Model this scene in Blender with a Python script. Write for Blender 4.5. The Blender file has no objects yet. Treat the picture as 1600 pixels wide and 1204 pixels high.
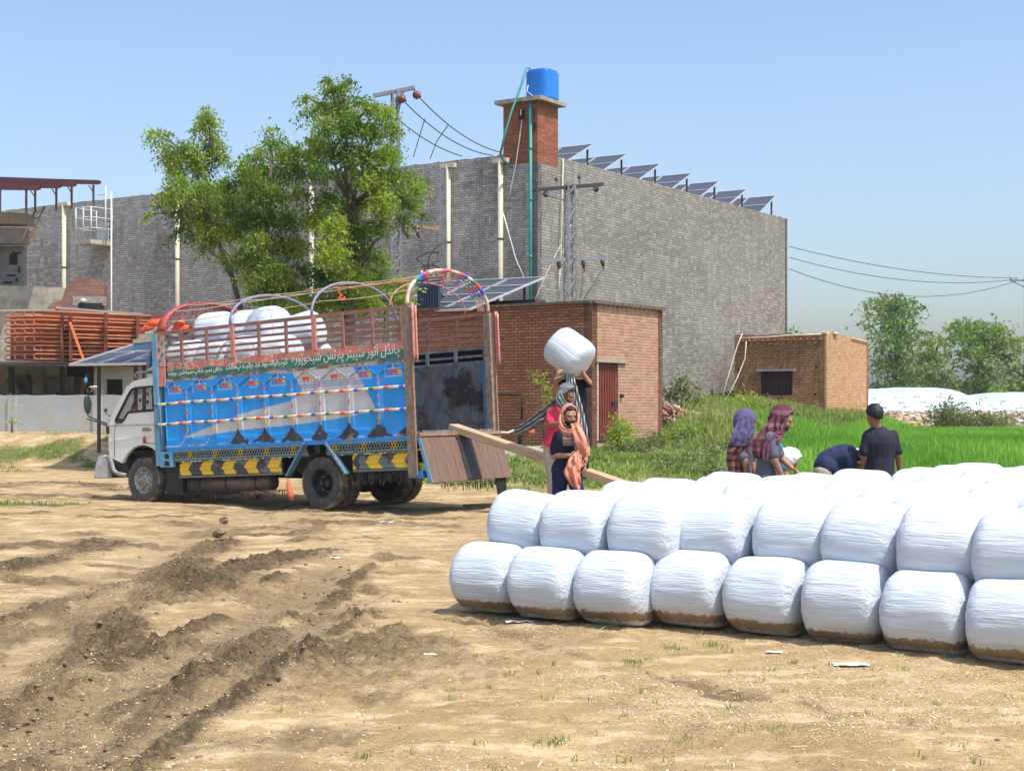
import bpy, math, random
import numpy as np
from mathutils import Vector, Matrix, noise as mn
from mathutils.geometry import tessellate_polygon
R=math.radians
SC=bpy.context.scene; COL=SC.collection
# ------------------------------------------------------------ camera, sky, sun, exposure
F=2300.0; HZ=632.0; CH=1.62
cam=bpy.data.cameras.new("camera"); camo=bpy.data.objects.new("camera",cam); COL.objects.link(camo)
cam.sensor_width=36; cam.lens=36*F/1600; cam.shift_y=(HZ-602)/1600
cam.clip_start=0.1; cam.clip_end=3000
camo.location=(0,0,CH); camo.rotation_euler=(R(90),0,0); SC.camera=camo
SUN=Vector((0.76,-0.655,1.9)).normalized()
el=math.asin(SUN.z); az=math.atan2(SUN.x,SUN.y)
w=bpy.data.worlds.new("World"); SC.world=w; w.use_nodes=True
nt=w.node_tree; bg=nt.nodes['Background']
sky=nt.nodes.new('ShaderNodeTexSky'); sky.sky_type='NISHITA'; sky.sun_disc=False
sky.sun_elevation=el; sky.sun_rotation=az; sky.altitude=100; sky.air_density=1.0; sky.dust_density=3.2; sky.ozone_density=2.5
nt.links.new(sky.outputs[0],bg.inputs[0]); bg.inputs[1].default_value=0.145
sl=bpy.data.lights.new("sun",'SUN'); sl.energy=3.05; sl.angle=R(0.53); sl.color=(1.0,0.95,0.87)
so=bpy.data.objects.new("sun",sl); COL.objects.link(so); so.rotation_euler=SUN.to_track_quat('Z','Y').to_euler()
so.location=(20,-20,40)
SC.view_settings.view_transform='Standard'; SC.view_settings.look='None'; SC.view_settings.exposure=0.69; SC.view_settings.gamma=1
SC.cycles.max_bounces=6; SC.cycles.diffuse_bounces=3; SC.cycles.glossy_bounces=3; SC.cycles.transmission_bounces=4; SC.cycles.transparent_max_bounces=6
SC.cycles.use_denoising=True
rng=np.random.default_rng(7); random.seed(7)
def P(u,v,D): return Vector(((u-800)/F*D, D, CH-(v-HZ)/F*D))
# ------------------------------------------------------------ noise helpers (numpy)
_perm=np.random.default_rng(3).random((256,256))
def vn(x,y):
    xi=np.floor(x).astype(int); yi=np.floor(y).astype(int); fx=x-xi; fy=y-yi
    fx=fx*fx*(3-2*fx); fy=fy*fy*(3-2*fy)
    a=_perm[xi&255,yi&255]; b=_perm[(xi+1)&255,yi&255]; c=_perm[xi&255,(yi+1)&255]; d=_perm[(xi+1)&255,(yi+1)&255]
    return (a*(1-fx)+b*fx)*(1-fy)+(c*(1-fx)+d*fx)*fy
def fbm(x,y,o=4):
    s=0;a=.5;t=0
    for i in range(o):
        s=s+a*vn(x*2**i+17.3*i,y*2**i+9.1*i); t+=a; a*=.5
    return s/t
def S(x,a,b):
    t=np.clip((x-a)/(b-a),0,1); return t*t*(3-2*t)
# ------------------------------------------------------------ mesh builder
class MB:
    def __init__(s): s.v=[]; s.f=[]; s.m=[]; s.sm=[]; s.uv={}
    def add(s,vs,fs,mi=0,sm=False):
        o=len(s.v); s.v+= [tuple(p) for p in vs]
        for f in fs: s.f.append([o+i for i in f]); s.m.append(mi); s.sm.append(sm)
        return s
    def box(s,c,d,mi=0,M=None,rz=0,bev=0):
        x,y,z=[q/2 for q in d]
        vs=[Vector((a*x,b*y,e*z)) for e in(-1,1) for b in(-1,1) for a in(-1,1)]
        if M is None: M=Matrix.Rotation(rz,3,'Z') if rz else None
        if M is not None: vs=[M@p for p in vs]
        vs=[p+Vector(c) for p in vs]
        return s.add(vs,[(0,2,3,1),(4,5,7,6),(0,1,5,4),(2,6,7,3),(0,4,6,2),(1,3,7,5)],mi)
    def beam(s,a,b,w,h,mi=0,up=(0,0,1)):
        a=Vector(a);b=Vector(b);d=b-a
        if d.length<1e-6: return s
        x=d.normalized(); u=Vector(up)
        if abs(x.dot(u))>.98: u=Vector((0,1,0)) if abs(x.y)<.9 else Vector((1,0,0))
        y=u.cross(x).normalized(); z=x.cross(y)
        M=Matrix((x,y,z)).transposed()
        return s.box((a+b)/2,(d.length,w,h),mi,M)
    def tube(s,pts,r,n=8,mi=0,cap=True,ry=None):
        pts=[Vector(p) for p in pts]; k=len(pts)
        rr=r if isinstance(r,(list,tuple)) else [r]*k
        o=[];prev=None
        for i,p in enumerate(pts):
            t=(pts[min(i+1,k-1)]-pts[max(i-1,0)])
            if t.length<1e-9: t=Vector((0,0,1))
            t.normalize()
            if prev is None:
                u=Vector((0,0,1)) if abs(t.z)<.9 else Vector((1,0,0)); a=(u-t*u.dot(t)).normalized()
            else:
                a=(prev-t*prev.dot(t))
                a=a.normalized() if a.length>1e-6 else prev
            prev=a; b=t.cross(a)
            for j in range(n):
                an=2*math.pi*j/n; o.append(p+a*(math.cos(an)*rr[i])+b*(math.sin(an)*(rr[i] if ry is None else ry)))
        fs=[(i*n+j,i*n+(j+1)%n,(i+1)*n+(j+1)%n,(i+1)*n+j) for i in range(k-1) for j in range(n)]
        if cap: fs.append(tuple(range(n))[::-1]); fs.append(tuple((k-1)*n+j for j in range(n)))
        return s.add(o,fs,mi,True)
    def lathe(s,c,ax,prof,n=24,mi=0,close=False):
        c=Vector(c); ax=Vector(ax).normalized(); u=Vector((0,0,1)) if abs(ax.z)<.9 else Vector((1,0,0))
        a=(u-ax*u.dot(ax)).normalized(); b=ax.cross(a); o=[];k=len(prof)
        for (h,r) in prof:
            for j in range(n):
                an=2*math.pi*j/n; o.append(c+ax*h+(a*math.cos(an)+b*math.sin(an))*r)
        fs=[(i*n+j,i*n+(j+1)%n,(i+1)*n+(j+1)%n,(i+1)*n+j) for i in range(k-1) for j in range(n)]
        return s.add(o,fs,mi,True)
    def ell(s,c,r,n=14,m=10,mi=0,M=None,sm=True):
        c=Vector(c); o=[]
        for i in range(m+1):
            th=math.pi*i/m
            for j in range(n):
                ph=2*math.pi*j/n; p=Vector((r[0]*math.sin(th)*math.cos(ph),r[1]*math.sin(th)*math.sin(ph),r[2]*math.cos(th)))
                if M is not None: p=M@p
                o.append(c+p)
        fs=[(i*n+j,(i+1)*n+j,(i+1)*n+(j+1)%n,i*n+(j+1)%n) for i in range(m) for j in range(n)]
        return s.add(o,fs,mi,sm)
    def prism(s,poly,z0,z1,mi=0,top=True,bot=True):
        n=len(poly); ar=sum(poly[i][0]*poly[(i+1)%n][1]-poly[(i+1)%n][0]*poly[i][1] for i in range(n))
        if ar<0: poly=poly[::-1]
        vs=[(p[0],p[1],z0) for p in poly]+[(p[0],p[1],z1) for p in poly]
        fs=[(i,(i+1)%n,(i+1)%n+n,i+n) for i in range(n)]
        if top: fs.append(tuple(range(n,2*n)))
        if bot: fs.append(tuple(range(n))[::-1])
        return s.add(vs,fs,mi)
    def xzprism(s,outer,holes,y0,y1,mi=0):
        """polygon in x,z with holes, extruded between y0 and y1"""
        loops=[outer]+list(holes); allp=[p for l in loops for p in l]
        tri=tessellate_polygon([[Vector((p[0],p[1],0)) for p in l] for l in loops])
        n=len(allp); vs=[(p[0],y0,p[1]) for p in allp]+[(p[0],y1,p[1]) for p in allp]
        fs=[tuple(t) for t in tri]+[tuple(i+n for i in t)[::-1] for t in tri]
        o=0
        for l in loops:
            k=len(l)
            for i in range(k): a=o+i;b=o+(i+1)%k; fs.append((a,b,b+n,a+n))
            o+=k
        return s.add(vs,fs,mi)
    def quad(s,a,b,c,d,mi=0,t=0):
        if not t: return s.add([a,b,c,d],[(0,1,2,3)],mi)
        a,b,c,d=[Vector(q) for q in (a,b,c,d)]; n=(b-a).cross(d-a).normalized()*t
        return s.add([a,b,c,d,a-n,b-n,c-n,d-n],[(0,1,2,3),(7,6,5,4),(0,4,5,1),(1,5,6,2),(2,6,7,3),(3,7,4,0)],mi)
    def build(s,name,mats,parent=None,label=None,origin=None,recalc=True,M=None):
        vs=[Vector(p) for p in s.v]
        if M is not None: Mi=M.inverted(); vs=[Mi@p for p in vs]
        if origin is not None: o=Vector(origin); vs=[p-o for p in vs]
        me=bpy.data.meshes.new(name); me.from_pydata([tuple(p) for p in vs],[],s.f)
        if not isinstance(mats,(list,tuple)): mats=[mats]
        for m in mats: me.materials.append(m)
        me.polygons.foreach_set('material_index',s.m); me.polygons.foreach_set('use_smooth',s.sm)
        me.update()
        if recalc:
            import bmesh
            b=bmesh.new(); b.from_mesh(me); bmesh.ops.recalc_face_normals(b,faces=b.faces[:]); b.to_mesh(me); b.free()
        boxuv(me)
        return link(name,me,parent,label,origin)
def boxuv(me):
    uv=me.uv_layers.new(name='UVMap'); n=len(me.loops)
    co=np.empty(len(me.vertices)*3); me.vertices.foreach_get('co',co); co=co.reshape(-1,3)
    li=np.empty(n,int); me.loops.foreach_get('vertex_index',li)
    np_=len(me.polygons); nor=np.empty(np_*3); me.polygons.foreach_get('normal',nor); nor=nor.reshape(-1,3)
    tot=np.empty(np_,int); me.polygons.foreach_get('loop_total',tot)
    N=np.repeat(nor,tot,axis=0); C=co[li]
    h=np.hypot(N[:,0],N[:,1])+1e-9; tx=-N[:,1]/h; ty=N[:,0]/h
    side=np.abs(N[:,2])<.75
    U=np.where(side,C[:,0]*tx+C[:,1]*ty,C[:,0]); V=np.where(side,C[:,2],C[:,1])
    uv.data.foreach_set('uv',np.stack([U,V],1).ravel())
def link(name,me,parent=None,label=None,origin=None):
    o=bpy.data.objects.new(name,me); COL.objects.link(o)
    if parent is not None: o.parent=parent
    if origin is not None: o.location=origin
    if label: o['label']=label
    return o
def tag(o,label,cat,group=None,kind=None):
    if label: o['label']=label
    if cat: o['category']=cat
    if group: o['group']=group
    if kind: o['kind']=kind
    return o
def struct(o): o['kind']='structure'; return o
def empty(name,loc,label,cat,group=None,rz=0,M=None):
    o=bpy.data.objects.new(name,None); COL.objects.link(o); o.empty_display_size=.3
    if M is not None: o.matrix_world=M
    else: o.location=loc; o.rotation_euler=(0,0,rz)
    return tag(o,label,cat,group)
def npmesh(name,V,Fc,mat,attr=None,smooth=True,parent=None):
    """V (n,3), Fc (m,k) arrays; attr dict name -> (n,4)"""
    me=bpy.data.meshes.new(name); V=np.asarray(V,dtype=np.float32); Fc=np.asarray(Fc,dtype=np.int32); k=Fc.shape[1]
    me.vertices.add(len(V)); me.vertices.foreach_set('co',V.ravel())
    me.loops.add(Fc.size); me.loops.foreach_set('vertex_index',Fc.ravel())
    me.polygons.add(len(Fc)); me.polygons.foreach_set('loop_start',np.arange(0,Fc.size,k,dtype=np.int32))
    me.polygons.foreach_set('loop_total',np.full(len(Fc),k,dtype=np.int32))
    me.polygons.foreach_set('use_smooth',np.full(len(Fc),smooth))
    if attr:
        for a,c in attr.items():
            l=me.color_attributes.new(a,'FLOAT_COLOR','POINT'); l.data.foreach_set('color',np.asarray(c,dtype=np.float32).ravel())
    for m in (mat if isinstance(mat,(list,tuple)) else [mat]): me.materials.append(m)
    me.update(calc_edges=True); me.validate()
    return link(name,me,parent)
def copytree(o,parent=None):
    c=o.copy(); COL.objects.link(c)
    if parent is not None: c.parent=parent
    for ch in [x for x in o.children]: copytree(ch,c)
    return c
# ------------------------------------------------------------ materials
class NT:
    def __init__(s,name):
        s.m=bpy.data.materials.new(name); s.m.use_nodes=True; s.t=s.m.node_tree; s.b=s.t.nodes['Principled BSDF']
        s.out=s.t.nodes['Material Output']
    def n(s,ty,props=None,**inp):
        x=s.t.nodes.new('ShaderNode'+ty)
        for k,v in (props or {}).items(): setattr(x,k,v)
        for k,v in inp.items(): s.set(x,k,v)
        return x
    def set(s,x,k,v):
        k2=k.replace('_',' ')
        i=x.inputs[int(k[1:])] if (k[0]=='i' and k[1:].isdigit()) else x.inputs[k2]
        if isinstance(v,bpy.types.NodeSocket): s.t.links.new(v,i)
        elif isinstance(v,bpy.types.Node): s.t.links.new(v.outputs[0],i)
        else: i.default_value=v
    def co(s,kind='Object'): return s.n('TexCoord').outputs[kind]
    def mp(s,v,scale=(1,1,1),loc=(0,0,0),rot=(0,0,0)): return s.n('Mapping',None,Vector=v,Scale=scale,Location=loc,Rotation=rot).outputs[0]
    def noise(s,v,sc,det=3,rough=.6,dist=0): return s.n('TexNoise',None,Vector=v,Scale=sc,Detail=det,Roughness=rough,Distortion=dist).outputs[0]
    def ramp(s,f,a,b,c0=(0,0,0,1),c1=(1,1,1,1)):
        x=s.n('ValToRGB',None,Fac=f); e=x.color_ramp.elements; e[0].position=a; e[1].position=b; e[0].color=c0; e[1].color=c1; return x.outputs[0]
    def mix(s,f,a,b,bt='MIX'):
        x=s.t.nodes.new('ShaderNodeMix'); x.data_type='RGBA'; x.blend_type=bt
        for i,v in ((0,f),(6,a),(7,b)):
            if isinstance(v,bpy.types.NodeSocket): s.t.links.new(v,x.inputs[i])
            else:
                if i>0 and len(v)==3: v=(*v,1)
                x.inputs[i].default_value=v
        return x.outputs[2]
    def math(s,op,a,b=0): 
        x=s.n('Math',{'operation':op}); s.set(x,'i0',a); s.set(x,'i1',b); return x.outputs[0]
    def bump(s,h,st=.3,d=.02): 
        s.set(s.b,'Normal',s.n('Bump',None,Height=h,Strength=st,Distance=d).outputs[0])
    def P(s,**k):
        for a,v in k.items():
            if a=='Base_Color' and not isinstance(v,bpy.types.NodeSocket) and len(v)==3: v=(*v,1)
            s.set(s.b,a,v)
        return s
_mc={}
def plain(name,c,rough=.7,var=.25,sc=3.0,metal=0,dirt=None,dirtamt=.5,bump=.15,bsc=30,spec=.4):
    if name in _mc: return _mc[name]
    t=NT(name); o=t.co(); n1=t.noise(o,sc,5,.65)
    c2=tuple(max(0,q*(1-var)) for q in c); c3=tuple(min(1,q*(1+var*.6)) for q in c)
    col=t.mix(t.ramp(n1,.3,.7),c2,c3)
    if dirt: col=t.mix(t.ramp(t.noise(o,sc*2.3,6,.7),1-dirtamt-.12,1-dirtamt+.12),col,dirt)
    t.P(Base_Color=col,Roughness=rough,Metallic=metal); t.b.inputs['Specular IOR Level'].default_value=spec
    if bump: t.bump(t.noise(o,bsc,4,.6),bump,.01)
    _mc[name]=t.m; return t.m
def brick(name,c1,c2,mortar,patch=None,patchamt=.5,bw=.23,rh=.078,ms=.012,white=None,wamt=.4,stain=None,stainamt=.4,seed=0,bumpst=.6):
    t=NT(name); uv=t.co('UV'); ob=t.co()
    d=t.n('TexNoise',None,Vector=uv,Scale=2.5,Detail=2.0)
    off=t.n('VectorMath',{'operation':'SCALE'},i0=d.outputs['Color'],Scale=.02)
    u2=t.n('VectorMath',{'operation':'ADD'},i0=uv,i1=off.outputs[0]).outputs[0]
    b=t.n('TexBrick',{'offset':.5,'squash':1.0},Vector=u2,Color1=(*c1,1),Color2=(*c2,1),Mortar=(*mortar,1),Scale=1.0,Mortar_Size=ms,Mortar_Smooth=.3,Bias=0.0,Brick_Width=bw,Row_Height=rh)
    col=b.outputs[0]
    # brick to brick variation
    cell=t.n('TexWhiteNoise',{'noise_dimensions':'2D'},Vector=t.n('VectorMath',{'operation':'FLOOR'},i0=t.mp(u2,(1/bw,1/rh,1))).outputs[0]).outputs[0]
    col=t.mix(t.math('MULTIPLY',cell,.42),col,tuple(q*.42 for q in c1))
    big=t.noise(t.mp(uv,(.35,.5,1),(seed,seed,0)),1.0,6,.68)
    if white is not None:
        f=t.ramp(t.math('ADD',t.math('MULTIPLY',t.noise(uv,7,3,.7),.6),t.math('MULTIPLY',big,.55)),.62-wamt*.3,.74-wamt*.2)
        f=t.math('MULTIPLY',f,.85)
        col=t.mix(f,col,white)
        col=t.mix(t.math('MULTIPLY',t.math('GREATER_THAN',cell,.72),.5),col,tuple(min(1,q*1.35) for q in white))
        mo=t.math('MULTIPLY',b.outputs['Fac'],.8); col=t.mix(mo,col,mortar)
    if patch is not None:
        f=t.ramp(t.noise(t.mp(uv,(.5,.7,1),(3+seed,1,0)),1.3,6,.7),1-patchamt-.1,1-patchamt+.08)
        col=t.mix(t.math('MULTIPLY',f,.75),col,patch)
    if stain is not None:
        f=t.ramp(t.noise(t.mp(uv,(2.2,.35,1),(7+seed,2,0)),1.3,6,.7),1-stainamt-.12,1-stainamt+.15)
        col=t.mix(t.math('MULTIPLY',f,.7),col,stain)
    fine=t.noise(uv,45,3,.7)
    col=t.mix(t.math('MULTIPLY',t.ramp(fine,.35,.7),.35),col,tuple(q*.6 for q in c1))
    t.P(Base_Color=col,Roughness=.92); t.b.inputs['Specular IOR Level'].default_value=.2
    h=t.math('SUBTRACT',t.math('MULTIPLY',fine,.5),b.outputs['Fac'])
    t.bump(h,bumpst,.012)
    return t.m
def attrmat(name,rough=.5,dirt=(.25,.18,.12),dirtamt=.35,dsc=6,metal=0,spec=.5,bump=.1):
    t=NT(name); o=t.co(); a=t.n('Attribute',{'attribute_name':'Col'}).outputs['Color']
    f=t.math('MULTIPLY',t.ramp(t.noise(o,dsc,7,.75),1-dirtamt-.1,1-dirtamt+.2),.7)
    col=t.mix(f,a,dirt); col=t.mix(t.math('MULTIPLY',t.ramp(t.noise(t.mp(o,(3,3,.6)),4,4),.5,.85),.22),col,tuple(min(1,q*1.6) for q in dirt))
    t.P(Base_Color=col,Roughness=rough,Metallic=metal); t.b.inputs['Specular IOR Level'].default_value=spec
    t.bump(t.noise(o,18,4,.6),bump,.01); return t.m
# ============================================================ terrain
def gbase(x,y):
    x=np.asarray(x,float); y=np.asarray(y,float)
    r=.10*S(y,13,20)+.36*S(y,23,31)*S(x,-7,-3.5)
    bank=.78*S(y-.15*np.sin(x*1.3),35.2,38.6)*(1-S(x,-7,-3.5)); r=r+bank
    r=r+.68*S(y,35,42.5)*S(x,3.4,4.8)*(1-S(x,7.0,10.0))
    gen=(.60*S(y,47,54)*S(x,6,9)+.16*S(x,14,16)*S(y,57,62))*(1-S(x,12.8,14.6)*(1-S(y,56,61.5))); r=np.maximum(r,.46*S(y,23,31)*S(x,0,3)+gen)
    r=r+.55*np.exp(-((x-8.2)/2.6)**2-((y-54)/4.)**2)
    r=r+.04*np.exp(-((y-63-.0*x)/3.0)**2)*S(x,13,17)*(.7+.6*vn(x*.5,y*.5))
    r=r-.05*S(y,68,76)*S(x,10,15)
    return r
RUTS=[]
def GP(u,v): # pixel of the photo -> point on the flat yard
    D=CH*F/(v-HZ); return ((u-800)/F*D,D)
def pl(pts): return np.array([GP(*p) for p in pts])
def dpoly(x,y,pts):
    d=np.full(x.shape,1e9); side=np.zeros(x.shape); tt=np.zeros(x.shape); acc=0
    for a,b in zip(pts[:-1],pts[1:]):
        ab=b-a; L=np.hypot(*ab); px=x-a[0]; py=y-a[1]; t=np.clip((px*ab[0]+py*ab[1])/L**2,0,1)
        dx=px-ab[0]*t; dy=py-ab[1]*t; q=np.hypot(dx,dy); m=q<d
        d=np.where(m,q,d); side=np.where(m,np.sign(ab[0]*py-ab[1]*px),side); tt=np.where(m,acc+t*L,tt); acc+=L
    return d,side,tt,acc
rut1=pl([(-60,1215),(60,1150),(180,1085),(300,1020),(400,965),(480,915),(545,878)])
rut2=pl([(60,1215),(180,1150),(300,1085),(400,1030),(480,975),(560,925)])
ridgeL=pl([(10,1150),(80,1075),(150,1005),(215,945),(280,885),(345,850)])
ridgeM=pl([(230,940),(290,925),(350,905),(420,880),(500,868)])
ridgeT=pl([(-40,905),(70,880),(150,862),(200,850)])
ridgeT2=pl([(-40,975),(60,955),(130,930),(200,905)])
lane=pl([(-60,1120),(60,1010),(160,930),(240,880),(330,835),(420,800)])
trA=pl([(690,955),(760,975),(860,1010),(980,1045),(1120,1075),(1300,1110),(1500,1150)])
trB=pl([(560,1080),(600,1060),(800,1070),(1000,1050)])
trC=pl([(570,880),(575,960),(580,1040),(585,1110)])
trD=pl([(-20,770),(60,762),(150,765),(200,775)])
def ground(x,y):
    z=gbase(x,y); near=1-S(y,24,32)
    wet=np.zeros_like(z); smooth=np.zeros_like(z)
    lump=fbm(x*7,y*7,4)-.5; lump2=fbm(x*22+5,y*22,3)-.5; wob=(fbm(x*1.6+3,y*1.6,3)-.5)*.6
    z=z+near*((fbm(x*.6,y*.6,3)-.5)*.10+lump*.030+lump2*.012)
    for pts,wd,dp,rg in ((rut1,.26,.050,.030),(rut2,.20,.045,.032)):
        d,s,t,L=dpoly(x,y,pts); d=np.abs(d+wob*.35); fade=S(t,0,.3)*(1-S(t,L-.9,L))
        z=z-dp*np.exp(-(d/wd)**4)*fade
        rid=np.exp(-((d-wd-.10)/.09)**2)*fade
        z=z+rid*rg*np.clip(.5+lump*1.7+lump2*1.2,0,1.5)*(.05+1.2*S(fbm(x*1.7+3,y*1.7,3),.40,.60))
        wet=np.maximum(wet,np.clip(rid*1.1*S(fbm(x*1.7+3,y*1.7,3),.34,.56)+.45*np.exp(-(d/wd)**4),0,1)*fade); smooth=np.maximum(smooth,np.exp(-(d/(wd*.8))**6)*fade)
    for pts,wd,rg,wt in ((ridgeL,.24,.055,1),(ridgeM,.30,.050,1),(ridgeT,.24,.045,.9),(ridgeT2,.18,.035,.8),(trD,.35,.03,.7)):
        d,s,t,L=dpoly(x,y,pts); d=d+wob*.5; fade=S(t,-.1,.4)*(1-S(t,L-.5,L+.1))
        g=np.exp(-(d/wd)**2)*fade*(.4+.8*S(fbm(x*1.3+13,y*1.3,3),.36,.6)); cl=np.clip(.5+lump*1.9+lump2*1.4+.35*np.abs(fbm(x*13,y*13,3)-.5)*4,0,1.7)
        z=z+g*rg*cl; wet=np.maximum(wet,np.clip(g*1.5,0,1)*wt)
    for pts,wd,dp in ((trA,.15,.02),(trB,.10,.02),(trC,.12,.02)):
        d,s,t,L=dpoly(x,y,pts); d=d+wob*.8; fade=S(t,-.1,.4)*(1-S(t,L-.5,L+.1)); g=np.exp(-(d/wd)**2)*fade*S(fbm(x*2.3,y*2.3,2),.35,.6)
        z=z-g*dp+g*lump*.09; wet=np.maximum(wet,g*.5)
    d,s,t,L=dpoly(x,y,lane); g=np.exp(-(d/.42)**4); z=z-g*.025; smooth=np.maximum(smooth,g*.8)
    # generally churned area between the ruts
    cx,cy=GP(330,985); q=np.exp(-((x-cx)/1.9)**2-((y-cy)/2.3)**2); ch=S(fbm(x*1.3+9,y*1.3+2,4),.44,.60)*q
    z=z+ch*(np.clip(lump*2.2+lump2*1.6,-.4,1.2))*.075; wet=np.maximum(wet,ch*.95)
    ch=S(fbm(x*.9+4,y*1.9+7,4),.56,.7)*near*(1-q)*S(-x,-2.5,2.5); z=z+ch*np.clip(lump*2,-.3,1)*.05; wet=np.maximum(wet,ch*.6)
    rg_=1-np.abs(2*fbm(x*13+2,y*13,3)-1)*2.6; z=z+near*wet*(1-.7*smooth)*np.clip(rg_,-.5,1)*.034*S(fbm(x*2.1,y*2.1+6,3),.38,.58)
    return z,wet,smooth
def gz(x,y): return float(gbase(np.array([x]),np.array([y]))[0])
def axis(segs):
    o=[segs[0][0]]
    for a,b,st in segs:
        n=max(1,int(round((b-a)/st))); o+=list(np.linspace(a,b,n+1)[1:])
    return np.array(o)
xs=np.concatenate([-np.geomspace(150,12,24)[:-1],axis([(-12,-6,.12),(-6,-4,.06),(-4,4.6,.0185),(4.6,7,.06),(7,18,.16)]),np.geomspace(18,150,24)[1:]])
ys=np.concatenate([np.array([-25,-10,0,3,5]),axis([(5.6,6.2,.05)]),np.geomspace(6.2,22,620)[1:],np.geomspace(22,66,230)[1:],np.geomspace(66,300,30)[1:]])
X,Y=np.meshgrid(xs,ys); Z,WET,SMO=ground(X,Y)
def grassmask(x,y):
    n=fbm(x*.8+2,y*.8,4)
    a=S(y+(n-.5)*5,24.5,27.5)*S(x+ (n-.5)*3,-2.6,-1.4)
    dirt=np.exp(-((x-.2-(y-30)*.02)/.75)**2)*S(n,.42,.55)*(1-S(y,35,38))*S(y,27,29)
    a=a*(1-.9*dirt)
    b=S(fbm(x*.9+11,y*.9+5,4),.5,.6)*S(y,32.5,34.5)*(1-S(y,38.0,39.2))*(1-S(x,-7,-5)); a=np.maximum(a,b)
    c=S(fbm(x*1.2+1,y*2+5,3),.5,.62)*np.exp(-((x+7.6)/1.0)**2-((y-22.5)/.6)**2)*1.5; a=np.maximum(a,np.clip(c,0,1))
    rub=np.exp(-((y-60)/4.2)**2)*S(x,12,14.5); a=a*(1-rub*S(n,.38,.52)); a=a*(1-S(x,4.0,4.6)*(1-S(x,6.1,6.7))*np.exp(-((y-42.2)/1.3)**2)*.9)
    return np.clip(a,0,1)
GM=grassmask(X,Y)
chaff=S(fbm(X*.9+31,Y*1.3+13,5),.47,.60)*(1-S(Y,20,25))
# more chaff right-front
chaff=np.clip(chaff*(.55+.65*S(X,-1.0,1.5)),0,1)
ny,nx=X.shape; idx=np.arange(ny*nx).reshape(ny,nx)
FQ=np.stack([idx[:-1,:-1],idx[:-1,1:],idx[1:,1:],idx[1:,:-1]],-1).reshape(-1,4)
C=np.stack([WET,chaff,GM,SMO],-1).reshape(-1,4)
t=NT('ground_soil'); o=t.co(); at=t.n('Attribute',{'attribute_name':'Col'}); sp=t.n('SeparateColor',None,Color=at.outputs['Color'])
wet,chf,grs=sp.outputs[0],sp.outputs[1],sp.outputs[2]; smo=at.outputs['Alpha']
n1=t.noise(o,1.1,6,.65); n2=t.noise(o,9,6,.7); n3=t.noise(o,60,4,.7)
soil=t.mix(t.ramp(n1,.38,.64),(.34,.232,.111),(.53,.386,.198))
soil=t.mix(t.ramp(n2,.42,.70),soil,(.36,.246,.118)); 
pale=t.ramp(t.noise(t.mp(o,(1,2.2,1)),1.6,6,.7),.50,.62); soil=t.mix(t.math('MULTIPLY',t.ramp(t.noise(t.mp(o,(1,1.8,1),(4,9,0)),2.3,7,.75),.50,.62),.6),soil,(.27,.185,.095)); soil=t.mix(t.math('MULTIPLY',pale,.8),soil,(.66,.515,.30))
vor=t.n('TexVoronoi',{'feature':'F1'},Vector=t.mp(o,(1,1.6,1)),Scale=110.0); sel=t.n('SeparateColor',None,Color=vor.outputs['Color']).outputs[0]
fl=t.math('MULTIPLY',t.math('LESS_THAN',vor.outputs['Distance'],.42),t.math('GREATER_THAN',sel,t.math('SUBTRACT',.88,t.math('MULTIPLY',chf,.62))))
soil=t.mix(t.math('MULTIPLY',fl,.85),soil,t.mix(sel,(.62,.47,.25),(.78,.64,.40)))
mud=t.mix(t.ramp(t.noise(o,14,6,.75,.5),.42,.60),(.110,.080,.043),(.260,.190,.106))
wf=t.math('MINIMUM',t.math('MULTIPLY',wet,t.math('ADD',.6,t.math('MULTIPLY',t.ramp(n2,.3,.55),.9))),.95)
soil=t.mix(wf,soil,mud); soil=t.mix(t.math('MULTIPLY',smo,.55),soil,(.36,.262,.145))
soil=t.mix(t.math('MULTIPLY',t.ramp(n3,.5,.75),.4),soil,(.22,.15,.09))
gcol=t.mix(t.ramp(n2,.3,.7),(.07,.10,.02),(.15,.17,.05)); soil=t.mix(t.math('MULTIPLY',grs,t.ramp(n2,.25,.5)),soil,gcol)
t.P(Base_Color=soil,Roughness=t.math('SUBTRACT',.95,t.math('MULTIPLY',smo,.15))); t.b.inputs['Specular IOR Level'].default_value=.25
hh=t.math('ADD',t.math('MULTIPLY',n2,.7),t.math('MULTIPLY',n3,.35)); hh=t.math('ADD',hh,t.math('MULTIPLY',fl,.25)); n4=t.noise(t.mp(o,(1,1,1),(5,3,0)),26,5,.75,.6); hh=t.math('ADD',hh,t.math('MULTIPLY',t.math('MULTIPLY',n4,wet),1.6)); tk=t.noise(t.mp(t.mp(o,(1,1,1),(0,0,0),(0,0,-.62)),(1.2,30,1)),1.0,3,.6); hh=t.math('ADD',hh,t.math('MULTIPLY',t.math('MULTIPLY',tk,smo),.8))
t.bump(hh,1.0,.045)
g=npmesh('ground',np.stack([X,Y,Z],-1).reshape(-1,3),FQ,t.m,{'Col':C}); struct(g)
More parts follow.
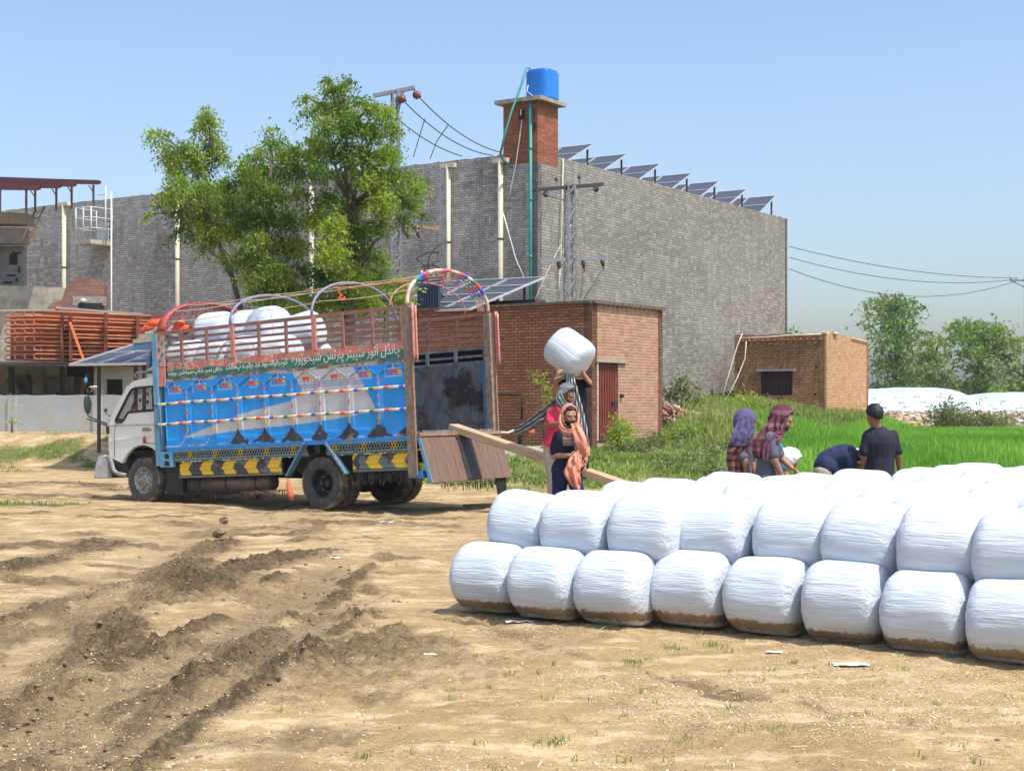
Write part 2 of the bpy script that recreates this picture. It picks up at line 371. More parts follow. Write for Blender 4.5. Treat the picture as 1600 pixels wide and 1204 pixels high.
# ------------------------------------------------------------ leaf material
def leafmat(name,c1,c2,c3=None,trans=.35,sc=1.2):
    t=NT(name); o=t.co(); a=t.n('Attribute',{'attribute_name':'Col'}); s=t.n('SeparateColor',None,Color=a.outputs['Color']).outputs[0]
    col=t.mix(s,c1,c2)
    if c3: col=t.mix(t.ramp(t.noise(o,sc,3,.6),.5,.68),col,c3)
    t.P(Base_Color=col,Roughness=.55); t.b.inputs['Specular IOR Level'].default_value=.3
    tr=t.n('BsdfTranslucent',None,Color=t.mix(.0,col,(0,0,0)))
    x=t.n('MixShader',None,Fac=trans,i1=t.b.outputs[0],i2=tr.outputs[0]); t.t.links.new(x.outputs[0],t.out.inputs[0]); return t.m
def blades(name,px,py,pz,h,wd,mat,lean=.35,seed=1,tone=None):
    r=np.random.default_rng(seed); n=len(px); a=r.random(n)*2*np.pi; l=r.normal(0,lean,n)*h; b=r.random(n)*2*np.pi
    base=np.stack([px,py,pz],1); w2=np.stack([np.cos(a)*wd/2,np.sin(a)*wd/2,np.zeros(n)],1)
    tip=base+np.stack([np.cos(b)*l,np.sin(b)*l,h],1); mid=base*.45+tip*.55+np.stack([np.zeros(n),np.zeros(n),h*.10],1)
    V=np.stack([base-w2,base+w2,mid+w2*.8,mid-w2*.8,tip],1).reshape(-1,3); k=np.arange(n)*5
    Fq=np.concatenate([np.stack([k,k+1,k+2],1),np.stack([k,k+2,k+3],1),np.stack([k+3,k+2,k+4],1)])
    s=r.random(n) if tone is None else tone; c=np.repeat(np.stack([s,s,s,np.ones(n)],1),5,0)
    return npmesh(name,V,Fq,mat,{'Col':c},smooth=False)
def scatter(n,x0,x1,y0,y1,seed,maskf,view=True):
    r=np.random.default_rng(seed); y=np.sqrt(r.random(n)*(y1**2-y0**2)+y0**2) if view else y0+(y1-y0)*r.random(n); x=x0+(x1-x0)*r.random(n)
    m=maskf(x,y)>r.random(n)
    if view: m&=(np.abs(x)<.36*y+1.0)
    return x[m],y[m]
def fieldmask(x,y): return S(x-(.16*(y-30)+4.6),0,1.2)*(y<46.5+ (x-9)*1.45)*(y<56.5)*1.0
gm_weed=leafmat('weed_leaf',(.09,.19,.025),(.32,.42,.09),(.44,.40,.18),.4,.8)
gm_rice=leafmat('rice_leaf',(.15,.37,.035),(.30,.56,.07),None,.45)
gm_dry=leafmat('straw',(.50,.38,.20),(.74,.60,.38),None,.1)
x,y=scatter(150000,4,22,25,60,5,fieldmask); pz=gbase(x,y)
o=blades('rice_field',x,y,pz,.20+.22*rng.random(len(x)),.035,gm_rice,.25,3,tone=np.clip(fbm(x*.5,y*.25,3)*1.6-.3+rng.random(len(x))*.25,0,1))
tag(o,'bright green young rice growing in the field behind the white bales','rice',kind='stuff')
def inhut(x,y): return False
wm=lambda x,y: grassmask(x,y)*(1-fieldmask(x,y))*(.35+.9*S(fbm(x*1.1+40,y*1.1,3),.42,.6))
x,y=scatter(230000,-3,14,24,60,6,wm); n=fbm(x*.9+3,y*.9+8,4); big=S(x,3.2,5)*S(y,33,38)
h=(.05+.08*rng.random(len(x)))*(1+2.6*big*S(n,.35,.6)); 
o=blades('weeds',x,y,gbase(x,y),h,.03+.02*rng.random(len(x)),gm_weed,.45,4,tone=np.clip(n*1.8-.45+rng.random(len(x))*.3,0,1))
tag(o,'rough green grass and weeds covering the bank and yard edge','grass',kind='stuff')
x,y=scatter(60000,-16,-4,20,40,8,lambda x,y:grassmask(x,y)**2*.9)
o=blades('bank_grass',x,y,gbase(x,y),.03+.05*rng.random(len(x)),.02,gm_weed,.5,5); tag(o,'short green grass patches on the earth bank below the plastered wall','grass',kind='stuff')
# small tufts in the yard
V=[];cx=[];cy=[]
r=np.random.default_rng(12)
for i in range(170):
    D=6.6+ (r.random()**1.3)*9; u=r.uniform(560,1600) if r.random()<.8 else r.uniform(0,560); tx=(u-800)/F*D
    k=int(r.integers(5,16)); cx+=list(tx+r.normal(0,.02,k)); cy+=list(D+r.normal(0,.02,k))
for (u,v) in [(860,1158),(1225,1152),(1070,1160),(1050,1010),(1280,1000),(990,1035),(20,790),(1405,1000),(1110,1005)]:
    X0,Y0=GP(u,v); k=70; cx+=list(X0+r.normal(0,.045,k)); cy+=list(Y0+r.normal(0,.06,k))
cx=np.array(cx);cy=np.array(cy); zz=ground(cx,cy)[0]
o=blades('grass_sprigs',cx,cy,zz-.004,.015+.03*r.random(len(cx)),.005,gm_weed,.6,6); tag(o,'tiny green grass sprigs scattered over the bare yard','grass',kind='stuff')
# chaff and straw bits lying on the yard
n=60000; D=6.3+14*r.random(n)**1.4; xx=(r.uniform(-60,1660,n)-800)/F*D
keep=(S(fbm(xx*.9+31,D*1.3+13,5),.44,.58)*(.45+.65*S(xx,-1,1.5))>r.random(n)*.9)|(r.random(n)<.12); xx=xx[keep];D=D[keep]; n=len(xx)
zz=ground(xx,D)[0]+.004; L=.003+.007*r.random(n)**2; L=np.where(r.random(n)<.02,L*4,L); W=.0015+.0022*r.random(n); a=r.random(n)*np.pi; til=r.normal(0,.35,n)
dv=np.stack([np.cos(a)*L,np.sin(a)*L,til*L],1); wv=np.stack([-np.sin(a)*W,np.cos(a)*W,r.normal(0,.4,n)*W],1); c0=np.stack([xx,D,zz],1)
V=np.stack([c0-dv-wv,c0+dv-wv,c0+dv+wv,c0-dv+wv],1).reshape(-1,3); k=np.arange(n)*4; s=r.random(n); 
o=npmesh('chaff',V,np.stack([k,k+1,k+2,k+3],1),gm_dry,{'Col':np.repeat(np.stack([s,s,s,s*0+1],1),4,0)},smooth=False); tag(o,'pale straw chaff strewn over the trampled mud yard','chaff',kind='stuff')
# mud crumbs and clods along the ridges
def rock(seed,n=10,m=7,am=.35):
    mb=MB(); mb.ell((0,0,0),(1,1,.75),n,m); out=[]
    for p in mb.v:
        v=Vector(p); f=1+am*(mn.noise(v*1.6+Vector((seed*3.1,seed,0)))+.5*mn.noise(v*4+Vector((0,seed,0)))); out.append(tuple(v*f))
    mb.v=out; return mb
mudm=plain('mud_clod',(.20,.148,.088),.95,.45,9,bump=.8,bsc=40)
Vs=[];Fs=[];base=[rock(i,7,5,.5) for i in range(6)]; off=0
cnt=0; r=np.random.default_rng(21)
for pts,sd,num in ((ridgeL,.22,420),(ridgeM,.24,220),(ridgeT,.2,120),(ridgeT2,.16,80),(rut2,.34,300),(rut1,.38,300),(trA,.14,40),(trC,.1,25),(trD,.3,100)):
    seg=np.hypot(*(pts[1:]-pts[:-1]).T); cs=np.concatenate([[0],np.cumsum(seg)])
    for i in range(num):
        q=r.random()*cs[-1]; j=min(np.searchsorted(cs,q)-1,len(seg)-1); j=max(j,0); p=pts[j]+(pts[j+1]-pts[j])*((q-cs[j])/seg[j]); px,py=p+r.normal(0,sd,2)*.7
        sz=(.005+.017*r.random()**3)*(.55 if pts is trA or pts is trC else 1); b=base[int(r.integers(6))]; a=r.random()*6.28; z0=float(ground(np.array([px]),np.array([py]))[0][0]) if i%1==0 else 0
        v=np.array(b.v)*sz*np.array([1+.8*r.random(),1,.7+.4*r.random()]); ca,sa=math.cos(a),math.sin(a); v=np.stack([v[:,0]*ca-v[:,1]*sa+px,v[:,0]*sa+v[:,1]*ca+py,v[:,2]+z0+sz*.2],1)
        Vs.append(v); Fs.append(np.array([list(f) for f in b.f])+off); off+=len(v)
o=npmesh('mud_crumbs',np.concatenate(Vs),np.concatenate(Fs),mudm,smooth=False); tag(o,'dark crumbled mud along the edges of the wheel ruts','mud',kind='stuff')
for i,(u,v,s,lab) in enumerate([(405,789,.055,'small upright clod of dry mud in the shadow edge beside the truck'),(350,826,.05,'grey mud clod lying alone in the pale yard in front of the truck'),(342,846,.06,'broken mud clod at the top end of the churned ridge')]):
    x,y=GP(u,v); b=rock(i+9,12,9,.55); mb=MB(); mb.add([(p[0]*s*1.2,p[1]*s,p[2]*s*1.1) for p in b.v],b.f)
    o=mb.build('mud_clod',mudm,origin=(0,0,-s*.5)); o.location=(x,y,gz(x,y)+.0); tag(o,lab,'clod','loose clods of mud')
# ============================================================ truck
steel=plain('dark_steel',(.045,.043,.042),.6,.5,6,.3,dirt=(.16,.11,.07),dirtamt=.35)
black=plain('black_rubber',(.028,.027,.027),.75,.3,12,dirt=(.17,.13,.09),dirtamt=.3)
rack_m=plain('rusty_pink_paint',(.36,.15,.11),.75,.35,9,dirt=(.20,.15,.13),dirtamt=.45)
rack_b=plain('rusty_brown_paint',(.34,.19,.10),.8,.4,9,dirt=(.16,.14,.12),dirtamt=.45)
pink_m=plain('pink_red_paint',(.62,.20,.16),.6,.3,14,dirt=(.55,.42,.36),dirtamt=.42)
bluepost=plain('worn_blue_paint',(.10,.36,.60),.5,.25,6,dirt=(.28,.26,.24),dirtamt=.42)
wornblue=plain('worn_grey_blue_paint',(.17,.24,.27),.7,.4,5,dirt=(.10,.08,.07),dirtamt=.48)
white_p=plain('white_cab_paint',(.80,.80,.74),.32,.06,2,dirt=(.45,.38,.28),dirtamt=.22,bump=.03,spec=.5)
chrome=plain('dull_chrome',(.42,.41,.39),.35,.3,20,.8,dirt=(.20,.14,.10),dirtamt=.4)
wood=plain('worn_brown_wood',(.22,.13,.085),.85,.35,7,dirt=(.30,.22,.16),dirtamt=.4)
glass=NT('window_glass'); glass.P(Base_Color=(.05,.06,.06),Roughness=.05,Alpha=.28); glass=glass.m
redm=plain('red_cloth',(.60,.05,.04),.8,.3,30); orgcl=plain('orange_red_cloth',(.70,.10,.035),.75,.3,12)
black_cl=plain('black_cloth',(.012,.012,.014),.9,.3,10)
pnt=attrmat('painted_panel',.6,(.30,.26,.22),.10,5)
pnt2=attrmat('painted_trim',.55,(.28,.19,.15),.36,14)
ex=Vector((-.83866,.54214,-.05234)).normalized(); fy=Vector((-.54288,-.83981,0)); ez=ex.cross(fy)
MT=Matrix(((ex.x,fy.x,ez.x,-1.36),(ex.y,fy.y,ez.y,20.2),(ex.z,fy.z,ez.z,0),(0,0,0,1)))
TR=empty('cargo_truck',None,'painted blue and white truck with tall slatted rack and open tailgate parked before the buildings','truck',M=MT)
def tb(mb,name,m,lab=None,par=None): return mb.build(name,m,par or TR,lab)
def vcol(o,fn):
    me=o.data; l=me.color_attributes.new('Col','FLOAT_COLOR','POINT')
    l.data.foreach_set('color',np.array([(*fn(v.co),1) for v in me.vertices],dtype=np.float32).ravel())
def hpanel(name,x0,x1,z0,z1,st,hf,cf,y0,mat,par):
    xs_=np.linspace(x0,x1,int((x1-x0)/st)+1); zs=np.linspace(z0,z1,int((z1-z0)/st)+1); A,B=np.meshgrid(xs_,zs)
    h=hf(A,B); c=cf(A,B); V=np.stack([A,y0+h,B],-1).reshape(-1,3); r,q=A.shape; k=np.arange(r*q).reshape(r,q)
    Fq=np.stack([k[:-1,:-1],k[1:,:-1],k[1:,1:],k[:-1,1:]],-1).reshape(-1,4)
    o=npmesh(name,V,Fq,mat,{'Col':np.concatenate([c.reshape(-1,3),np.ones((r*q,1))],1)},parent=par)
    o.modifiers.new('s','SOLIDIFY').thickness=.012; o.modifiers['s'].offset=-1; return o
PITCH=.5305; NX0=.24
def inpoly(A,B,poly):
    r=np.zeros(A.shape,bool); n=len(poly)
    for i in range(n):
        x1,y1=poly[i];x2,y2=poly[(i+1)%n]
        c=((y1>B)!=(y2>B))&(A<(x2-x1)*(B-y1)/((y2-y1) or 1e-9)+x1); r^=c
    return r
def bay(A): k=np.round((A-NX0)/PITCH); return k,(A-NX0-k*PITCH)
SW=[(4.34,1.345),(3.061,1.659),(2.111,1.789),(1.909,1.917),(2.087,2.245),(.966,2.24),(.774,1.933),(.575,1.599),(1.004,1.512),(1.946,1.446),(3.074,1.411),(4.34,1.33)]
def side_h(A,B):
    k,d=bay(A); a=np.abs(d); h=np.zeros_like(A)
    roof=2.205-a*.62; inside=(a<.205)&(B<roof)&(B>1.24)
    e=np.clip(np.minimum((.205-a)/.012,(roof-B)/.012),0,1)*(B>1.24); e=e*np.clip((B-1.24)/.1,0,1); h-=.018*e
    trim=(np.abs(B-roof-.012)<.014)&(a<.235); h+=.007*trim
    h+=.008*np.exp(-((PITCH/2-a)/.014)**2)*(B>1.40)*(B<2.12)
    # diagonal gussets below
    q=np.abs((d+PITCH/2)-(1.42-B)*.85); q2=np.abs((d-PITCH/2)-(1.42-B)*.85); g=np.minimum(np.abs(-(d)-PITCH/2+(1.42-B)*-.85),1)
    gd=np.abs((PITCH/2-(-d))-(1.42-B)*.75); gd=np.minimum(gd,np.abs((-PITCH/2-(-d))-(1.42-B)*.75)); h+=.014*((gd<.012)&(B<1.42)&(B>1.21))
    h+=.012*np.clip((1.235-B)/.02,0,1)*(B>1.17)
    h+=.004*(fbm(A*3,B*3,3)-.5)*2
    return h
def side_c(A,B):
    k,d=bay(A); a=np.abs(d); n=fbm(A*6,B*6,4); n2=fbm(A*2.2+9,B*5,4)
    blue=np.array([.012,.33,.88]); c=np.zeros(A.shape+(3,))+blue
    c*= (0.9+.25*n)[...,None]
    wh=inpoly(A,B,SW); c[wh]=np.array([.56,.58,.62])*(0.9+.2*n[wh][:,None])
    for zc in (2.035,2.0,1.965):
        s=wh&(np.abs(B-zc)<.009); c[s]=(.25,.33,.50)
    eave_shade=(np.abs(B-(2.205-a*.62)-.004)<.011)&(a<.235); c[eave_shade&~wh]=(.008,.13,.42); c[eave_shade&wh]=(.26,.28,.30)  # darker eaves lines: shade of the gable trim put into the paint
    vs2=(np.abs(a-.205)<.007)&(B<2.07)&(B>1.3); c[vs2&~wh]=(.010,.22,.62); c[vs2&wh]=(.40,.42,.45)
    # hearts window
    wz=2.085; ww=(a<.145)&(np.abs(B-wz)<.062); ed=ww&((a>.135)|(np.abs(B-wz)>.053)); c[ed&(n>.36)]=(.70,.72,.72)
    for i,cc in enumerate([(.80,.06,.04),(.80,.10,.04),(.85,.50,.02)]):
        hx=(-d)-(.0+.070*(i-.55)); hz=B-(wz+.006); m=((np.abs(hx)<.034*(1-np.clip(-hz/.05,0,1)))&(hz<.028)&(hz>-.045))
        c[m]=cc
    pk=(a<.008)&(B>2.15)&(B<2.215); c[pk]=(.75,.78,.8)
    # rib ornaments
    p=PITCH/2-a
    def lens(zc,hh,w_,col):
        m=p<w_*np.clip(1-((B-zc)/hh)**2,0,1); c[m&(np.abs(B-zc)<hh)]=col
    lens(2.0,.085,.007,(.72,.72,.70)); lens(2.0,.05,.014,(.75,.07,.05)); lens(1.72,.10,.008,(.72,.72,.70)); lens(1.72,.06,.014,(.75,.09,.06)); lens(1.47,.08,.015,(.78,.48,.04))
    gd=np.minimum(np.abs((PITCH/2+d)-(1.42-B)*.75),np.abs((-PITCH/2+d)-(1.42-B)*.75)); g=(gd<.009)&(B<1.42)&(B>1.21); c[g]=(.60,.70,.78)
    l=(np.abs(B-1.215)<.006)&(n>.45); c[l]=(.55,.66,.74)
    # tar blotches at the foot of the ribs (from the third rib on)
    x=A-(NX0-PITCH/2); kk=np.round(x/PITCH); dx=x-kk*PITCH-.02; rr=fbm(A*14+kk*3,B*14,3)
    t=np.clip((1.40-B)/.17,0,1); bl=(np.abs(dx)<(.025+.19*t**1.4)*(.45+1.0*rr))&(B<1.43)&(B>1.225-.05*rr)&(kk>=0)&(kk<=6.5)&(n2>.28); c[bl]=(.055,.05,.06)
    rp=(fbm(A*5+3,B*9+4,4)+np.exp(-((A-4.25)/.22)**2-((B-1.20)/.06)**2)*.3)>.74; c[rp&(B<1.3)]=(.38,.24,.13)
    top=(B>2.225-.035*n2)&(fbm(A*4,B*20,4)>.46); c[top]=(.50,.46,.38); top2=(B>2.215)&(fbm(A*9,B*30,3)>.55); c[top2]=(.26,.15,.09)
    sc=fbm(A*22,B*3,3)>.76; c[sc]=c[sc]*.6+np.array([.2,.2,.2])*.4
    return c
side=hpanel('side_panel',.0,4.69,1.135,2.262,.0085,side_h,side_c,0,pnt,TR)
mb=MB(); mb.box((2.35,-.09,1.70),(4.68,.03,1.12)); tb(mb,'panel_backing',wornblue)
# striped rails
def stripe_rail(z):
    n=14; xs_=np.arange(-.02,4.87,.010); r=.021; V=[];Cc=[]
    for x in xs_:
        for j in range(n):
            a=2*np.pi*j/n; V.append((x,.052+r*math.cos(a),z+r*math.sin(a)+.0035*math.sin(x*5)))
            q=(x-.02)/.265+ .25*math.sin(a)*0; k=math.floor(q); f=q-k; tip=.13+.06*math.cos(a*1.0)
            if f<tip*1.6: cc=[(.04,.12,.62),(.75,.07,.05),(.02,.22,.16)][k%3]
            else:
                s=(a/(2*np.pi)+f*.8)%1; cc=(.78,.76,.70) if s<.55 else ((.72,.36,.12) if s<.8 else (.70,.52,.12))
            Cc.append((*cc,1))
    m=len(xs_); k=np.arange(m*n).reshape(m,n); k2=np.roll(k,-1,1); Fq=np.stack([k[:-1],k2[:-1],k2[1:],k[1:]],-1).reshape(-1,4)
    return npmesh('striped_rail',V,Fq,pnt2,{'Col':Cc},parent=TR)
stripe_rail(1.877); stripe_rail(1.565)
# text band
def band_c(A,B):
    n=fbm(A*8,B*8,4); c=np.zeros(A.shape+(3,))+np.array([.02,.20,.15]); c*= (.8+.4*n)[...,None]
    red=B>2.385+.012*np.sin(A*9); c[red]=np.array([.68,.20,.14])*(.75+.5*n[red][:,None])
    # worn ornament scribbles on the red part
    s=red&(np.abs(((fbm(A*11,B*11+5,3)-.5)))<.018+.02*(A>2.2)); c[s]=(.62,.55,.42)
    s=red&(fbm(A*9+4,B*14,4)>.63); c[s]=(.42,.30,.22); s=red&(fbm(A*19+4,B*14+8,4)>.69); c[s]=(.12,.22,.25)
    e=(B<2.275)&(n>.5); c[e]=(.30,.24,.17); return c
hpanel('lettered_band',.0,4.60,2.262,2.50,.009,lambda A,B:.004*(fbm(A*4,B*4,2)-.5),band_c,.012,pnt,TR)
FORMS={'ا':('FE8D','FE8E'),'آ':('FE81','FE82'),'ب':('FE8F','FE90','FE91','FE92'),'پ':('FB56','FB57','FB58','FB59'),'ت':('FE95','FE96','FE97','FE98'),'ٹ':('FB66','FB67','FB68','FB69'),'چ':('FB7A','FB7B','FB7C','FB7D'),'ج':('FE9D','FE9E','FE9F','FEA0'),'خ':('FEA5','FEA6','FEA7','FEA8'),'ڈ':('FB88','FB89'),'د':('FEA9','FEAA'),'ر':('FEAD','FEAE'),'ز':('FEAF','FEB0'),'س':('FEB1','FEB2','FEB3','FEB4'),'ش':('FEB5','FEB6','FEB7','FEB8'),'ک':('FB8E','FB8F','FB90','FB91'),'گ':('FB92','FB93','FB94','FB95'),'ل':('FEDD','FEDE','FEDF','FEE0'),'م':('FEE1','FEE2','FEE3','FEE4'),'ن':('FEE5','FEE6','FEE7','FEE8'),'و':('FEED','FEEE'),'ہ':('FEE9','FBA7','FBA8','FBA9'),'ی':('FBFC','FBFD','FBFE','FBFF'),'ئ':('FE89','FE8A','FE8B','FE8C'),'ے':('FBAE','FBAF')}
def shape_ur(s):
    out=[]
    for wd in s.split(' '):
        g=''
        for i,c in enumerate(wd):
            if c not in FORMS: g+=c; continue
            f=FORMS[c]; pv=i>0 and wd[i-1] in FORMS and len(FORMS[wd[i-1]])==4; nx_=i<len(wd)-1 and wd[i+1] in FORMS and len(f)==4
            g+=chr(int(f[(3 if nx_ else 1) if pv else (2 if nx_ else 0)],16))
        out.append(g[::-1])
    return ' '.join(out[::-1])
def textmesh(name,body,size,mat,parent,M,width=None,ext=.002,off=0.0):
    c=bpy.data.curves.new('t','FONT'); c.body=body; c.size=size; c.extrude=ext; c.offset=off; c.resolution_u=3
    o=bpy.data.objects.new('t',c); COL.objects.link(o); bpy.context.view_layer.update()
    dg=bpy.context.evaluated_depsgraph_get(); me=bpy.data.meshes.new_from_object(o.evaluated_get(dg)); bpy.data.objects.remove(o)
    co=np.empty(len(me.vertices)*3); me.vertices.foreach_get('co',co); co=co.reshape(-1,3); co[:,0]-=co[:,0].min()
    if width: co[:,0]*=width/co[:,0].max()
    me.vertices.foreach_set('co',co.ravel()); me.transform(M); me.materials.clear(); me.materials.append(mat); me.update()
    return link(name,me,parent)
letter=plain('white_lettering',(.72,.70,.66),.6,.15,20)
# text x axis runs from high x (front, photo left) to low x (rear); local text X -> -x, Y -> z, normal -> +y
def TM(x,z,y=.024,tilt=0,sy=1.0): return Matrix(((-1,0,0,x),(0,0,1,y),(0,sy,0,z),(0,0,0,1)))
textmesh('lettering',shape_ur('چانڈل آٹوز سپیئر پارٹس شیخوپورہ'),.155,letter,TR,TM(2.05,2.335,sy=1.15),width=1.98,off=.0004)
textmesh('lettering',shape_ur('گوجرانوالہ روڈ نزد ریلوے پھاٹک'),.10,letter,TR,TM(3.35,2.325,sy=1.1),width=1.22,off=.001)
textmesh('lettering',shape_ur('دکان نمبر شاپ سیکشن چوک'),.08,letter,TR,TM(4.56,2.315,sy=1.0),width=1.12,off=.001)
# upper rack near side
def rack(y,parent,near=True):
    mb=MB(); mb.beam((.0,y,2.972),(4.80,y,2.972),.045,.05); mb.build('top_rail',rack_m,parent)
    mb=MB()
    for i,z in enumerate((2.585,2.68,2.775,2.87)):
        for k in range(9):
            a=k*PITCH+.0; mb.beam((a,y-.0,z+.003*random.uniform(-1,1)),(a+PITCH,y,z+.003*random.uniform(-1,1)),.018,.038,mi=1 if (k in(0,2,6,8) and random.random()<.7) else 0)
    mb.build('rack_slats',[rack_m,rack_b],parent)
    for k in range(10):
        x=k*PITCH+.02; mb=MB(); wdt=.075 if k in(3,6,) else .045
        mb.box((x,y+.018*(1 if near else -1),2.735),(wdt,.03,.49)); mb.build('rack_post',rack_m if k%3 else pink_m,parent)
rack(.0,TR); rack(-2.0,TR,False)
# front corner post (blue) with two little arches at its foot
def archhole(cx,z0,wd,h): 
    r=wd/2; return [(cx-r,z0),(cx+r,z0)]+[(cx+r*math.cos(a),z0+h-r+r*math.sin(a)) for a in np.linspace(0,np.pi,9)]
mb=MB(); mb.box((4.84,-.02,1.95),(.10,.12,2.05)); tb(mb,'front_post',bluepost)
mb=MB(); mb.xzprism([(4.54,.90),(4.79,.90),(4.79,1.14),(4.54,1.14)],[archhole(4.655,.92,.12,.085),archhole(4.655,1.03,.12,.085)],-.04,.045); tb(mb,'step_bracket',bluepost)
mb=MB(); mb.box((4.72,.005,2.30),(.15,.03,.30)); mb.box((4.72,.0,2.72),(.15,.03,.52),1)
for i in range(5): mb.box((4.72+.03*(-1)**i,.022,2.55+.09*i),(.035,.008,.06),2,M=Matrix.Rotation(.6*(-1)**i,3,'Y'))
tb(mb,'painted_corner',[pink_m,plain('pale_pink',(.58,.42,.38),.7,.3,15,dirt=(.4,.2,.16),dirtamt=.4),plain('faded_green',(.05,.22,.16),.7)])
# rear posts
def rpost(y,s):
    mb=MB(); mb.box((-.045,y,1.80),(.11,.09,2.36)); mb.box((-.12,y+.03*s,1.80),(.035,.03,2.30),1); tb(mb,'rear_post',[plain('weathered_post',(.30,.24,.19),.85,.4,8,dirt=(.14,.10,.08),dirtamt=.45),rack_b])
    mb=MB(); pts=[(-.17,y+.035*s,3.0-.11*i) for i in range(8)]; mb.tube(pts,.022,8); pts=[(-.21,y+.02*s,2.97-.11*i) for i in range(8)]; mb.tube(pts,.016,8); tb(mb,'pink_strip',pink_m)
rpost(.0,1); rpost(-2.0,-1)
# arches
def arch(x,H,mat,r=.028,wide=None,name='roof_arch',z0=3.0,yo=0,n=26):
    mb=MB(); pts=[]
    for i in range(n+1):
        a=math.pi*i/n; pts.append((x,-1.0+(1.0-yo)*math.cos(a),z0+(H-z0)*max(0,math.sin(a))**.9))
    if wide:
        o=[]
        for p in pts: o+= [(p[0]-wide/2,p[1],p[2]),(p[0]+wide/2,p[1],p[2])]
        mb.add(o,[(2*i,2*i+1,2*i+3,2*i+2) for i in range(n)],0,True)
        ob=tb(mb,name,mat); m=ob.modifiers.new('s','SOLIDIFY'); m.thickness=.025
    else: mb.tube(pts,r,8); ob=tb(mb,name,mat)
    return ob
blu_arch=plain('faded_blue_arch',(.11,.19,.40),.6,.3,11,dirt=(.36,.24,.22),dirtamt=.47)
arch(1.66,3.53,blu_arch,.021); arch(3.26,3.49,blu_arch,.021)
ob=arch(4.72,3.51,plain('red_arch_paint',(.42,.05,.04),.6,.3,9,dirt=(.35,.22,.20),dirtamt=.4),wide=.16)
# floral front board below the red arch
flor=NT('floral_board'); o_=flor.co(); f=flor.ramp(flor.noise(o_,14,5,.8,1.2),.47,.53)
flor.P(Base_Color=flor.mix(flor.ramp(flor.noise(o_,9,4,.7,2),.55,.6),flor.mix(f,(.50,.30,.28),(.30,.10,.09)),(.08,.16,.14)),Roughness=.7)
mb=MB(); out=[(y,3.0+.47*max(0,math.sin(math.acos(max(-1,min(1,y+1)))))**.9) for y in np.linspace(0,-2,25)]; inn=[(y,3.0+.30*max(0,math.sin(math.acos(max(-1,min(1,(y+1)/.74)))))**.9) for y in np.linspace(-.26,-1.74,25)]
vs=[];fs=[]
for (a,b) in zip(out,inn): vs+=[(4.80,a[0],a[1]),(4.80,b[0],b[1])]
for i in range(24): fs.append((2*i,2*i+1,2*i+3,2*i+2))
mb.add(vs,fs); o=tb(mb,'floral_board',flor.m); o.modifiers.new('s','SOLIDIFY').thickness=.03
mb=MB(); mb.box((4.86,-1.0,2.10),(.05,1.98,1.80)); tb(mb,'headboard',wornblue)
# rear double arch with coloured bands and inner bows
def arch_col(v):
    a=math.atan2(v.z-3.0,v.y+1.0)/math.pi*24; k=int(a)
    return {4:(.03,.10,.6),5:(.75,.07,.05),3:(.02,.25,.15),6:(.72,.64,.52),10:(.7,.1,.07),11:(.05,.1,.55),12:(.75,.08,.06),16:(.75,.07,.05),17:(.04,.1,.6),18:(.72,.68,.6),19:(.02,.25,.15),20:(.75,.07,.05),21:(.04,.1,.6)}.get(k,(.50,.34,.27) if k%2 else (.62,.50,.42))
ob=arch(-.06,3.54,pnt2,r=.028,n=72); vcol(ob,arch_col); ob.name='rear_arch'
for i in range(4):
    ob=arch(-.01+.012*i,3.50-.040*i,pnt2,r=.010,n=40,yo=.03+.035*i,name='inner_bow'); vcol(ob,arch_col)
ob=arch(.30,3.40,pink_m,.009,name='inner_bow',yo=.08)
ropem=plain('yellow_rope',(.62,.50,.30),.9,.2,30)
mb=MB()
for (a,b) in (((-.06,-.70,3.50),(4.75,-.55,3.44)),((-.06,-.45,3.44),(4.75,-.25,3.33)),((-.06,-.15,3.22),(4.75,-.1,3.16)),((-.06,-1.2,3.53),(4.75,-1.2,3.49))):
    a=Vector(a);b=Vector(b); mb.tube([a.lerp(b,t)-Vector((0,0,.03*math.sin(math.pi*((t*3)%1)))) for t in np.linspace(0,1,31)],.006,5)
tb(mb,'roof_rope',ropem)
mb=MB(); mb.tube([(1.66,-.5,3.44),(1.4,-.62,3.40),(1.0,-.8,3.43),(.2,-.9,3.49)],.006,6); mb.tube([(1.58,-.55,3.42),(1.60,-.56,3.36),(1.55,-.56,3.31),(1.60,-.54,3.27),(1.52,-.55,3.24),(1.48,-.55,3.27)],.02,6); tb(mb,'orange_tie',orgcl)
# far side wall with worn inner face, open slots above it
inner=NT('scuffed_inner_panel'); o_=inner.co(); a1=inner.noise(o_,1.7,7,.72); a2=inner.noise(inner.mp(o_,(3,1,1),(4,2,8)),2.6,7,.75)
c_=inner.mix(inner.ramp(a2,.44,.62),(.10,.085,.08),(.075,.16,.22)); c_=inner.mix(inner.ramp(a1,.50,.58),c_,(.017,.014,.018))
c_=inner.mix(inner.ramp(inner.noise(o_,11,5,.8),.60,.75),c_,(.17,.14,.12))
inner.P(Base_Color=c_,Roughness=.55); inner.bump(a2,.25,.02)
mb=MB(); mb.box((2.45,-2.0,1.70),(4.90,.04,1.10)); mb.box((.02,-1.975,1.72),(.10,.02,1.06),1); tb(mb,'far_side_panel',[inner.m,plain('bright_blue_edge',(.04,.22,.38),.5,.3,9,dirt=(.10,.10,.10),dirtamt=.4)])
mb=MB()
for z in (2.27,2.36,2.47): mb.box((2.4,-2.0,z),(4.8,.035,.035))
for k in range(10): mb.box((k*PITCH+.02,-1.99,2.37),(.05,.04,.22))
mb.box((2.4,-2.06,2.37),(4.8,.01,.2),1); tb(mb,'far_slot_frame',[wornblue,black_cl])
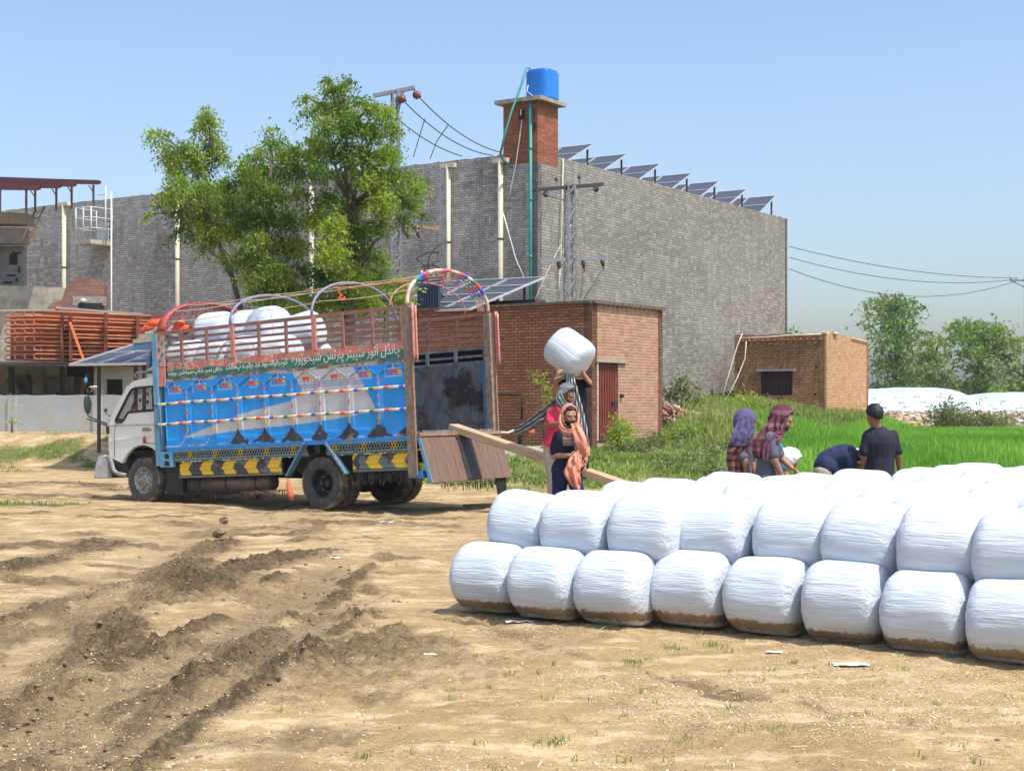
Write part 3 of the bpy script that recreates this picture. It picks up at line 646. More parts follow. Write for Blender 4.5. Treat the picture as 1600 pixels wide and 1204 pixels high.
# floor, chassis
mb=MB(); mb.box((2.43,-1.0,1.19),(4.86,1.96,.06)); mb.box((-.02,-1.0,1.225),(.10,2.05,.05),1); tb(mb,'bed_floor',[wood,wornblue])
mb=MB()
for y in(-.6,-1.4): mb.box((2.85,y,.90),(5.6,.09,.18))
for x in (.1,.9,1.7,2.5,3.3,4.1,4.7): mb.box((x,-1.0,1.08),(.10,1.9,.14))
mb.tube([(1.62,-.3,.58),(1.62,-1.7,.58)],.07,10); mb.ell((1.62,-1.0,.58),(.2,.18,.18)); mb.tube([(5.25,-.2,.66),(5.25,-1.8,.66)],.05,8); mb.tube([(1.62,-1.0,.62),(4.6,-1.0,.78)],.05,8)
for y in(-.5,-1.5): mb.tube([(1.0,y,.78),(1.62,y,.66),(2.3,y,.80)],.04,6,ry=.05)
mb.box((5.2,-1.0,.95),(1.2,1.4,.35)); mb.box((3.4,-.9,.83),(1.6,1.1,.28)); tb(mb,'chassis',steel)
# pierced lattice skirt
latm=plain('lattice_paint',(.24,.32,.33),.6,.35,12,dirt=(.10,.08,.07),dirtamt=.4); yel=plain('yellow_paint',(.72,.47,.03),.5,.15,10)
def lattice(x0,x1):
    mb=MB(); n=int(round((x1-x0)/.105)); w_=(x1-x0)/n
    for z in (1.012,1.135): mb.box(((x0+x1)/2,.0,z),(x1-x0,.022,.022))
    for i in range(n):
        a=x0+i*w_
        for s in range(2):
            b=a+w_*.5*s
            mb.beam((b,.004,1.02),(b+w_*.55,.004,1.128),.008,.011,1 if (i%5==2) else 0,up=(0,1,0)); mb.beam((b+w_*.55,.010,1.02),(b,.010,1.128),.008,.011,1 if(i%5==2) else 0,up=(0,1,0))
    mb.box(((x0+x1)/2,-.05,1.06),(x1-x0,.006,.17),2); mb.box(((x0+x1)/2,-.03,.985),(x1-x0,.05,.03),3)
    tb(mb,'lattice_skirt',[latm,yel,black_cl,plain('teal_trim',(.06,.20,.17),.6,.4,8,dirt=(.3,.2,.15),dirtamt=.45)])
lattice(.0,1.48); lattice(1.84,4.54)
# hazard boards
def gh(A,B): return .014*np.abs(np.sin((B-.74)*np.pi/.072))
def gc(A,B):
    y=np.abs(((B-.86)/.12)); ph=((A-.02)/.46- (1-y)*.22*1.0)%1; c=np.where((ph<.48)[...,None],np.array([.80,.52,.02]),np.array([.05,.055,.06]))
    n=fbm(A*5,B*5,4); c=np.where((ph>.48)[...,None]&(n>.5)[...,None],np.array([.14,.16,.18]),c); c=c*(.85+.3*n)[...,None]; return c
hpanel('hazard_board',.02,1.03,.755,.965,.009,gh,gc,-.03,pnt2,TR)
hpanel('hazard_board',2.36,4.44,.755,.965,.009,gh,gc,-.03,pnt2,TR)
for gx_,gl_ in((3.4,2.1),(.52,1.0)): mb=MB(); mb.box((gx_,-.03,.738),(gl_,.05,.03)); tb(mb,'guard_bar',plain('green_grey_trim',(.16,.20,.17),.6,.4,9,dirt=(.2,.12,.08),dirtamt=.4))
# fuel tank, battery box
mb=MB(); mb.tube([(2.72,-.22,.62),(4.38,-.22,.62)],.13,18); 
for x in(2.95,3.55,4.1): mb.tube([(x,-.22,.62),(x+.03,-.22,.62)],.137,18,1)
tb(mb,'fuel_tank',[plain('rusty_tank',(.13,.105,.09),.5,.4,6,.4,dirt=(.18,.10,.07),dirtamt=.4),steel])
mb=MB(); mb.box((4.60,-.25,.72),(.36,.4,.48)); tb(mb,'battery_box',plain('black_box',(.02,.02,.02),.6))
# fringe of chains and straps
def fringe(x0,x1,y,zt,n,L,seed,name='chain_fringe'):
    r=random.Random(seed); mb=MB()
    for i in range(n):
        x=x0+(x1-x0)*i/n+r.uniform(-.008,.008); l=L*r.uniform(.45,1.1); mb.tube([(x,y,zt),(x+r.uniform(-.006,.006),y,zt-l*.5),(x+r.uniform(-.012,.012),y,zt-l)],r.choice((.004,.006,.009)),4)
        if r.random()<.35: mb.ell((x,y,zt-l),(.016,.01,.022),6,5)
    mb.tube([(x0,y,zt),(x1,y,zt)],.006,5); tb(mb,name,steel)
fringe(.0,1.0,-.02,.73,60,.17,1); fringe(2.3,4.4,-.03,.50,70,.09,2)
# small white bulbs/letters strip between lattice and boards
mb=MB(); r=random.Random(5)
for x0,x1 in((.05,1.2),(2.0,4.5)):
    x=x0
    while x<x1:
        w_=r.uniform(.015,.07); 
        if r.random()<.6: mb.box((x+w_/2,.0,.978-.004),(w_,.01,.014))
        x+=w_+r.uniform(.01,.06)
tb(mb,'white_marker_strip',letter)
# wheel guards (angled straps)
for a,b in (((1.86,.02,1.16),(2.20,.03,.70)),((1.46,.02,1.16),(1.10,.03,.70))):
    mb=MB(); mb.beam(a,b,.03,.11,up=(0,1,0)); mb.beam((a[0],-.3,a[2]),(b[0],-.3,b[2]),.5,.02,1,up=(0,1,0)); tb(mb,'wheel_guard',[plain('flaking_blue_guard',(.10,.25,.36),.6,.4,6,dirt=(.30,.17,.10),dirtamt=.38),steel])
mb=MB(); mb.box((1.66,-.25,1.155),(.5,.45,.02)); tb(mb,'wheel_arch_plate',steel)
mb=MB(); mb.tube([(2.19,.05,.66),(2.17,.06,.55),(2.14,.06,.42),(2.12,.05,.34)],[.02,.035,.045,.012],8); tb(mb,'red_tassel',plain('salmon_cloth',(.75,.16,.10),.8,.3,20))
mb=MB(); mb.box((-.10,-.12,.66),(.22,.28,.10)); tb(mb,'rear_bracket',plain('bright_blue',(.03,.22,.60),.45,.2,6))
# tailgate
tgm=NT('tailgate_wood'); o_=tgm.co('UV'); a1=tgm.noise(tgm.mp(tgm.co(),(4,12,1.3)),3,6,.7); tgm.P(Base_Color=tgm.mix(tgm.ramp(a1,.3,.7),(.11,.070,.055),(.21,.135,.10)),Roughness=.8); tgm.bump(a1,.4,.01)
TG=MB(); A=Vector((-.13,.02,1.20)); B=Vector((-.13,-2.02,1.20)); dn=Vector((-.19,0,-.67)); 
def tgq(y0,y1,t0,t1,off,mi,th=.04):
    n=Vector((-.67,0,.19)).normalized(); a=Vector((A.x,y0,A.z))+dn*t0+n*off; b=Vector((A.x,y1,A.z))+dn*t0+n*off; TG.quad(a,b,b+dn*(t1-t0),a+dn*(t1-t0),mi,th)
for i in range(9): 
    y0=.0-i*.2222; tgq(y0-.003,y0-.2195,.02,1,0,0)
tgq(-.86,-1.20,.10,.99,.045,1,.01); tgq(.012,-.0,0,1,.0,2,.05); tgq(.02,-2.02,-.02,.05,.03,3,.03)
tb(TG,'tailgate',[tgm.m,plain('rubber_strip',(.035,.033,.037),.6,.3,8),bluepost,wood])
mb=MB(); 
for y in (-.85,-1.15): mb.tube([(-.14,y,1.23),(-.18,y,1.18),(-.20,y,1.12)],.012,6)
mb.box((-.13,-1.0,1.245),(.06,1.8,.03),1); tb(mb,'gate_hinge',[black,wornblue])
r=random.Random(9); mb=MB()
for i in range(46):
    y=-.25-i*.032; l=r.uniform(.04,.13); mb.tube([(-.33,y,.52),(-.33+r.uniform(-.01,.01),y,.52-l)],r.choice((.004,.006,.009)),4)
tb(mb,'chain_fringe',steel)
mb=MB(); mb.quad((-.30,-1.62,.56),(-.30,-1.90,.55),(-.32,-1.86,.28),(-.32,-1.66,.25),0,.02); mb.tube([(-.3,-1.72,.27),(-.3,-1.73,.22)],.02,5); tb(mb,'black_flap',black_cl)
# ---------------- wheels
dustyt=NT('dusty_tyre'); o_=dustyt.co(); dustyt.P(Base_Color=dustyt.mix(dustyt.ramp(dustyt.noise(o_,5,6,.7),.40,.60),(.040,.038,.037),(.27,.21,.14)),Roughness=.85); dustyt.bump(dustyt.noise(o_,30,3,.6),.4,.01)
side_t=plain('tyre_sidewall',(.055,.056,.062),.55,.3,5,dirt=(.22,.18,.13),dirtamt=.35)
def wheel(x,y,z,r,front,name='wheel',w_=.20,sgn=1):
    c=(x,y,z); W=empty('wheel',(x,y,z),None,None); W.parent=TR
    mb=MB(); R_=r; pr=[(-.5*w_,r*.58),(-.52*w_,r*.72),(-.50*w_,r*.90),(-.42*w_,r*.97),(-.30*w_,r*.995)]
    pr+= [(-.28*w_,r*.975),(-.22*w_,r*.975),(-.2*w_,r),(-.03*w_,r),(-.02*w_,r*.975),(.02*w_,r*.975),(.03*w_,r)]
    pr+= [(.2*w_,r),(.22*w_,r*.975),(.28*w_,r*.975),(.30*w_,r*.995),(.42*w_,r*.97),(.50*w_,r*.90),(.52*w_,r*.72),(.5*w_,r*.58)]
    mb.lathe((0,0,0),(0,sgn,0),pr,48,0)
    for k in range(48):
        a=2*math.pi*k/48
        for s in(-1,1):
            M=Matrix.Rotation(-a,3,'Y'); p=M@Vector((r*.978,0,0)); mb.box((p.x,s*w_*.40,p.z),(.012,w_*.14,.020),0,M)
    fs=[i for i,f in enumerate(mb.f)]
    o=mb.build('tyre',[dustyt.m,side_t],W)
    for p in o.data.polygons:
        n=p.normal; q=p.center; rr=math.hypot(q.x,q.z)
        if rr<r*.90: p.material_index=1
    mb=MB()
    if front: mb.lathe((0,0,0),(0,sgn,0),[(.42*w_,r*.60),(.50*w_,r*.57),(.46*w_,r*.53),(.30*w_,r*.50),(.22*w_,r*.40),(.32*w_,r*.30),(.50*w_,r*.22),(.52*w_,r*.13),(.62*w_,r*.12),(.64*w_,.0)],32)
    else: mb.lathe((0,0,0),(0,sgn,0),[(.42*w_,r*.60),(.52*w_,r*.57),(.50*w_,r*.53),(.10*w_,r*.50),(-.30*w_,r*.44),(-.42*w_,r*.30),(-.30*w_,r*.22),(.0*w_,r*.20),(.05*w_,0)],32)
    mb.build('rim',plain('rim_front',(.40,.39,.37),.45,.3,10,.3,dirt=(.06,.05,.05),dirtamt=.45) if front else plain('rim_dark',(.035,.035,.042),.45,.3,10,.3,dirt=(.13,.11,.09),dirtamt=.35),W)
    for k in range(6 if front else 8):
        mb=MB(); a=2*math.pi*k/(6 if front else 8); q=r*(.36 if front else .36); hy=(.30 if front else -.36)*w_*sgn
        mb.lathe((q*math.cos(a),hy,q*math.sin(a)),(0,sgn,0),[(0,.030 if front else .018),(.025,.028 if front else .016),(.03,.0)],6); mb.build('wheel_nut',chrome,W)
    return W
wheel(5.25,-.12,.712,.362,True,w_=.19); wheel(5.25,-1.88,.712,.362,True,w_=.19,sgn=-1)
wheel(1.62,-.12,.578,.380,False,w_=.20); wheel(1.62,-.38,.578,.380,False,w_=.20); wheel(1.62,-1.62,.578,.380,False,w_=.20,sgn=-1); wheel(1.62,-1.88,.578,.380,False,w_=.20,sgn=-1)
# ---------------- cab
arc=[(5.28+.50*math.cos(a),.74+.52*math.sin(a)) for a in np.linspace(math.acos(-.62),math.acos(.84),12)][::-1]
outer=[(4.93,1.20),(4.97,1.16)]+[(5.28+.50*math.cos(a),.76+.50*math.sin(a)) for a in np.linspace(2.30,.55,14)]+[(5.74,.99),(5.93,1.06),(6.02,1.10),(6.045,1.20),(6.035,1.50),(6.00,1.64),(5.955,1.71),(5.70,2.02),(5.55,2.20),(5.49,2.25),(5.40,2.285),(4.93,2.33)]
hole=[(4.99,1.80),(4.99,2.17),(5.40,2.165),(5.475,2.14),(5.55,2.06),(5.84,1.70),(5.855,1.665),(5.83,1.645),(5.72,1.645),(5.66,1.68),(5.59,1.77),(5.54,1.795)]
CB=MB()
for y0,y1 in((-.05,-.10),(-1.85,-1.80)): CB.xzprism(outer,[hole],y0,y1)
def strip(pts,y0,y1,mi=0,t=.03):
    vs=[];fs=[]
    for p in pts: vs+=[(p[0],y0,p[1]),(p[0],y1,p[1])]
    for i in range(len(pts)-1): fs.append((2*i,2*i+1,2*i+3,2*i+2))
    CB.add(vs,fs,mi,True)
strip([(5.93,1.05),(6.02,1.10),(6.045,1.20),(6.035,1.50),(6.00,1.64),(5.955,1.71)],-.06,-1.84); strip([(5.55,2.20),(5.49,2.25),(5.40,2.287),(4.93,2.332)],-.06,-1.84)
CB.box((4.95,-.95,1.78),(.04,1.76,1.10)); CB.beam((5.955,-.09,1.71),(5.55,-.09,2.20),.08,.05); CB.beam((5.955,-1.81,1.71),(5.55,-1.81,2.20),.08,.05)
cb=tb(CB,'cab_body',white_p); m=cb.modifiers.new('b','BEVEL'); m.width=.014; m.segments=2; m.limit_method='ANGLE'; m.angle_limit=R(50)
mb=MB(); mb.quad((5.955,-.1,1.715),(5.955,-1.8,1.715),(5.55,-1.8,2.20),(5.55,-.1,2.20)); tb(mb,'windscreen',glass)
for y in(-.075,-1.825):
    mb=MB(); mb.add([(p[0],y,p[1]) for p in hole],[tuple(range(len(hole)))]); W_=tb(mb,'side_window',glass)
mb=MB(); k=len(hole)
mb.tube([(p[0],-.048,p[1]) for p in hole+hole[:1]],.02,6); tb(mb,'window_seal',black)
mb=MB(); mb.box((5.50,-.95,1.25),(1.0,1.7,.05)); mb.box((5.10,-.5,1.55),(.16,.55,.60)); mb.box((5.10,-1.35,1.55),(.16,.55,.60)); mb.box((5.30,-.5,1.38),(.45,.5,.14)); mb.box((5.30,-1.35,1.38),(.45,.5,.14)); mb.box((5.85,-.95,1.55),(.2,1.65,.25)); tb(mb,'cab_interior',plain('dark_vinyl',(.035,.032,.03),.6))
mb=MB(); c=Vector((5.62,-1.35,1.74)); mb.tube([c+Vector((.06*math.sin(a),.19*math.cos(a),.18*math.sin(a))) for a in np.linspace(0,2*np.pi,21)],.013,6); tb(mb,'steering_wheel',black)
mb=MB(); r=random.Random(4)
for i in range(15):
    x=r.uniform(5.03,5.75); z=2.13-r.uniform(0,.10)-(.25 if x>5.55 else 0)*r.random()-(0.3*r.random() if x<5.15 else 0); mb.ell((x,-.2-r.uniform(0,.3),z),(.025,.02,.035),7,5,r.choice((0,0,1,2)))
for i in range(6): mb.ell((5.62+.03*i,-.25,1.98-.055*i),(.028,.02,.035),7,5,0)
tb(mb,'cab_trinkets',[redm,plain('pink_tinsel',(.6,.3,.35),.4),plain('dark_tinsel',(.09,.06,.05),.4)])
seam=plain('seam_dark',(.10,.095,.08),.7)
mb=MB(); L=lambda pts:mb.tube([(p[0],-.047,p[1]) for p in pts],.0045,5)
L([(4.985,1.26),(4.975,2.22)]); L([(4.985,1.26),(5.03,1.28),(5.25,1.30)]); L([(5.86,1.63),(5.90,1.45),(5.90,1.10)]); tb(mb,'door_seam',seam)
mb=MB(); mb.beam((4.97,-.046,1.575),(6.02,-.046,1.60),.012,.016); mb.beam((4.97,-.046,1.40),(6.03,-.046,1.36),.012,.010,1); tb(mb,'door_moulding',[plain('moulding_shadow',(.42,.42,.38),.5),plain('white_line',(.78,.78,.74),.4)])
mb=MB(); mb.tube([(5.28+.515*math.cos(a),-.05,.76+.515*math.sin(a)) for a in np.linspace(2.3,.5,16)],.016,6); tb(mb,'fender_lip',white_p)
mb=MB(); mb.box((5.17,-.035,1.505),(.13,.02,.05)); mb.tube([(5.09,-.03,1.50),(5.05,-.028,1.49)],.012,6); tb(mb,'door_handle',plain('handle_grey',(.28,.27,.25),.4))
mb=MB(); mb.tube([(5.19,-.03,1.40),(5.20,-.02,1.36),(5.19,-.02,1.30)],[.008,.02,.024],7); tb(mb,'red_tassel',redm)
mb=MB(); mb.box((6.035,-.08,1.53),(.05,.10,.12)); mb.box((6.045,-.05,1.53),(.03,.05,.08),1); tb(mb,'indicator_lamp',[black,plain('dark_lens',(.12,.03,.02),.2)])
for y in(-.35,-1.55):
    mb=MB(); mb.lathe((6.05,y,1.28),(1,0,0),[(0,.11),(.03,.11),(.03,.09),(.02,.0)],20); tb(mb,'headlight',chrome)
mb=MB(); mb.box((6.05,-.95,1.27),(.02,.9,.16)); tb(mb,'grille',black)
# bumper with upturned painted end
mb=MB(); mb.xzprism([(6.40,.77),(6.07,.76),(6.055,1.10),(6.10,1.14),(6.27,1.12),(6.33,1.0)],[],-.02,-1.88); bb=tb(mb,'bumper',plain('scraped_white_bumper',(.56,.55,.54),.6,.2,7,dirt=(.25,.13,.07),dirtamt=.36)); m=bb.modifiers.new('b','BEVEL'); m.width=.02; m.segments=2
mb=MB(); mb.tube([(6.08,-.04,1.10),(6.0,-.04,1.09),(5.97,-.04,1.0),(5.94,-.05,.88),(5.85,-.06,.83),(5.68,-.08,.80)],.035,10); tb(mb,'bumper_stay',plain('grey_pipe',(.30,.29,.28),.5,.3,9,dirt=(.12,.10,.08),dirtamt=.4))
mb=MB(); mb.box((5.85,-.95,.87),(.38,1.7,.20)); mb.box((5.0,-.2,1.0),(.12,.25,.5)); tb(mb,'under_cab',steel)
# mirror
mb=MB(); mb.tube([(6.03,-.03,1.63),(6.12,.16,1.72),(6.14,.26,1.76),(6.13,.28,1.98)],.011,6); mb.tube([(6.03,-.03,1.60),(6.12,.18,1.69),(6.15,.28,1.72)],.011,6); mo=tb(mb,'mirror_arm',steel)
mb=MB(); mb.ell((6.12,.28,1.95),(.035,.075,.16),14,12); tb(mb,'mirror',plain('mirror_shell',(.03,.05,.035),.25),par=mo)
mb=MB(); mb.ell((6.14,.28,2.33),(.03,.03,.05),8,6); mb.tube([(6.13,.28,2.42),(6.14,.28,2.30),(6.12,.28,2.14)],.007,5,1); mb.ell((6.11,.28,2.15),(.02,.02,.05),6,5,1); tb(mb,'hanging_charm',[plain('blue_charm',(.03,.25,.65),.4),steel],par=mo)
mb=MB(); mb.tube([(5.93,-.02,1.74),(6.0,.02,1.80),(6.03,.03,1.86)],.006,5); mb.ell((5.99,.02,1.85),(.03,.02,.035),8,6); tb(mb,'wing_mirror',steel)
# roof carrier on cab, decorated peak above
mb=MB()
for y in(-.2,-1.7):
    mb.tube([(5.50,y,2.33),(5.54,y,2.38),(5.50,y,2.42),(4.95,y,2.44)],.014,6); mb.tube([(5.3,y,2.30),(5.28,y,2.42)],.012,6)
for x in(5.52,5.25,5.0): mb.tube([(x,-.2,2.42),(x,-1.7,2.42)],.012,6)
tb(mb,'cab_roof_rack',plain('silver_rack',(.42,.42,.40),.4,.2,10,.4))
mb=MB(); mb.box((5.10,-1.0,2.86),(.52,1.95,.12)); mb.box((5.365,-1.0,2.86),(.02,1.95,.13),1); mb.box((5.1,-.018,2.80),(.50,.02,.09),2); mb.box((5.1,-.018,2.90),(.50,.02,.07),1); mb.box((5.05,-.03,2.97),(.36,.04,.07),1); tb(mb,'crown_board',[wornblue,plain('cream_board',(.50,.46,.36),.7,.3,9),plain('dull_blue_stripe',(.10,.25,.38),.6)])
mb=MB(); mb.box((5.02,-1.0,2.62),(.10,1.7,.45)); r=random.Random(8)
for i in range(14): mb.ell((5.12+r.uniform(-.05,.08),-.10-r.uniform(0,.25),2.45+.035*i),(.035,.035,.03),6,5,i%2)
mb.tube([(5.0,-.1,2.75),(5.02,-.02,2.6),(5.0,-.0,2.46)],[.03,.045,.03],8,2); tb(mb,'dark_gear',[black_cl,plain('pale_beads',(.45,.45,.45),.5),plain('blue_gear',(.12,.20,.38),.7)])
# ---------------- interior low floor dirt etc done. tyre ground contact checked by measurement
def shearcloth(name,c,r,mat,seed,parent=None,label=None,res=36):
    mb=MB(); mb.ell((0,0,0),r,res,res//2); out=[]
    for p in mb.v:
        v=Vector(p); n=v.normalized(); f=1+.45*mn.noise(n*2.2+Vector((seed,0,0)))+.22*mn.noise(n*6+Vector((0,seed,0))); out.append(v*f)
    mb.v=out; return mb
# ============================================================ bales
def bale_mat(name,muddy):
    t=NT(name); o=t.co(); oi=t.n('ObjectInfo').outputs['Random']; cx_=t.n('CombineXYZ',None,X=t.math('MULTIPLY',oi,37.0),Y=t.math('MULTIPLY',oi,91.0)).outputs[0]; o=t.n('VectorMath',{'operation':'ADD'},i0=o,i1=cx_).outputs[0]; o0_=t.co(); m1=t.mp(o,(1.3,15,15)); a=t.noise(m1,2.2,5,.62,.4); b=t.noise(t.mp(o,(2.5,34,34),(3,1,2)),2.0,4,.6,.3); big=t.noise(o,3,3,.6)
    col=t.mix(t.ramp(a,.35,.7),(.52,.59,.68),(.615,.665,.71))
    ov=t.math('MULTIPLY',t.ramp(t.math('FRACT',t.math('MULTIPLY',t.n('SeparateXYZ',None,Vector=o).outputs[0],4.2)),.48,.52),.06); col=t.mix(ov,col,(.60,.66,.75))
    sp=t.noise(o,26,2,.5); col=t.mix(t.math('MULTIPLY',t.ramp(sp,.78,.80),.5),col,(.35,.32,.28))
    rough=.42
    if muddy:
        z=t.math('ADD',t.n('SeparateXYZ',None,Vector=o0_).outputs[2],t.math('MULTIPLY',t.math('SUBTRACT',oi,.5),.03)); n=t.noise(t.mp(o,(1,1,.5)),24,5,.8); zz=t.math('ADD',z,t.math('MULTIPLY',t.math('SUBTRACT',n,.5),.13))
        up=t.ramp(zz,.112,.122,(1,1,1,1),(0,0,0,1)); lo=t.ramp(zz,.040,.052); f=t.math('MULTIPLY',up,lo); f=t.math('MULTIPLY',f,.93)
        col=t.mix(f,col,t.mix(t.ramp(n,.3,.7),(.13,.075,.03),(.26,.155,.07)))
        hz=t.ramp(zz,.10,.20,(1,1,1,1),(0,0,0,1)); col=t.mix(t.math('MULTIPLY',hz,t.math('MULTIPLY',t.ramp(big,.4,.6),.35)),col,(.45,.33,.2))
    t.P(Base_Color=col,Roughness=rough); t.b.inputs['Specular IOR Level'].default_value=.32
    h=t.math('ADD',t.math('MULTIPLY',a,.8),t.math('MULTIPLY',b,.45)); t.set(t.b,'Roughness',t.ramp(big,.35,.65,(.36,.36,.36,1),(.58,.58,.58,1))); t.bump(h,.8,.022); return t.m
bm_c=bale_mat('stretch_film',False); bm_m=bale_mat('muddy_stretch_film',True)
def bale_mesh(seed,mat,nx=44,na=88,flat=True):
    a,Rr=.286,.278; V=[]; o=Vector((seed*7.3,seed*3.1,0))
    ts=[-1+2*i/nx for i in range(nx+1)]
    for t_ in ts:
        s=math.copysign(1-(1-abs(t_))**1.9,t_); prof=max(0,1-abs(s)**6.5)**(1/3.2)
        for j in range(na):
            an=2*math.pi*j/na; x=a*s; cy,cz=math.cos(an),math.sin(an)
            rr=Rr*prof*(1+.045*mn.noise(Vector((x*3,cy*1.2,cz*1.2))+o))
            rr*=1+.016*prof*mn.noise(Vector((x*3,cy*9,cz*9))+o)+.006*mn.noise(Vector((x*5,cy*22,cz*22))+o)
            if abs(s)>.7: 
                e=(abs(s)-.7)/.3; rr*=1+e*.022*math.sin(an*13+4*mn.noise(Vector((s,cy*2,cz*2))+o))+e*.02*mn.noise(Vector((cy*9,cz*9,s))+o)
            y=cy*rr; z=cz*rr
            x+=.012*mn.noise(Vector((y*5,z*5,s*2))+o)*abs(s)
            if flat: z=max(z,-Rr+.012+.01*mn.noise(Vector((x*6,y*6,0))+o)) if z<-Rr*.93 else z
            V.append((x,y,z+Rr))
    k=np.arange((nx+1)*na).reshape(nx+1,na); k2=np.roll(k,-1,1); Fq=np.stack([k[:-1],k2[:-1],k2[1:],k[1:]],-1).reshape(-1,4)
    me=bpy.data.meshes.new('bale'); me.from_pydata(V,[],Fq.tolist()); me.materials.append(mat); me.polygons.foreach_set('use_smooth',[True]*len(Fq)); me.update(); return me
BMc=[bale_mesh(i,bm_c) for i in range(9)]; BMm=[bale_mesh(i+10,bm_m) for i in range(8)]
def bale(me,loc,rot,lab,grp='white wrapped bales in the pile',sc=1.0):
    o=bpy.data.objects.new('silage_bale',me); COL.objects.link(o); o.location=loc; o.rotation_euler=rot; o.scale=(sc,sc,sc) if not isinstance(sc,tuple) else sc
    return tag(o,lab,'bale',grp)
dang=math.atan2(-.56,.83); dv_=np.array([.83,-.56]); nv_=np.array([.56,.83]); r=random.Random(77)
front=[(770,11.60),(861,11.20),(966,10.93),(1086,10.82),(1204,10.47),(1326,10.08),(1453,9.66),(1588,9.28)]
W2=['','second','third','fourth','fifth','sixth','seventh','eighth','ninth','tenth','eleventh','twelfth','thirteenth','fourteenth','fifteenth']
words=['first','second','third','fourth','fifth','sixth','seventh','eighth','ninth','tenth']
FX=[]
for i,(u,D) in enumerate(front):
    x=(u-800)/F*D; FX.append((x,D)); edge=' at the left corner of the pile' if i==0 else (' cut by the right edge of the photo' if i==7 else '')
    bale(BMm[i],(x,D,-.012),(0,0,dang+r.uniform(-.04,.04)),f'mud-stained white bale, {words[i]} from left in the front ground row','mud-stained bales of the front ground row',(1.0+r.uniform(-.02,.02),1,1+r.uniform(-.03,.02)))
up0=[(823,11.80),(914,11.42),(1018,11.12),(1127,10.98),(1247,10.66),(1355,10.28),(1476,9.86),(1598,9.46)]
for i,(u,D) in enumerate(up0):
    x=(u-800)/F*D; b=bale(BMc[i],(x,D,.365+r.uniform(-.01,.012)),(r.uniform(-.05,.05),r.uniform(-.05,.05)+(.10 if i==0 else 0),dang+r.uniform(-.07,.07)),f'clean white bale, {words[i]} from left in the row resting on the mud-stained bales','bales of the upper front row',1.02)
    if i==0:
        mb=MB(); mb.tube([(-.16,-.20,.12),(-.10,-.235,.10),(-.04,-.245,.085),(.02,-.24,.13),(.03,-.25,.09)],[.008,.022,.03,.035,.012],9); mb.build('film_tail',bm_c,b)
SIL=[(835,757),(925,755),(945,741),(1080,742),(1088,733),(1150,735),(1165,742),(1240,742),(1252,738),(1300,734),(1360,733),(1368,727),(1430,729),(1470,723),(1700,723)]
def vs_(u): 
    return float(np.interp(u,[a for a,b in SIL],[b for a,b in SIL]))
base0=np.array([(up0[0][0]-800)/F*up0[0][1],up0[0][1]]); ub=0
for k in range(1,15):
    sh=r.uniform(-.12,.12); rowb=0
    for j in range(-3,14):
        p=base0+nv_*.585*k+dv_*(.585*j+sh+(.10*k if k<4 else .2)); p=p+np.array([r.uniform(-.02,.02),r.uniform(-.02,.02)])
        if p[1]<8.6: break
        zb=.355+.014*min(k,7)+gz(p[0],p[1])+r.uniform(-.02,.045); u=800+p[0]/p[1]*F; v=632-(zb+.565-CH)/p[1]*F
        if u>1690 or u<835+ (30 if k>2 else 0): continue
        if j<0 and k<5: continue
        if v<vs_(u)-2.0: continue
        if v<vs_(max(u-45,835))-7 or v<vs_(u+45)-7: continue
        rowb+=1; ub+=1
        bale(BMc[r.randrange(9)],(p[0],p[1],zb),(r.uniform(-.05,.05),r.uniform(-.06,.06),dang+r.uniform(-.12,.12)),
             f'white bale, {words[min(rowb-1,9)]} from left in the {W2[k]} upper row of the pile','white bales on top of the pile behind the front row',1.0+r.uniform(-.02,.03))
for k in range(1,6):
    p=np.array(FX[0])+nv_*.585*k+dv_*.1
    bale(BMm[k%4],(p[0],p[1],gz(p[0],p[1])-.01),(0,0,dang+r.uniform(-.05,.05)),f'ground bale at the left end of the pile, {words[k]} row from the front','ground bales along the left end of the pile')
# bales loaded on the truck (placed in truck coordinates)
def tbale(x,y,z,rz,lab,sc=1.06,ry=0,rx=0):
    o=bale(BMc[int(abs(x*10))%5],(0,0,0),(0,0,0),lab,'white bales loaded on the truck'); o.matrix_world=MT@(Matrix.Translation((x,y,z))@Matrix.Rotation(rz,4,'Z')@Matrix.Rotation(ry,4,'Y')@Matrix.Rotation(rx,4,'X')@Matrix.Scale(sc,4))
tbale(4.46,-.95,2.74,.12,'white bale highest at the front of the truck under the red arch',1.06)
tbale(3.72,-1.0,2.68,.5,'white bale on the truck behind the frontmost one, partly behind the blue arch',1.12)
tbale(3.25,-.85,2.70,-.35,'large white bale in the middle of the truck load under the second arch',1.10)
tbale(2.78,-1.2,2.60,.2,'rearmost white bale of the truck load, leaning down towards the empty bed',1.08,.25)
tbale(4.50,-.36,2.26,.05,'greyish bale low behind the truck rack near the cab',1.08); tbale(3.86,-.36,2.22,.05,'dull bale low behind the truck rack, second from the cab',1.08); tbale(3.22,-.38,2.24,.1,'dull bale low behind the truck rack, third from the cab',1.08)
tbale(2.70,-.45,2.20,.0,'bright bale behind the truck rack at the rear end of the load',1.1); tbale(4.3,-1.5,2.25,.05,'bale on the far side of the truck bed near the cab',1.08); tbale(3.1,-1.6,2.22,.05,'bale on the far side of the truck bed at mid length',1.08)
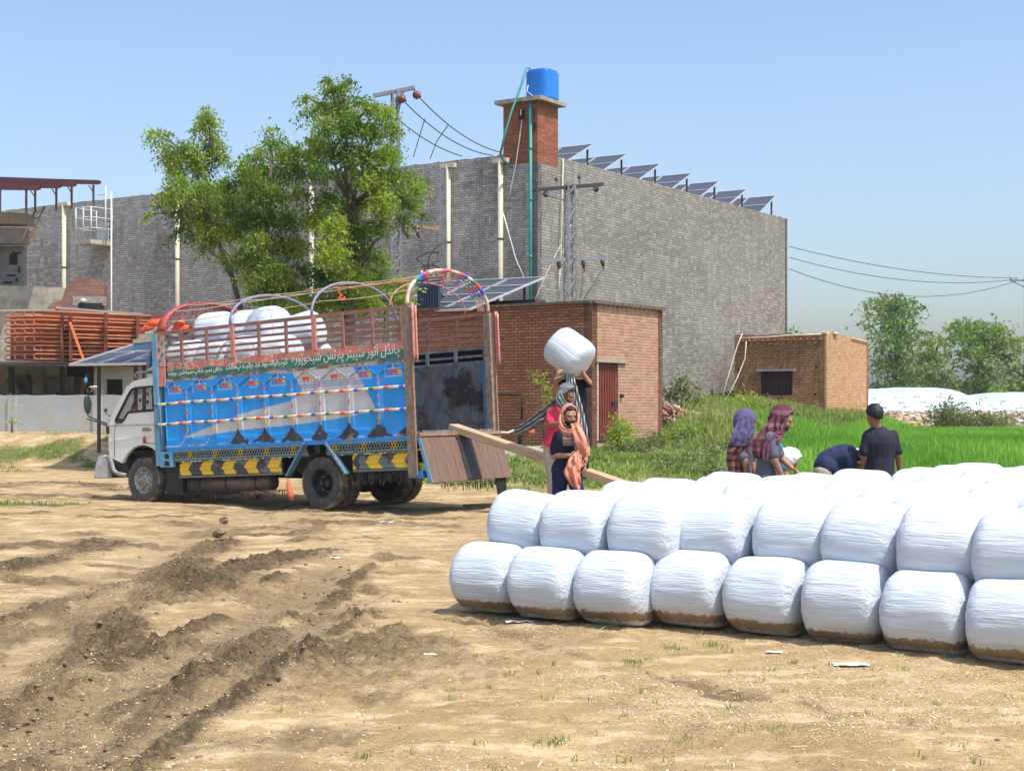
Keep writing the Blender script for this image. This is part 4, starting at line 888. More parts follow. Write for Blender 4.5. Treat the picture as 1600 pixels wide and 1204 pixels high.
# ============================================================ hall
C0=Vector((.8,46,0)); rD=Vector((.546,.838,0)).normalized(); lD=Vector((-.85,.527,0)).normalized(); lD=(Vector((-rD.y,rD.x,0))).normalized(); nL=-rD; nR=-lD
ZT=9.54
def onwall(u,dirv,o=C0,off=0,n=None):
    k=(u-800)/F; t=(k*o.y-o.x)/(dirv.x-k*dirv.y); p=o+dirv*t
    return (p+(n*off if n is not None else Vector((0,0,0)))),t
def wp(u,v,side='L',off=.1,o=C0):
    d,n=(lD,nL) if side=='L' else (rD,nR)
    p,_=onwall(u,d,o+n*off); return Vector((p.x,p.y,CH-(v-HZ)/F*p.y))
def wall(name,o,d,L,z0,z1,mat,parent,holes=(),th=.25,outn=None,top=None,org=None):
    mb=MB(); zt=top or [(0,z1),(L,z1)]
    mb.xzprism([(0,z0),(L,z0)]+[(a,b) for a,b in zt[::-1]],[h for h in holes],0,th)
    x=d; y=-outn; out=[]
    for p in mb.v: out.append(Vector(o)+x*p[0]+y*p[1]+Vector((0,0,p[2])))
    mb.v=out; return mb.build(name,mat,parent,origin=None,M=Matrix.Translation(org) if org is not None else None)
def rect(a,b,c,d): return [(a,c),(b,c),(b,d),(a,d)]
grey_L=brick('grey_brick_left',(.26,.23,.20),(.36,.33,.30),(.16,.155,.15),patch=(.29,.19,.14),patchamt=.30,white=(.50,.495,.485),wamt=.60,stain=(.10,.095,.09),stainamt=.38,seed=2)
grey_R=brick('grey_brick_right',(.225,.192,.155),(.295,.26,.21),(.11,.107,.096),patch=(.36,.23,.15),patchamt=.27,white=(.37,.355,.32),wamt=.45,stain=(.17,.16,.145),stainamt=.42,seed=5,bw=.25,rh=.09)
HALL=empty('brick_hall',C0,'huge windowless grey brick hall with flat roof filling the background','building')
irr=lambda L,n=90,a=.035,s=3: [(L*i/n,ZT+random.Random(s*1000+i).uniform(-a,a*.4)) for i in range(n+1)]
wall('side_wall',C0,rD,20.05,-.5,ZT,grey_R,HALL,outn=nR,top=irr(20.05),org=C0)
wall('front_wall',C0+lD*.0,lD,34,-.5,ZT,grey_L,HALL,outn=nL,top=irr(34,150,.03,4),org=C0)
mb=MB(); A_=C0+rD*20.05; B_=C0+lD*34; D_=A_+lD*34
mb.prism([tuple((p-C0)[:2]) for p in (C0+rD*.3+lD*.3,A_-rD*.05+lD*.3,D_,B_+rD*.3)],8.5,8.7); mb.build('roof',plain('concrete_roof',(.35,.33,.3),.9),HALL)
wall('rear_wall',A_,lD,34,-.5,ZT,grey_R,HALL,outn=rD,org=C0); wall('end_wall',B_,rD,20.05,-.5,ZT,grey_R,HALL,outn=lD,org=C0)
cream=plain('cream_pipe',(.60,.55,.42),.5,.12,5,dirt=(.35,.3,.22),dirtamt=.25)
for u,vt,vb in((700,259,640),(782,251,640),(487,279,640),(277,300,640),(100,319,640)):
    mb=MB(); a=wp(u,vt,'L',.18); b=wp(u,vb,'L',.18); b.x=a.x;b.y=a.y; mb.tube([a,b],.085,12); mb.beam(a-lD*.28,a+lD*.28,.16,.14); 
    for v in(a.z-5.1,a.z-2.5): mb.tube([(a.x,a.y,v),(a.x,a.y,v+.05)],.10,12,1)
    mb.build('vent_pipe',[cream,steel],HALL,M=Matrix.Translation(C0))
# brick tower and slab over the corner
redb=brick('red_brick',(.33,.10,.05),(.46,.17,.09),(.16,.12,.10),patch=(.30,.24,.19),patchamt=.22,stain=(.12,.07,.05),stainamt=.35,seed=8,bumpst=.9)
TWR=empty('brick_tower',C0+Vector((0,0,9.5)),'square red brick tower on the corner of the grey hall','tower')
q=[C0+nL*.004+nR*.004,C0+rD*1.22+nR*.004,C0+rD*1.22+lD*1.28,C0+lD*1.28+nL*.004]
mb=MB(); mb.prism([tuple(p[:2]) for p in q],9.2,11.12); mb.box(wp(816,181,'L',.01)+Vector((0,0,.02)),(.16,.16,.30),1,rz=math.atan2(lD.y,lD.x)); mb.box(wp(834,197,'L',.01),(.18,.08,.18),1,rz=math.atan2(lD.y,lD.x)); mb.build('shaft',[redb,plain('dark_hole',(.02,.018,.016),1)],TWR,M=Matrix.Translation(C0+Vector((0,0,9.5))))
conc=plain('stained_concrete',(.36,.34,.29),.9,.25,3,dirt=(.17,.15,.12),dirtamt=.4,bump=.3)
c_=C0+rD*.61+lD*.64; q=[c_+rD*sa*.80+lD*sb*.86 for sa,sb in((-1,-1),(1,-1),(1,1),(-1,1))]
mb=MB(); mb.prism([tuple(p[:2]) for p in q],11.12,11.24); o=mb.build('slab',conc,TWR,M=Matrix.Translation(C0+Vector((0,0,9.5))))
mb=MB(); mb.box(wp(815,176,'L',.06),(.10,.06,.17),0); mb.build('junction_box',plain('white_box',(.7,.7,.68),.4),TWR,M=Matrix.Translation(C0+Vector((0,0,9.5))))
TK=Vector((.97,46.75,11.24))
mb=MB(); 
for (z0,z1,g) in((0,.04,.02),(.04,.90,0),(.90,.965,.045)):
    pts=[]
    for i in range(40):
        a=2*math.pi*i/40; pts.append((math.copysign(abs(math.cos(a))**.55,math.cos(a))*(.45-g),math.copysign(abs(math.sin(a))**.55,math.sin(a))*(.45-g)))
    mb.prism(pts,z0,z1)
mb.lathe((.1,.05,.96),(0,0,1),[(0,.13),(.05,.13),(.06,.0)],16)
o=mb.build('water_tank',plain('blue_plastic',(.015,.20,.68),.35,.06,4,bump=0),origin=(0,0,0)); o.location=TK; o.rotation_euler=(0,0,math.atan2(lD.y,lD.x)); 
m=o.modifiers.new('b','BEVEL'); m.width=.02; m.segments=2; m.limit_method='ANGLE'
tag(o,'bright blue plastic water tank standing on the brick tower','water tank')
teal=plain('teal_pipe',(.03,.26,.24),.45,.12,5)
mb=MB(); a=wp(829,161,'L',.08); b=wp(831,600,'L',.08); b.x=a.x;b.y=a.y; mb.tube([a,b],.05,10)
for z in (4.5,6.2,8.0,9.6): mb.tube([(a.x,a.y,z),(a.x,a.y,z+.08)],.062,10)
b2=Vector((a.x,a.y,0)); o=mb.build('water_pipe',teal,origin=b2); tag(o,'straight teal water pipe running down the hall corner below the tank','pipe')
mb=MB(); a=TK+Vector((-.40,-.30,.98)); pts=[a,a+Vector((-.12,-.15,-.02)),P(815,132,46.2),P(800,172,45.8),P(790,205,45.7),P(782,240,45.6)]; mb.tube(pts,.035,8); mb.tube([P(782,240,45.6),P(786,250,45.9),P(800,262,46.4)],.035,8); o=mb.build('water_hose',teal,origin=a); tag(o,'teal hose slanting from the tank top to the parapet','hose')
mb=MB(); mb.tube([TK+Vector((-.46,-.3,.45)),TK+Vector((-.5,-.35,.25)),TK+Vector((-.25,-.45,.03))],.014,6); o=mb.build('white_cable',letter,origin=TK); tag(o,'short white cable looping at the left foot of the blue tank','cable')
wirew=plain('pale_cable',(.55,.54,.5),.6); wired=plain('dark_wire',(.06,.07,.08),.6)
def wire(name,pts,rad,mat,lab,grp=None,sag=0,n=18):
    if len(pts)==2 and sag: a,b=Vector(pts[0]),Vector(pts[1]); pts=[a.lerp(b,t)-Vector((0,0,4*sag*t*(1-t))) for t in np.linspace(0,1,n)]
    mb=MB(); mb.tube(pts,rad,5); o=mb.build(name,mat,origin=Vector(pts[0])); tag(o,lab,'cable',grp); return o
wire('hanging_cable',[wp(816,184,'L',.06),wp(812,215,'L',.12),wp(806,255,'L',.12),wp(798,295,'L',.12),wp(789,330,'L',.1)],.022,wirew,'pale cable hanging from the box on the tower face')
wire('hanging_cable',[wp(786,332,'L',.1),wp(795,365,'L',.12),wp(806,405,'L',.12),wp(820,436,'L',.2)],.02,letter,'white cable slanting down the grey wall to the large solar array')
wire('hanging_cable',[wp(880,248,'R',.06),wp(878,330,'R',.1),wp(876,400,'R',.1),wp(874,466,'R',.1)],.022,cream,'yellowish cable hanging straight down the right side wall of the hall')
wire('guy_wire',[P(836,468,42),P(862,410,43.2),P(893,350,43.8)],.012,wirew,'thin pale stay wire slanting up to the lattice pole beside the teal pipe')
# rooftop solar tables
solar=NT('solar_glass'); uv=solar.co('UV'); bt=solar.n('TexBrick',{'offset':0.0},Vector=uv,Color1=(.060,.070,.095,1),Color2=(.055,.066,.090,1),Mortar=(.075,.085,.115,1),Scale=1.0,Mortar_Size=.004,Brick_Width=.165,Row_Height=.165)
solar.P(Base_Color=bt.outputs[0],Roughness=.45); solar.b.inputs['Specular IOR Level'].default_value=.3
alum=plain('aluminium_frame',(.62,.63,.65),.35,.08,10,.5)
def solar_table(name,A,B,Cc,D,nu,nv,label,group,posts=(),frame=.045):
    """A low-left, B low-right, Cc high-right, D high-left"""
    A,B,Cc,D=[Vector(p) for p in (A,B,Cc,D)]; base=(A+B)/2; base.z=min(p.z for p in(A,B)); T_=empty(name,base,label,'solar panels',group); Mi=Matrix.Translation(base)
    n=(B-A).cross(D-A).normalized(); n=n if n.z>0 else -n
    g=lambda s,t:(A.lerp(B,s)).lerp(D.lerp(Cc,s),t)
    mb=MB()
    for i in range(nu):
        for j in range(nv):
            e=.012; mb.quad(g(i/nu+e,j/nv+e),g((i+1)/nu-e,j/nv+e),g((i+1)/nu-e,(j+1)/nv-e),g(i/nu+e,(j+1)/nv-e),0,.03)
    o=mb.build('solar_glass',solar.m,T_,M=Mi)
    # metric uv in panel plane
    ux=(B-A).normalized(); vy=n.cross(ux); uvl=o.data.uv_layers[0].data
    for l in o.data.loops: c=o.data.vertices[l.vertex_index].co; uvl[l.index].uv=(c.dot(ux),c.dot(vy))
    mb=MB()
    for i in range(nu+1): mb.beam(g(i/nu,0)+n*.008,g(i/nu,1)+n*.008,frame,.05,up=n)
    for j in range(nv+1): mb.beam(g(0,j/nv)+n*.006,g(1,j/nv)+n*.006,frame,.05,up=n)
    mb.build('panel_frame',alum,T_,M=Mi)
    for (s,t_,zb) in posts:
        mb=MB(); p=g(s,t_)-n*.05; mb.beam(p,(p.x,p.y,zb),.07,.07,up=(0,1,0)); mb.build('post',steel,T_,M=Mi)
    return T_
for i,(ub_,ut,vt) in enumerate([(885,924,223),(941,980,240),(996,1034,256),(1048,1082,271),(1093,1126,284),(1138,1169,296),(1186,1222,302)]):
    p,tq=onwall(ub_,rD,C0-nR*.45); B=Vector((p.x,p.y,ZT+.04)); Cc=B+rD*1.8+Vector((0,0,.95 if i==6 else .84)); 
    A=B+lD*3.9; D=Cc+lD*3.9
    solar_table('rooftop_solar_table',A,B,Cc,D,3,2,f'tilted blue solar panels on the hall roof, {words[i]} row from the brick tower','rows of solar panels on the hall roof',posts=((.97,.86,8.7),(.97,.10,8.7),(.1,.86,8.7)),frame=.05)
# ============================================================ red hut
H0=Vector((2.04,37.5,0)); hr=Vector((.574,.819,0)); hl=Vector((-.819,.574,0)); hnR=Vector((.819,-.574,0)); hnL=Vector((-.574,-.819,0)); HT=4.26
HUT=empty('pump_house',H0,'red brick pump house with plank-ribbed red door and weathered parapet','building')
hirr=lambda L,n,s:[(L*i/n,HT+random.Random(s*77+i).uniform(-.03,.02)) for i in range(n+1)]
redb2=brick('hut_brick_sunny',(.48,.20,.115),(.60,.31,.20),(.50,.42,.33),patch=(.55,.42,.30),patchamt=.32,stain=(.25,.15,.10),stainamt=.22,seed=14,bumpst=.9,ms=.017)  # paler brick and mortar, sunlit face put into the colour
redb3=brick('hut_brick_shaded',(.44,.165,.085),(.60,.29,.17),(.13,.085,.06),patch=(.36,.25,.17),patchamt=.25,stain=(.13,.08,.06),stainamt=.32,seed=21,bumpst=1.0,ms=.015)  # darker brick and joints, dim left face put into the colour
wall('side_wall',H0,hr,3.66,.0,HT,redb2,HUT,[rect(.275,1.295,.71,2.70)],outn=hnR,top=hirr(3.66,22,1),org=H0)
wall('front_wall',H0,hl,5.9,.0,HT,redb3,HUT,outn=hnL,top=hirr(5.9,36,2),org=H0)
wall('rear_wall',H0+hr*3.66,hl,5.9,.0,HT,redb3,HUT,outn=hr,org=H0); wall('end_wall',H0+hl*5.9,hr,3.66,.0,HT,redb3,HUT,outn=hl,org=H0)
mb=MB(); q=[H0+hr*.3+hl*.3,H0+hr*3.4+hl*.3,H0+hr*3.4+hl*5.6,H0+hr*.3+hl*5.6]; mb.prism([tuple(p[:2]) for p in q],3.9,4.0); mb.build('roof',conc,HUT,M=Matrix.Translation(H0))
def hp(s,z,off=0): return H0+hr*s+hnR*off+Vector((0,0,z))
def hq(s,z,off=0): return H0+hl*s+hnL*off+Vector((0,0,z))
# dark weathered top courses
dk=plain('weathered_top_course',(.24,.17,.12),.95,.45,8,dirt=(.09,.07,.06),dirtamt=.5,bump=.6)
mb=MB(); rr_=random.Random(3)
for k in range(27):
    mb.beam(hq(k*.22+.0,HT-.02,.02),hq(k*.22+.20,HT-.02,.02),.18,.075); 
    if k%2: mb.beam(hq(k*.22,HT-.30,.012),hq(k*.22+.16,HT-.30,.012),.10,.06)
for k in range(16): mb.beam(hp(k*.23,HT-.02,.02),hp(k*.23+.21,HT-.02,.02),.18,.075)
mb.build('coping_bricks',dk,HUT,M=Matrix.Translation(H0))
redd=NT('red_door_paint'); o_=redd.co(); redd.P(Base_Color=redd.mix(redd.ramp(redd.noise(o_,4,5,.7),.35,.7),(.20,.045,.032),(.31,.075,.052)),Roughness=.55); redd=redd.m
mb=MB(); mb.beam(hp(.29,1.70,-.10),hp(1.28,1.70,-.10),.03,1.98)
for k in range(12): s=.32+k*.083; mb.beam(hp(s,.74,-.07),hp(s,2.68,-.07),.035,.03,up=hr)
DO=mb.build('door',redd,HUT,M=Matrix.Translation(H0)); mb=MB(); mb.tube([hp(1.10,1.62,-.05),hp(1.10,1.62,.02),hp(1.10,1.42,.02),hp(1.10,1.42,-.05)],.015,6); mb.beam(hp(1.02,1.68,-.03),hp(1.28,1.68,-.03),.03,.05); mb.build('handle',steel,DO,M=Matrix.Translation(H0))
mb=MB(); mb.beam(hp(.15,2.765,-.04),hp(1.65,2.765,-.04),.20,.11); mb.build('lintel',plain('pale_lintel',(.36,.32,.24),.9,.2,6),HUT,M=Matrix.Translation(H0))
mb=MB(); mb.beam(hp(.20,1.72,.006),hp(.272,1.72,.006),.05,2.04,up=(0,0,1)); mb.build('door_jamb',plain('plaster_jamb',(.50,.44,.34),.9,.3,6,dirt=(.4,.18,.11),dirtamt=.45),HUT,M=Matrix.Translation(H0))
mb=MB(); mb.ell(hp(1.42,1.86,.04),(.07,.05,.05),8,6); mb.build('switch',black,HUT,M=Matrix.Translation(H0))
mb=MB(); mb.beam(hp(.29,.70,-.02),hp(1.28,.70,-.02),.10,.04); mb.build('door_sill',steel,HUT,M=Matrix.Translation(H0))
def hqp(u,v,off=.04):
    p,_=onwall(u,hl,H0+hnL*off); return Vector((p.x,p.y,CH-(v-HZ)/F*p.y))
wire('conduit',[hqp(752,617),hqp(800,616),hqp(816,616),hqp(816,630),hqp(815,655)],.028,black,'thin black conduit turning down on the red brick wall')
# large solar array resting on the pump house roof
solar_table('large_solar_array',P(733,484,38.9),P(850,434,40.2),P(690,441,44.2),P(600,488,43.0),4,3,'large tilted solar array on a stand above the pump house roof',None,posts=((.95,.15,4.0),(.5,.1,4.0),(.9,.75,4.0),(.3,.6,4.0)),frame=.05)
mb=MB(); mb.box((0,0,.2),(2.2,.6,.42)); o=mb.build('scrap_heap',plain('dark_scrap',(.055,.05,.048),.9,.5,6),origin=(0,0,0)); o.location=Vector((P(795,470,41.2).x,41.2,4.1)); o.rotation_euler=(0,0,2.5)
for v in o.data.vertices: v.co+=Vector((mn.noise(v.co*5),mn.noise(v.co*4+Vector((3,0,0))),0))*.12
tag(o,'dark bundle stored on the pump house roof under the solar array','bundle')
# ============================================================ ochre hut
Y0=Vector((11.46,54,0)); yr=Vector((.5,.866,0)); yl=Vector((-.866,.5,0)); ynR=Vector((.866,-.5,0)); ynL=Vector((-.5,-.866,0)); YT=4.24
YH=empty('ochre_hut',Y0,'small ochre brick hut with a dark window beside the tall grey hall','building')
yb1=brick('ochre_brick_shaded',(.42,.20,.09),(.60,.34,.17),(.12,.085,.055),patch=(.42,.15,.08),patchamt=.35,stain=(.10,.06,.035),stainamt=.42,seed=31,bw=.24,rh=.09,bumpst=.9)  # darker copy for the dim left face; dark streaks imitate projecting brick shadows
yb2=brick('ochre_brick_lit',(.60,.31,.16),(.72,.44,.25),(.38,.28,.18),patch=(.58,.29,.15),patchamt=.22,stain=(.40,.28,.10),stainamt=.18,seed=37,bw=.24,rh=.09)  # lighter copy, sun on the right face put into the colour
def yt(u,d,n): return onwall(u,d,Y0+n*.0)[1]
t1,t2=yt(1238,yl,ynL),yt(1188,yl,ynL); zf=lambda v,t:CH-(v-HZ)/F*(Y0.y+yl.y*t)
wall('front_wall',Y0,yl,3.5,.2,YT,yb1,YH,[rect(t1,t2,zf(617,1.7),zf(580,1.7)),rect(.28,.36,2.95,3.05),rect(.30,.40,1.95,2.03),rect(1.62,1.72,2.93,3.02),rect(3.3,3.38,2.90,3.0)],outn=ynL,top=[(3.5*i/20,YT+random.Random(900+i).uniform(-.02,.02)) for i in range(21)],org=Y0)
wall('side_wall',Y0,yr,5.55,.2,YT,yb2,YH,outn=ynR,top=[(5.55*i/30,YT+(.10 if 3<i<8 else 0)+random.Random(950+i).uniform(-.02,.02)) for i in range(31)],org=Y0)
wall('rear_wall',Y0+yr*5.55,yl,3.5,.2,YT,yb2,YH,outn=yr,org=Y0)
mb=MB(); q=[Y0+yr*.3+yl*.3,Y0+yr*5.2+yl*.3,Y0+yr*5.2+yl*3.5,Y0+yr*.3+yl*3.5]; mb.prism([tuple(p[:2]) for p in q],3.9,4.0); mb.build('roof',conc,YH,M=Matrix.Translation(Y0))
def yp(s,z,off=0): return Y0+yl*s+ynL*off+Vector((0,0,z))
mb=MB(); rr_=random.Random(4)
for k in range(13): s=.15+k*.25; mb.box(yp(s,YT-.20,.04+rr_.uniform(0,.04)),(.11,.22+rr_.uniform(0,.14),.085),rz=math.atan2(yl.y,yl.x))
mb.build('projecting_bricks',brick('corbel_brick',(.42,.12,.06),(.5,.2,.1),(.3,.2,.15)),YH,M=Matrix.Translation(Y0))
mb=MB(); mb.beam(yp(t1-.12,zf(578,1.7),.01),yp(t2+.12,zf(578,1.7),.01),.30,.09); mb.build('lintel',conc,YH,M=Matrix.Translation(Y0))
WN=None; mb=MB(); mb.beam(yp(t1,(zf(617,1.7)+zf(580,1.7))/2,-.16),yp(t2,(zf(617,1.7)+zf(580,1.7))/2,-.16),.02,.88)
WN=mb.build('window',plain('dark_curtain',(.045,.018,.022),.8,.5,7),YH,M=Matrix.Translation(Y0)); mb=MB()
for k in range(9): s=t1+(t2-t1)*(k+.5)/9; mb.tube([yp(s,zf(617,1.7),-.08),yp(s,zf(580,1.7),-.08)],.012,5)
mb.beam(yp(t1,zf(598,1.7),-.08),yp(t2,zf(598,1.7),-.08),.02,.03); mb.build('window_grille',plain('rusty_grille',(.10,.03,.025),.7),WN,M=Matrix.Translation(Y0))
mb=MB(); mb.tube([yp(3.3,YT-.12,.05),yp(2.2,YT-.10,.06),yp(1.2,YT-.05,.07),yp(.1,YT-.04,.06)],.03,6); mb.tube([Y0+yr*1.0+ynR*.05+Vector((0,0,YT+.03)),Y0+yr*1.4+ynR*.05+Vector((0,0,YT+.03))],.06,6); mb.tube([Y0+yr*3.2+ynR*.05+Vector((0,0,YT-.05)),Y0+yr*5.3+ynR*.05+Vector((0,0,YT-.12))],.025,6); mb.build('white_hose',plain('white_hose_m',(.62,.56,.44),.7),YH,M=Matrix.Translation(Y0))
wire('hanging_rope',[P(1160,521,55.2),P(1152,540,55),P(1140,580,54.5),P(1125,632,54)],.02,cream,'pale rope slanting from the ochre hut corner to the grass')
wire('hanging_rope',[P(1166,533,55),P(1164,560,55),P(1152,590,54.5),P(1132,630,54)],.02,cream,'second pale rope bending down beside the ochre hut')
# ============================================================ lattice poles
galv=plain('galvanised_steel',(.27,.28,.30),.5,.2,6,.5,dirt=(.15,.13,.12),dirtamt=.3); insm=plain('brown_insulator',(.09,.035,.03),.3,.2,5)
def lattice_pole(base,top,wb,wt,nseg,label,rz=.4,th=.045,name='lattice_pole'):
    T_=empty(name,base,label,'utility pole','lattice power poles'); mb=MB(); h=top-base[2]
    def cnr(t,k): w_=(wb+(wt-wb)*t)/2; a=rz+math.pi/4+k*math.pi/2; return Vector((math.cos(a)*w_*1.414,math.sin(a)*w_*1.414,h*t))
    for k in range(4): mb.beam(cnr(0,k),cnr(1,k),th,th,up=(0,1,0))
    for i in range(nseg):
        t0,t1_=i/nseg,(i+1)/nseg
        for k in range(4):
            a,b=(k,(k+1)%4); s=(i+k)%2; mb.beam(cnr(t0,a if s else b),cnr(t1_,b if s else a),th*.5,th*.35,up=(0,1,0)); mb.beam(cnr(t1_,a),cnr(t1_,b),th*.5,th*.35)
    mb.build('mast',galv,T_); return T_
def PB(u,D): return Vector(((u-800)/F*D,D,gz((u-800)/F*D,D)))
b=PB(891,43.5); LP=lattice_pole(b,CH+(HZ-288)/F*43.5,.34,.22,22,'lattice power pole with two crossarms in front of the hall side wall')
Mi=Matrix.Translation(b)
mb=MB(); A=P(835,297,42.9); B=P(942,288,44.1); mb.beam(A,B,.12,.10); mb.beam(P(852,302,43.1),P(884,314,43.5),.05,.05,1); mb.beam(P(930,294,44),P(900,312,43.6),.05,.05,1); mb.build('crossarm',[plain('dark_iron',(.04,.04,.045),.6),galv],LP,M=Mi)
for u,v in((838,284),(869,280),(905,277)):
    mb=MB(); p=P(u,v,43.0+(u-835)*.011); mb.tube([p-Vector((0,0,.22)),p],.012,5); mb.ell(p,(.055,.055,.05),8,6); mb.ell(p+Vector((0,0,.05)),(.035,.035,.03),8,6); mb.build('pin_insulator',insm,LP,M=Mi)
for u,v in((853,301),(893,299),(931,293)): mb=MB(); mb.lathe(P(u,v,43.3+(u-835)*.011)-Vector((0,.05,.05)),(.3,-1,0),[(-.10,0),(-.09,.07),(0,.10),(.05,.06),(.12,.05),(.14,0)],12); mb.build('disc_insulator',insm,LP,M=Mi)
mb=MB(); mb.beam(P(843,407,42.9),P(948,403,44.1),.06,.10); mb.build('crossarm',galv,LP,M=Mi)
for u,v in((873,408),(911,407),(941,404)):
    mb=MB(); p=P(u,v,43.0+(u-835)*.011); mb.tube([p+Vector((0,-.1,0)),p+Vector((0,-.13,-.12)),p+Vector((.02,-.15,-.26))],[.05,.07,.03],8); mb.ell(p+Vector((0,-.1,.03)),(.12,.05,.05),8,6); mb.ell(p+Vector((.03,-.14,-.30)),(.02,.02,.06),6,5); mb.build('cutout_fuse',insm,LP,M=Mi)
wire('drop_wire',[P(875,420,43),P(874,445,43),P(874,468,43)],.014,wirew,'pale drop wire under the left fuse of the lattice pole')
wire('drop_wire',[P(911,420,43.6),P(910,445,43.4),P(906,468,43.2)],.014,wired,'dark drop wire under the middle fuse of the lattice pole')
wire('drop_wire',[P(943,418,43.9),P(930,440,43.6),P(912,468,43.2)],.014,wired,'dark drop wire slanting from the right fuse of the lattice pole')
b=PB(617,40); LP2=lattice_pole(b,CH+(HZ-142)/F*40,.42,.14,26,'tall lattice power pole rising behind the big tree with a short top arm'); Mi=Matrix.Translation(b)
mb=MB(); mb.beam(P(583,150,40),P(648,137,40),.10,.10); mb.beam(P(618,190,40),P(630,143,40),.05,.05); mb.build('crossarm',galv,LP2,M=Mi)
for u,v in((629,155),(652,149)): mb=MB(); mb.tube([P(u-5 if u<640 else 647,140,40),P(u,v,39.9)],.02,5); mb.lathe(P(u,v,39.9),(.8,-.3,-.4),[(-.14,0),(-.12,.06),(-.05,.12),(-.02,.09),(.02,.12),(.06,.07),(.14,0)],12); mb.build('disc_insulator',plain('purple_insulator',(.16,.055,.06),.3),LP2,M=Mi)
b=PB(692,42); LP3=lattice_pole(b,CH+(HZ-262)/F*42,.24,.16,26,'narrow lattice pole carrying the transformer beside a cream pipe',rz=.1,th=.035); Mi=Matrix.Translation(b)
mb=MB(); mb.beam(P(622,350,41),P(688,358,41.5),.07,.10); mb.build('crossarm',rack_b,LP3,M=Mi)
for u,v in((632,356),(650,356)):
    mb=MB(); p=P(u,v,41); mb.tube([p,p+Vector((.05,-.05,-.15)),p+Vector((.1,-.08,-.30))],[.06,.05,.03],7); mb.ell(p,(.12,.05,.06),8,6); mb.build('cutout_fuse',insm,LP3,M=Mi)
mb=MB(); mb.beam(P(640,482,41),P(692,486,41.5),.7,.10); mb.build('platform',steel,LP3,M=Mi)
p=P(670,470,41); TF=empty('transformer',p+Vector((0,0,-.2)),'dark blue power transformer on a pole platform behind the rear arch','transformer'); Mi=Matrix.Translation(p+Vector((0,0,-.2)))
mb=MB(); mb.box(p+Vector((0,0,.2)),(.62,.5,.78)); 
for k in range(9): mb.box(p+Vector((-.28+.07*k,-.30,.18)),(.015,.12,.62))
mb.box(p+Vector((0,0,.61)),(.70,.58,.05)); mb.build('tank',plain('transformer_blue',(.035,.06,.12),.5,.2,6),TF,M=Mi)
for k in range(3): mb=MB(); mb.lathe(p+Vector((-.2+.16*k,0,.63)),(0,0,1),[(0,.05),(.05,.03),(.07,.05),(.12,.03),(.14,.05),(.2,.02),(.24,0)],10); mb.build('bushing',cream,TF,M=Mi)
rr_=random.Random(6)
for i in range(7):
    a=P(668+3*i,436,41.2); b=P(688+rr_.uniform(-4,6),380+14*i,41.6); m_=(a+b)/2+Vector((rr_.uniform(-.5,-.1),0,rr_.uniform(-.1,.35))); wire('service_cable',[a,a.lerp(m_,.5)+Vector((0,0,.12)),m_,m_.lerp(b,.5)+Vector((0,0,.08)),b],.022,black,f'black service cable {["reaching highest","reaching second highest","reaching third highest","at middle height","third lowest","second lowest","lowest"][i]} on the narrow pole above the transformer','black cables around the transformer')
for i,(a,b,s) in enumerate([((653,150,39.9),(782,238,45.5),.25),((630,157,39.9),(771,243,45.5),.3),((626,190,40),(722,244,45.5),.12)]):
    wire('power_line',[P(*a),P(*b)],.016,wired,['upper power line running from the tall pole to the hall parapet','middle power line running from the tall pole to the hall parapet','lowest power line running from the tall pole to the hall parapet'][i],'power lines to the hall',s)
wire('power_line',[P(664,186,41),P(655,215,42),P(646,245,44)],.014,wired,'left loop wire hanging from the power line to the parapet'); wire('power_line',[P(700,196,42),P(683,220,43),P(672,248,44.5)],.014,wired,'right loop wire hanging from the power line to the parapet')
for i,(v0,s) in enumerate(((385,.35),(402,.55),(420,1.0))):
    wire('power_line',[P(1233,v0,64),P(1590,434+i*2,75)],.016,wired,['top power line crossing the sky right of the hall','middle power line crossing the sky right of the hall','lowest power line crossing the sky right of the hall'][i],'power lines to the right',s,30)
b=PB(1606,72); FPo=empty('power_pole',b,'distant power pole with a small crossarm at the right edge of the photo','utility pole'); Mi=Matrix.Translation(b)
mb=MB(); mb.beam(b,(b.x,b.y,CH+205/F*72),.28,.28,up=(0,1,0)); mb.build('shaft',plain('dark_pole',(.10,.11,.13),.8),FPo,M=Mi)
mb=MB(); mb.beam(P(1578,438,72),P(1625,438,72),.08,.08); mb.beam(P(1581,439,72),P(1602,449,72),.05,.05); mb.tube([P(1580,438,72),P(1580,432,72)],.05,6); mb.build('crossarm',galv,FPo,M=Mi)
# ============================================================ left: shed, pipe coils, concrete frame, balcony
plast=plain('plastered_wall',(.38,.41,.43),.9,.22,.9,dirt=(.42,.37,.27),dirtamt=.42,bump=.3,bsc=6)
W0=P(-40,640,41.0); W1=P(262,640,39.6)
BW=empty('boundary_wall',Vector((W0.x,W0.y,.6)),'low weathered blue-grey plaster boundary wall behind the earth bank','wall'); Mi=Matrix.Translation(Vector((W0.x,W0.y,.6)))
wd=(W1-W0); wd.z=0; Lw=wd.length; wd.normalize(); wn=Vector((wd.y,-wd.x,0))
wall('wall_panel',Vector((W0.x,W0.y,0)),wd,Lw,.3,1.87,plast,BW,outn=wn,th=.2,org=Vector((W0.x,W0.y,.6)),top=[(Lw*i/20,1.87+.01*((i*7)%3)) for i in range(21)])
mb=MB(); 
for k in range(3): c=Vector((W0.x,W0.y,0))+wd*(1.2+2.6*k)+wn*.01; mb.box(c+Vector((0,0,1.08)),(.25,.1,1.6),rz=math.atan2(wd.y,wd.x))
mb.build('pilaster',plast,BW,M=Mi)
SD=empty('open_shed',P(0,640,44)*1.0,'open dark shed with grey walls below the orange pipe racks','shed'); o0=P(0,640,44); Mi=Matrix.Translation(o0)
SD.location=o0
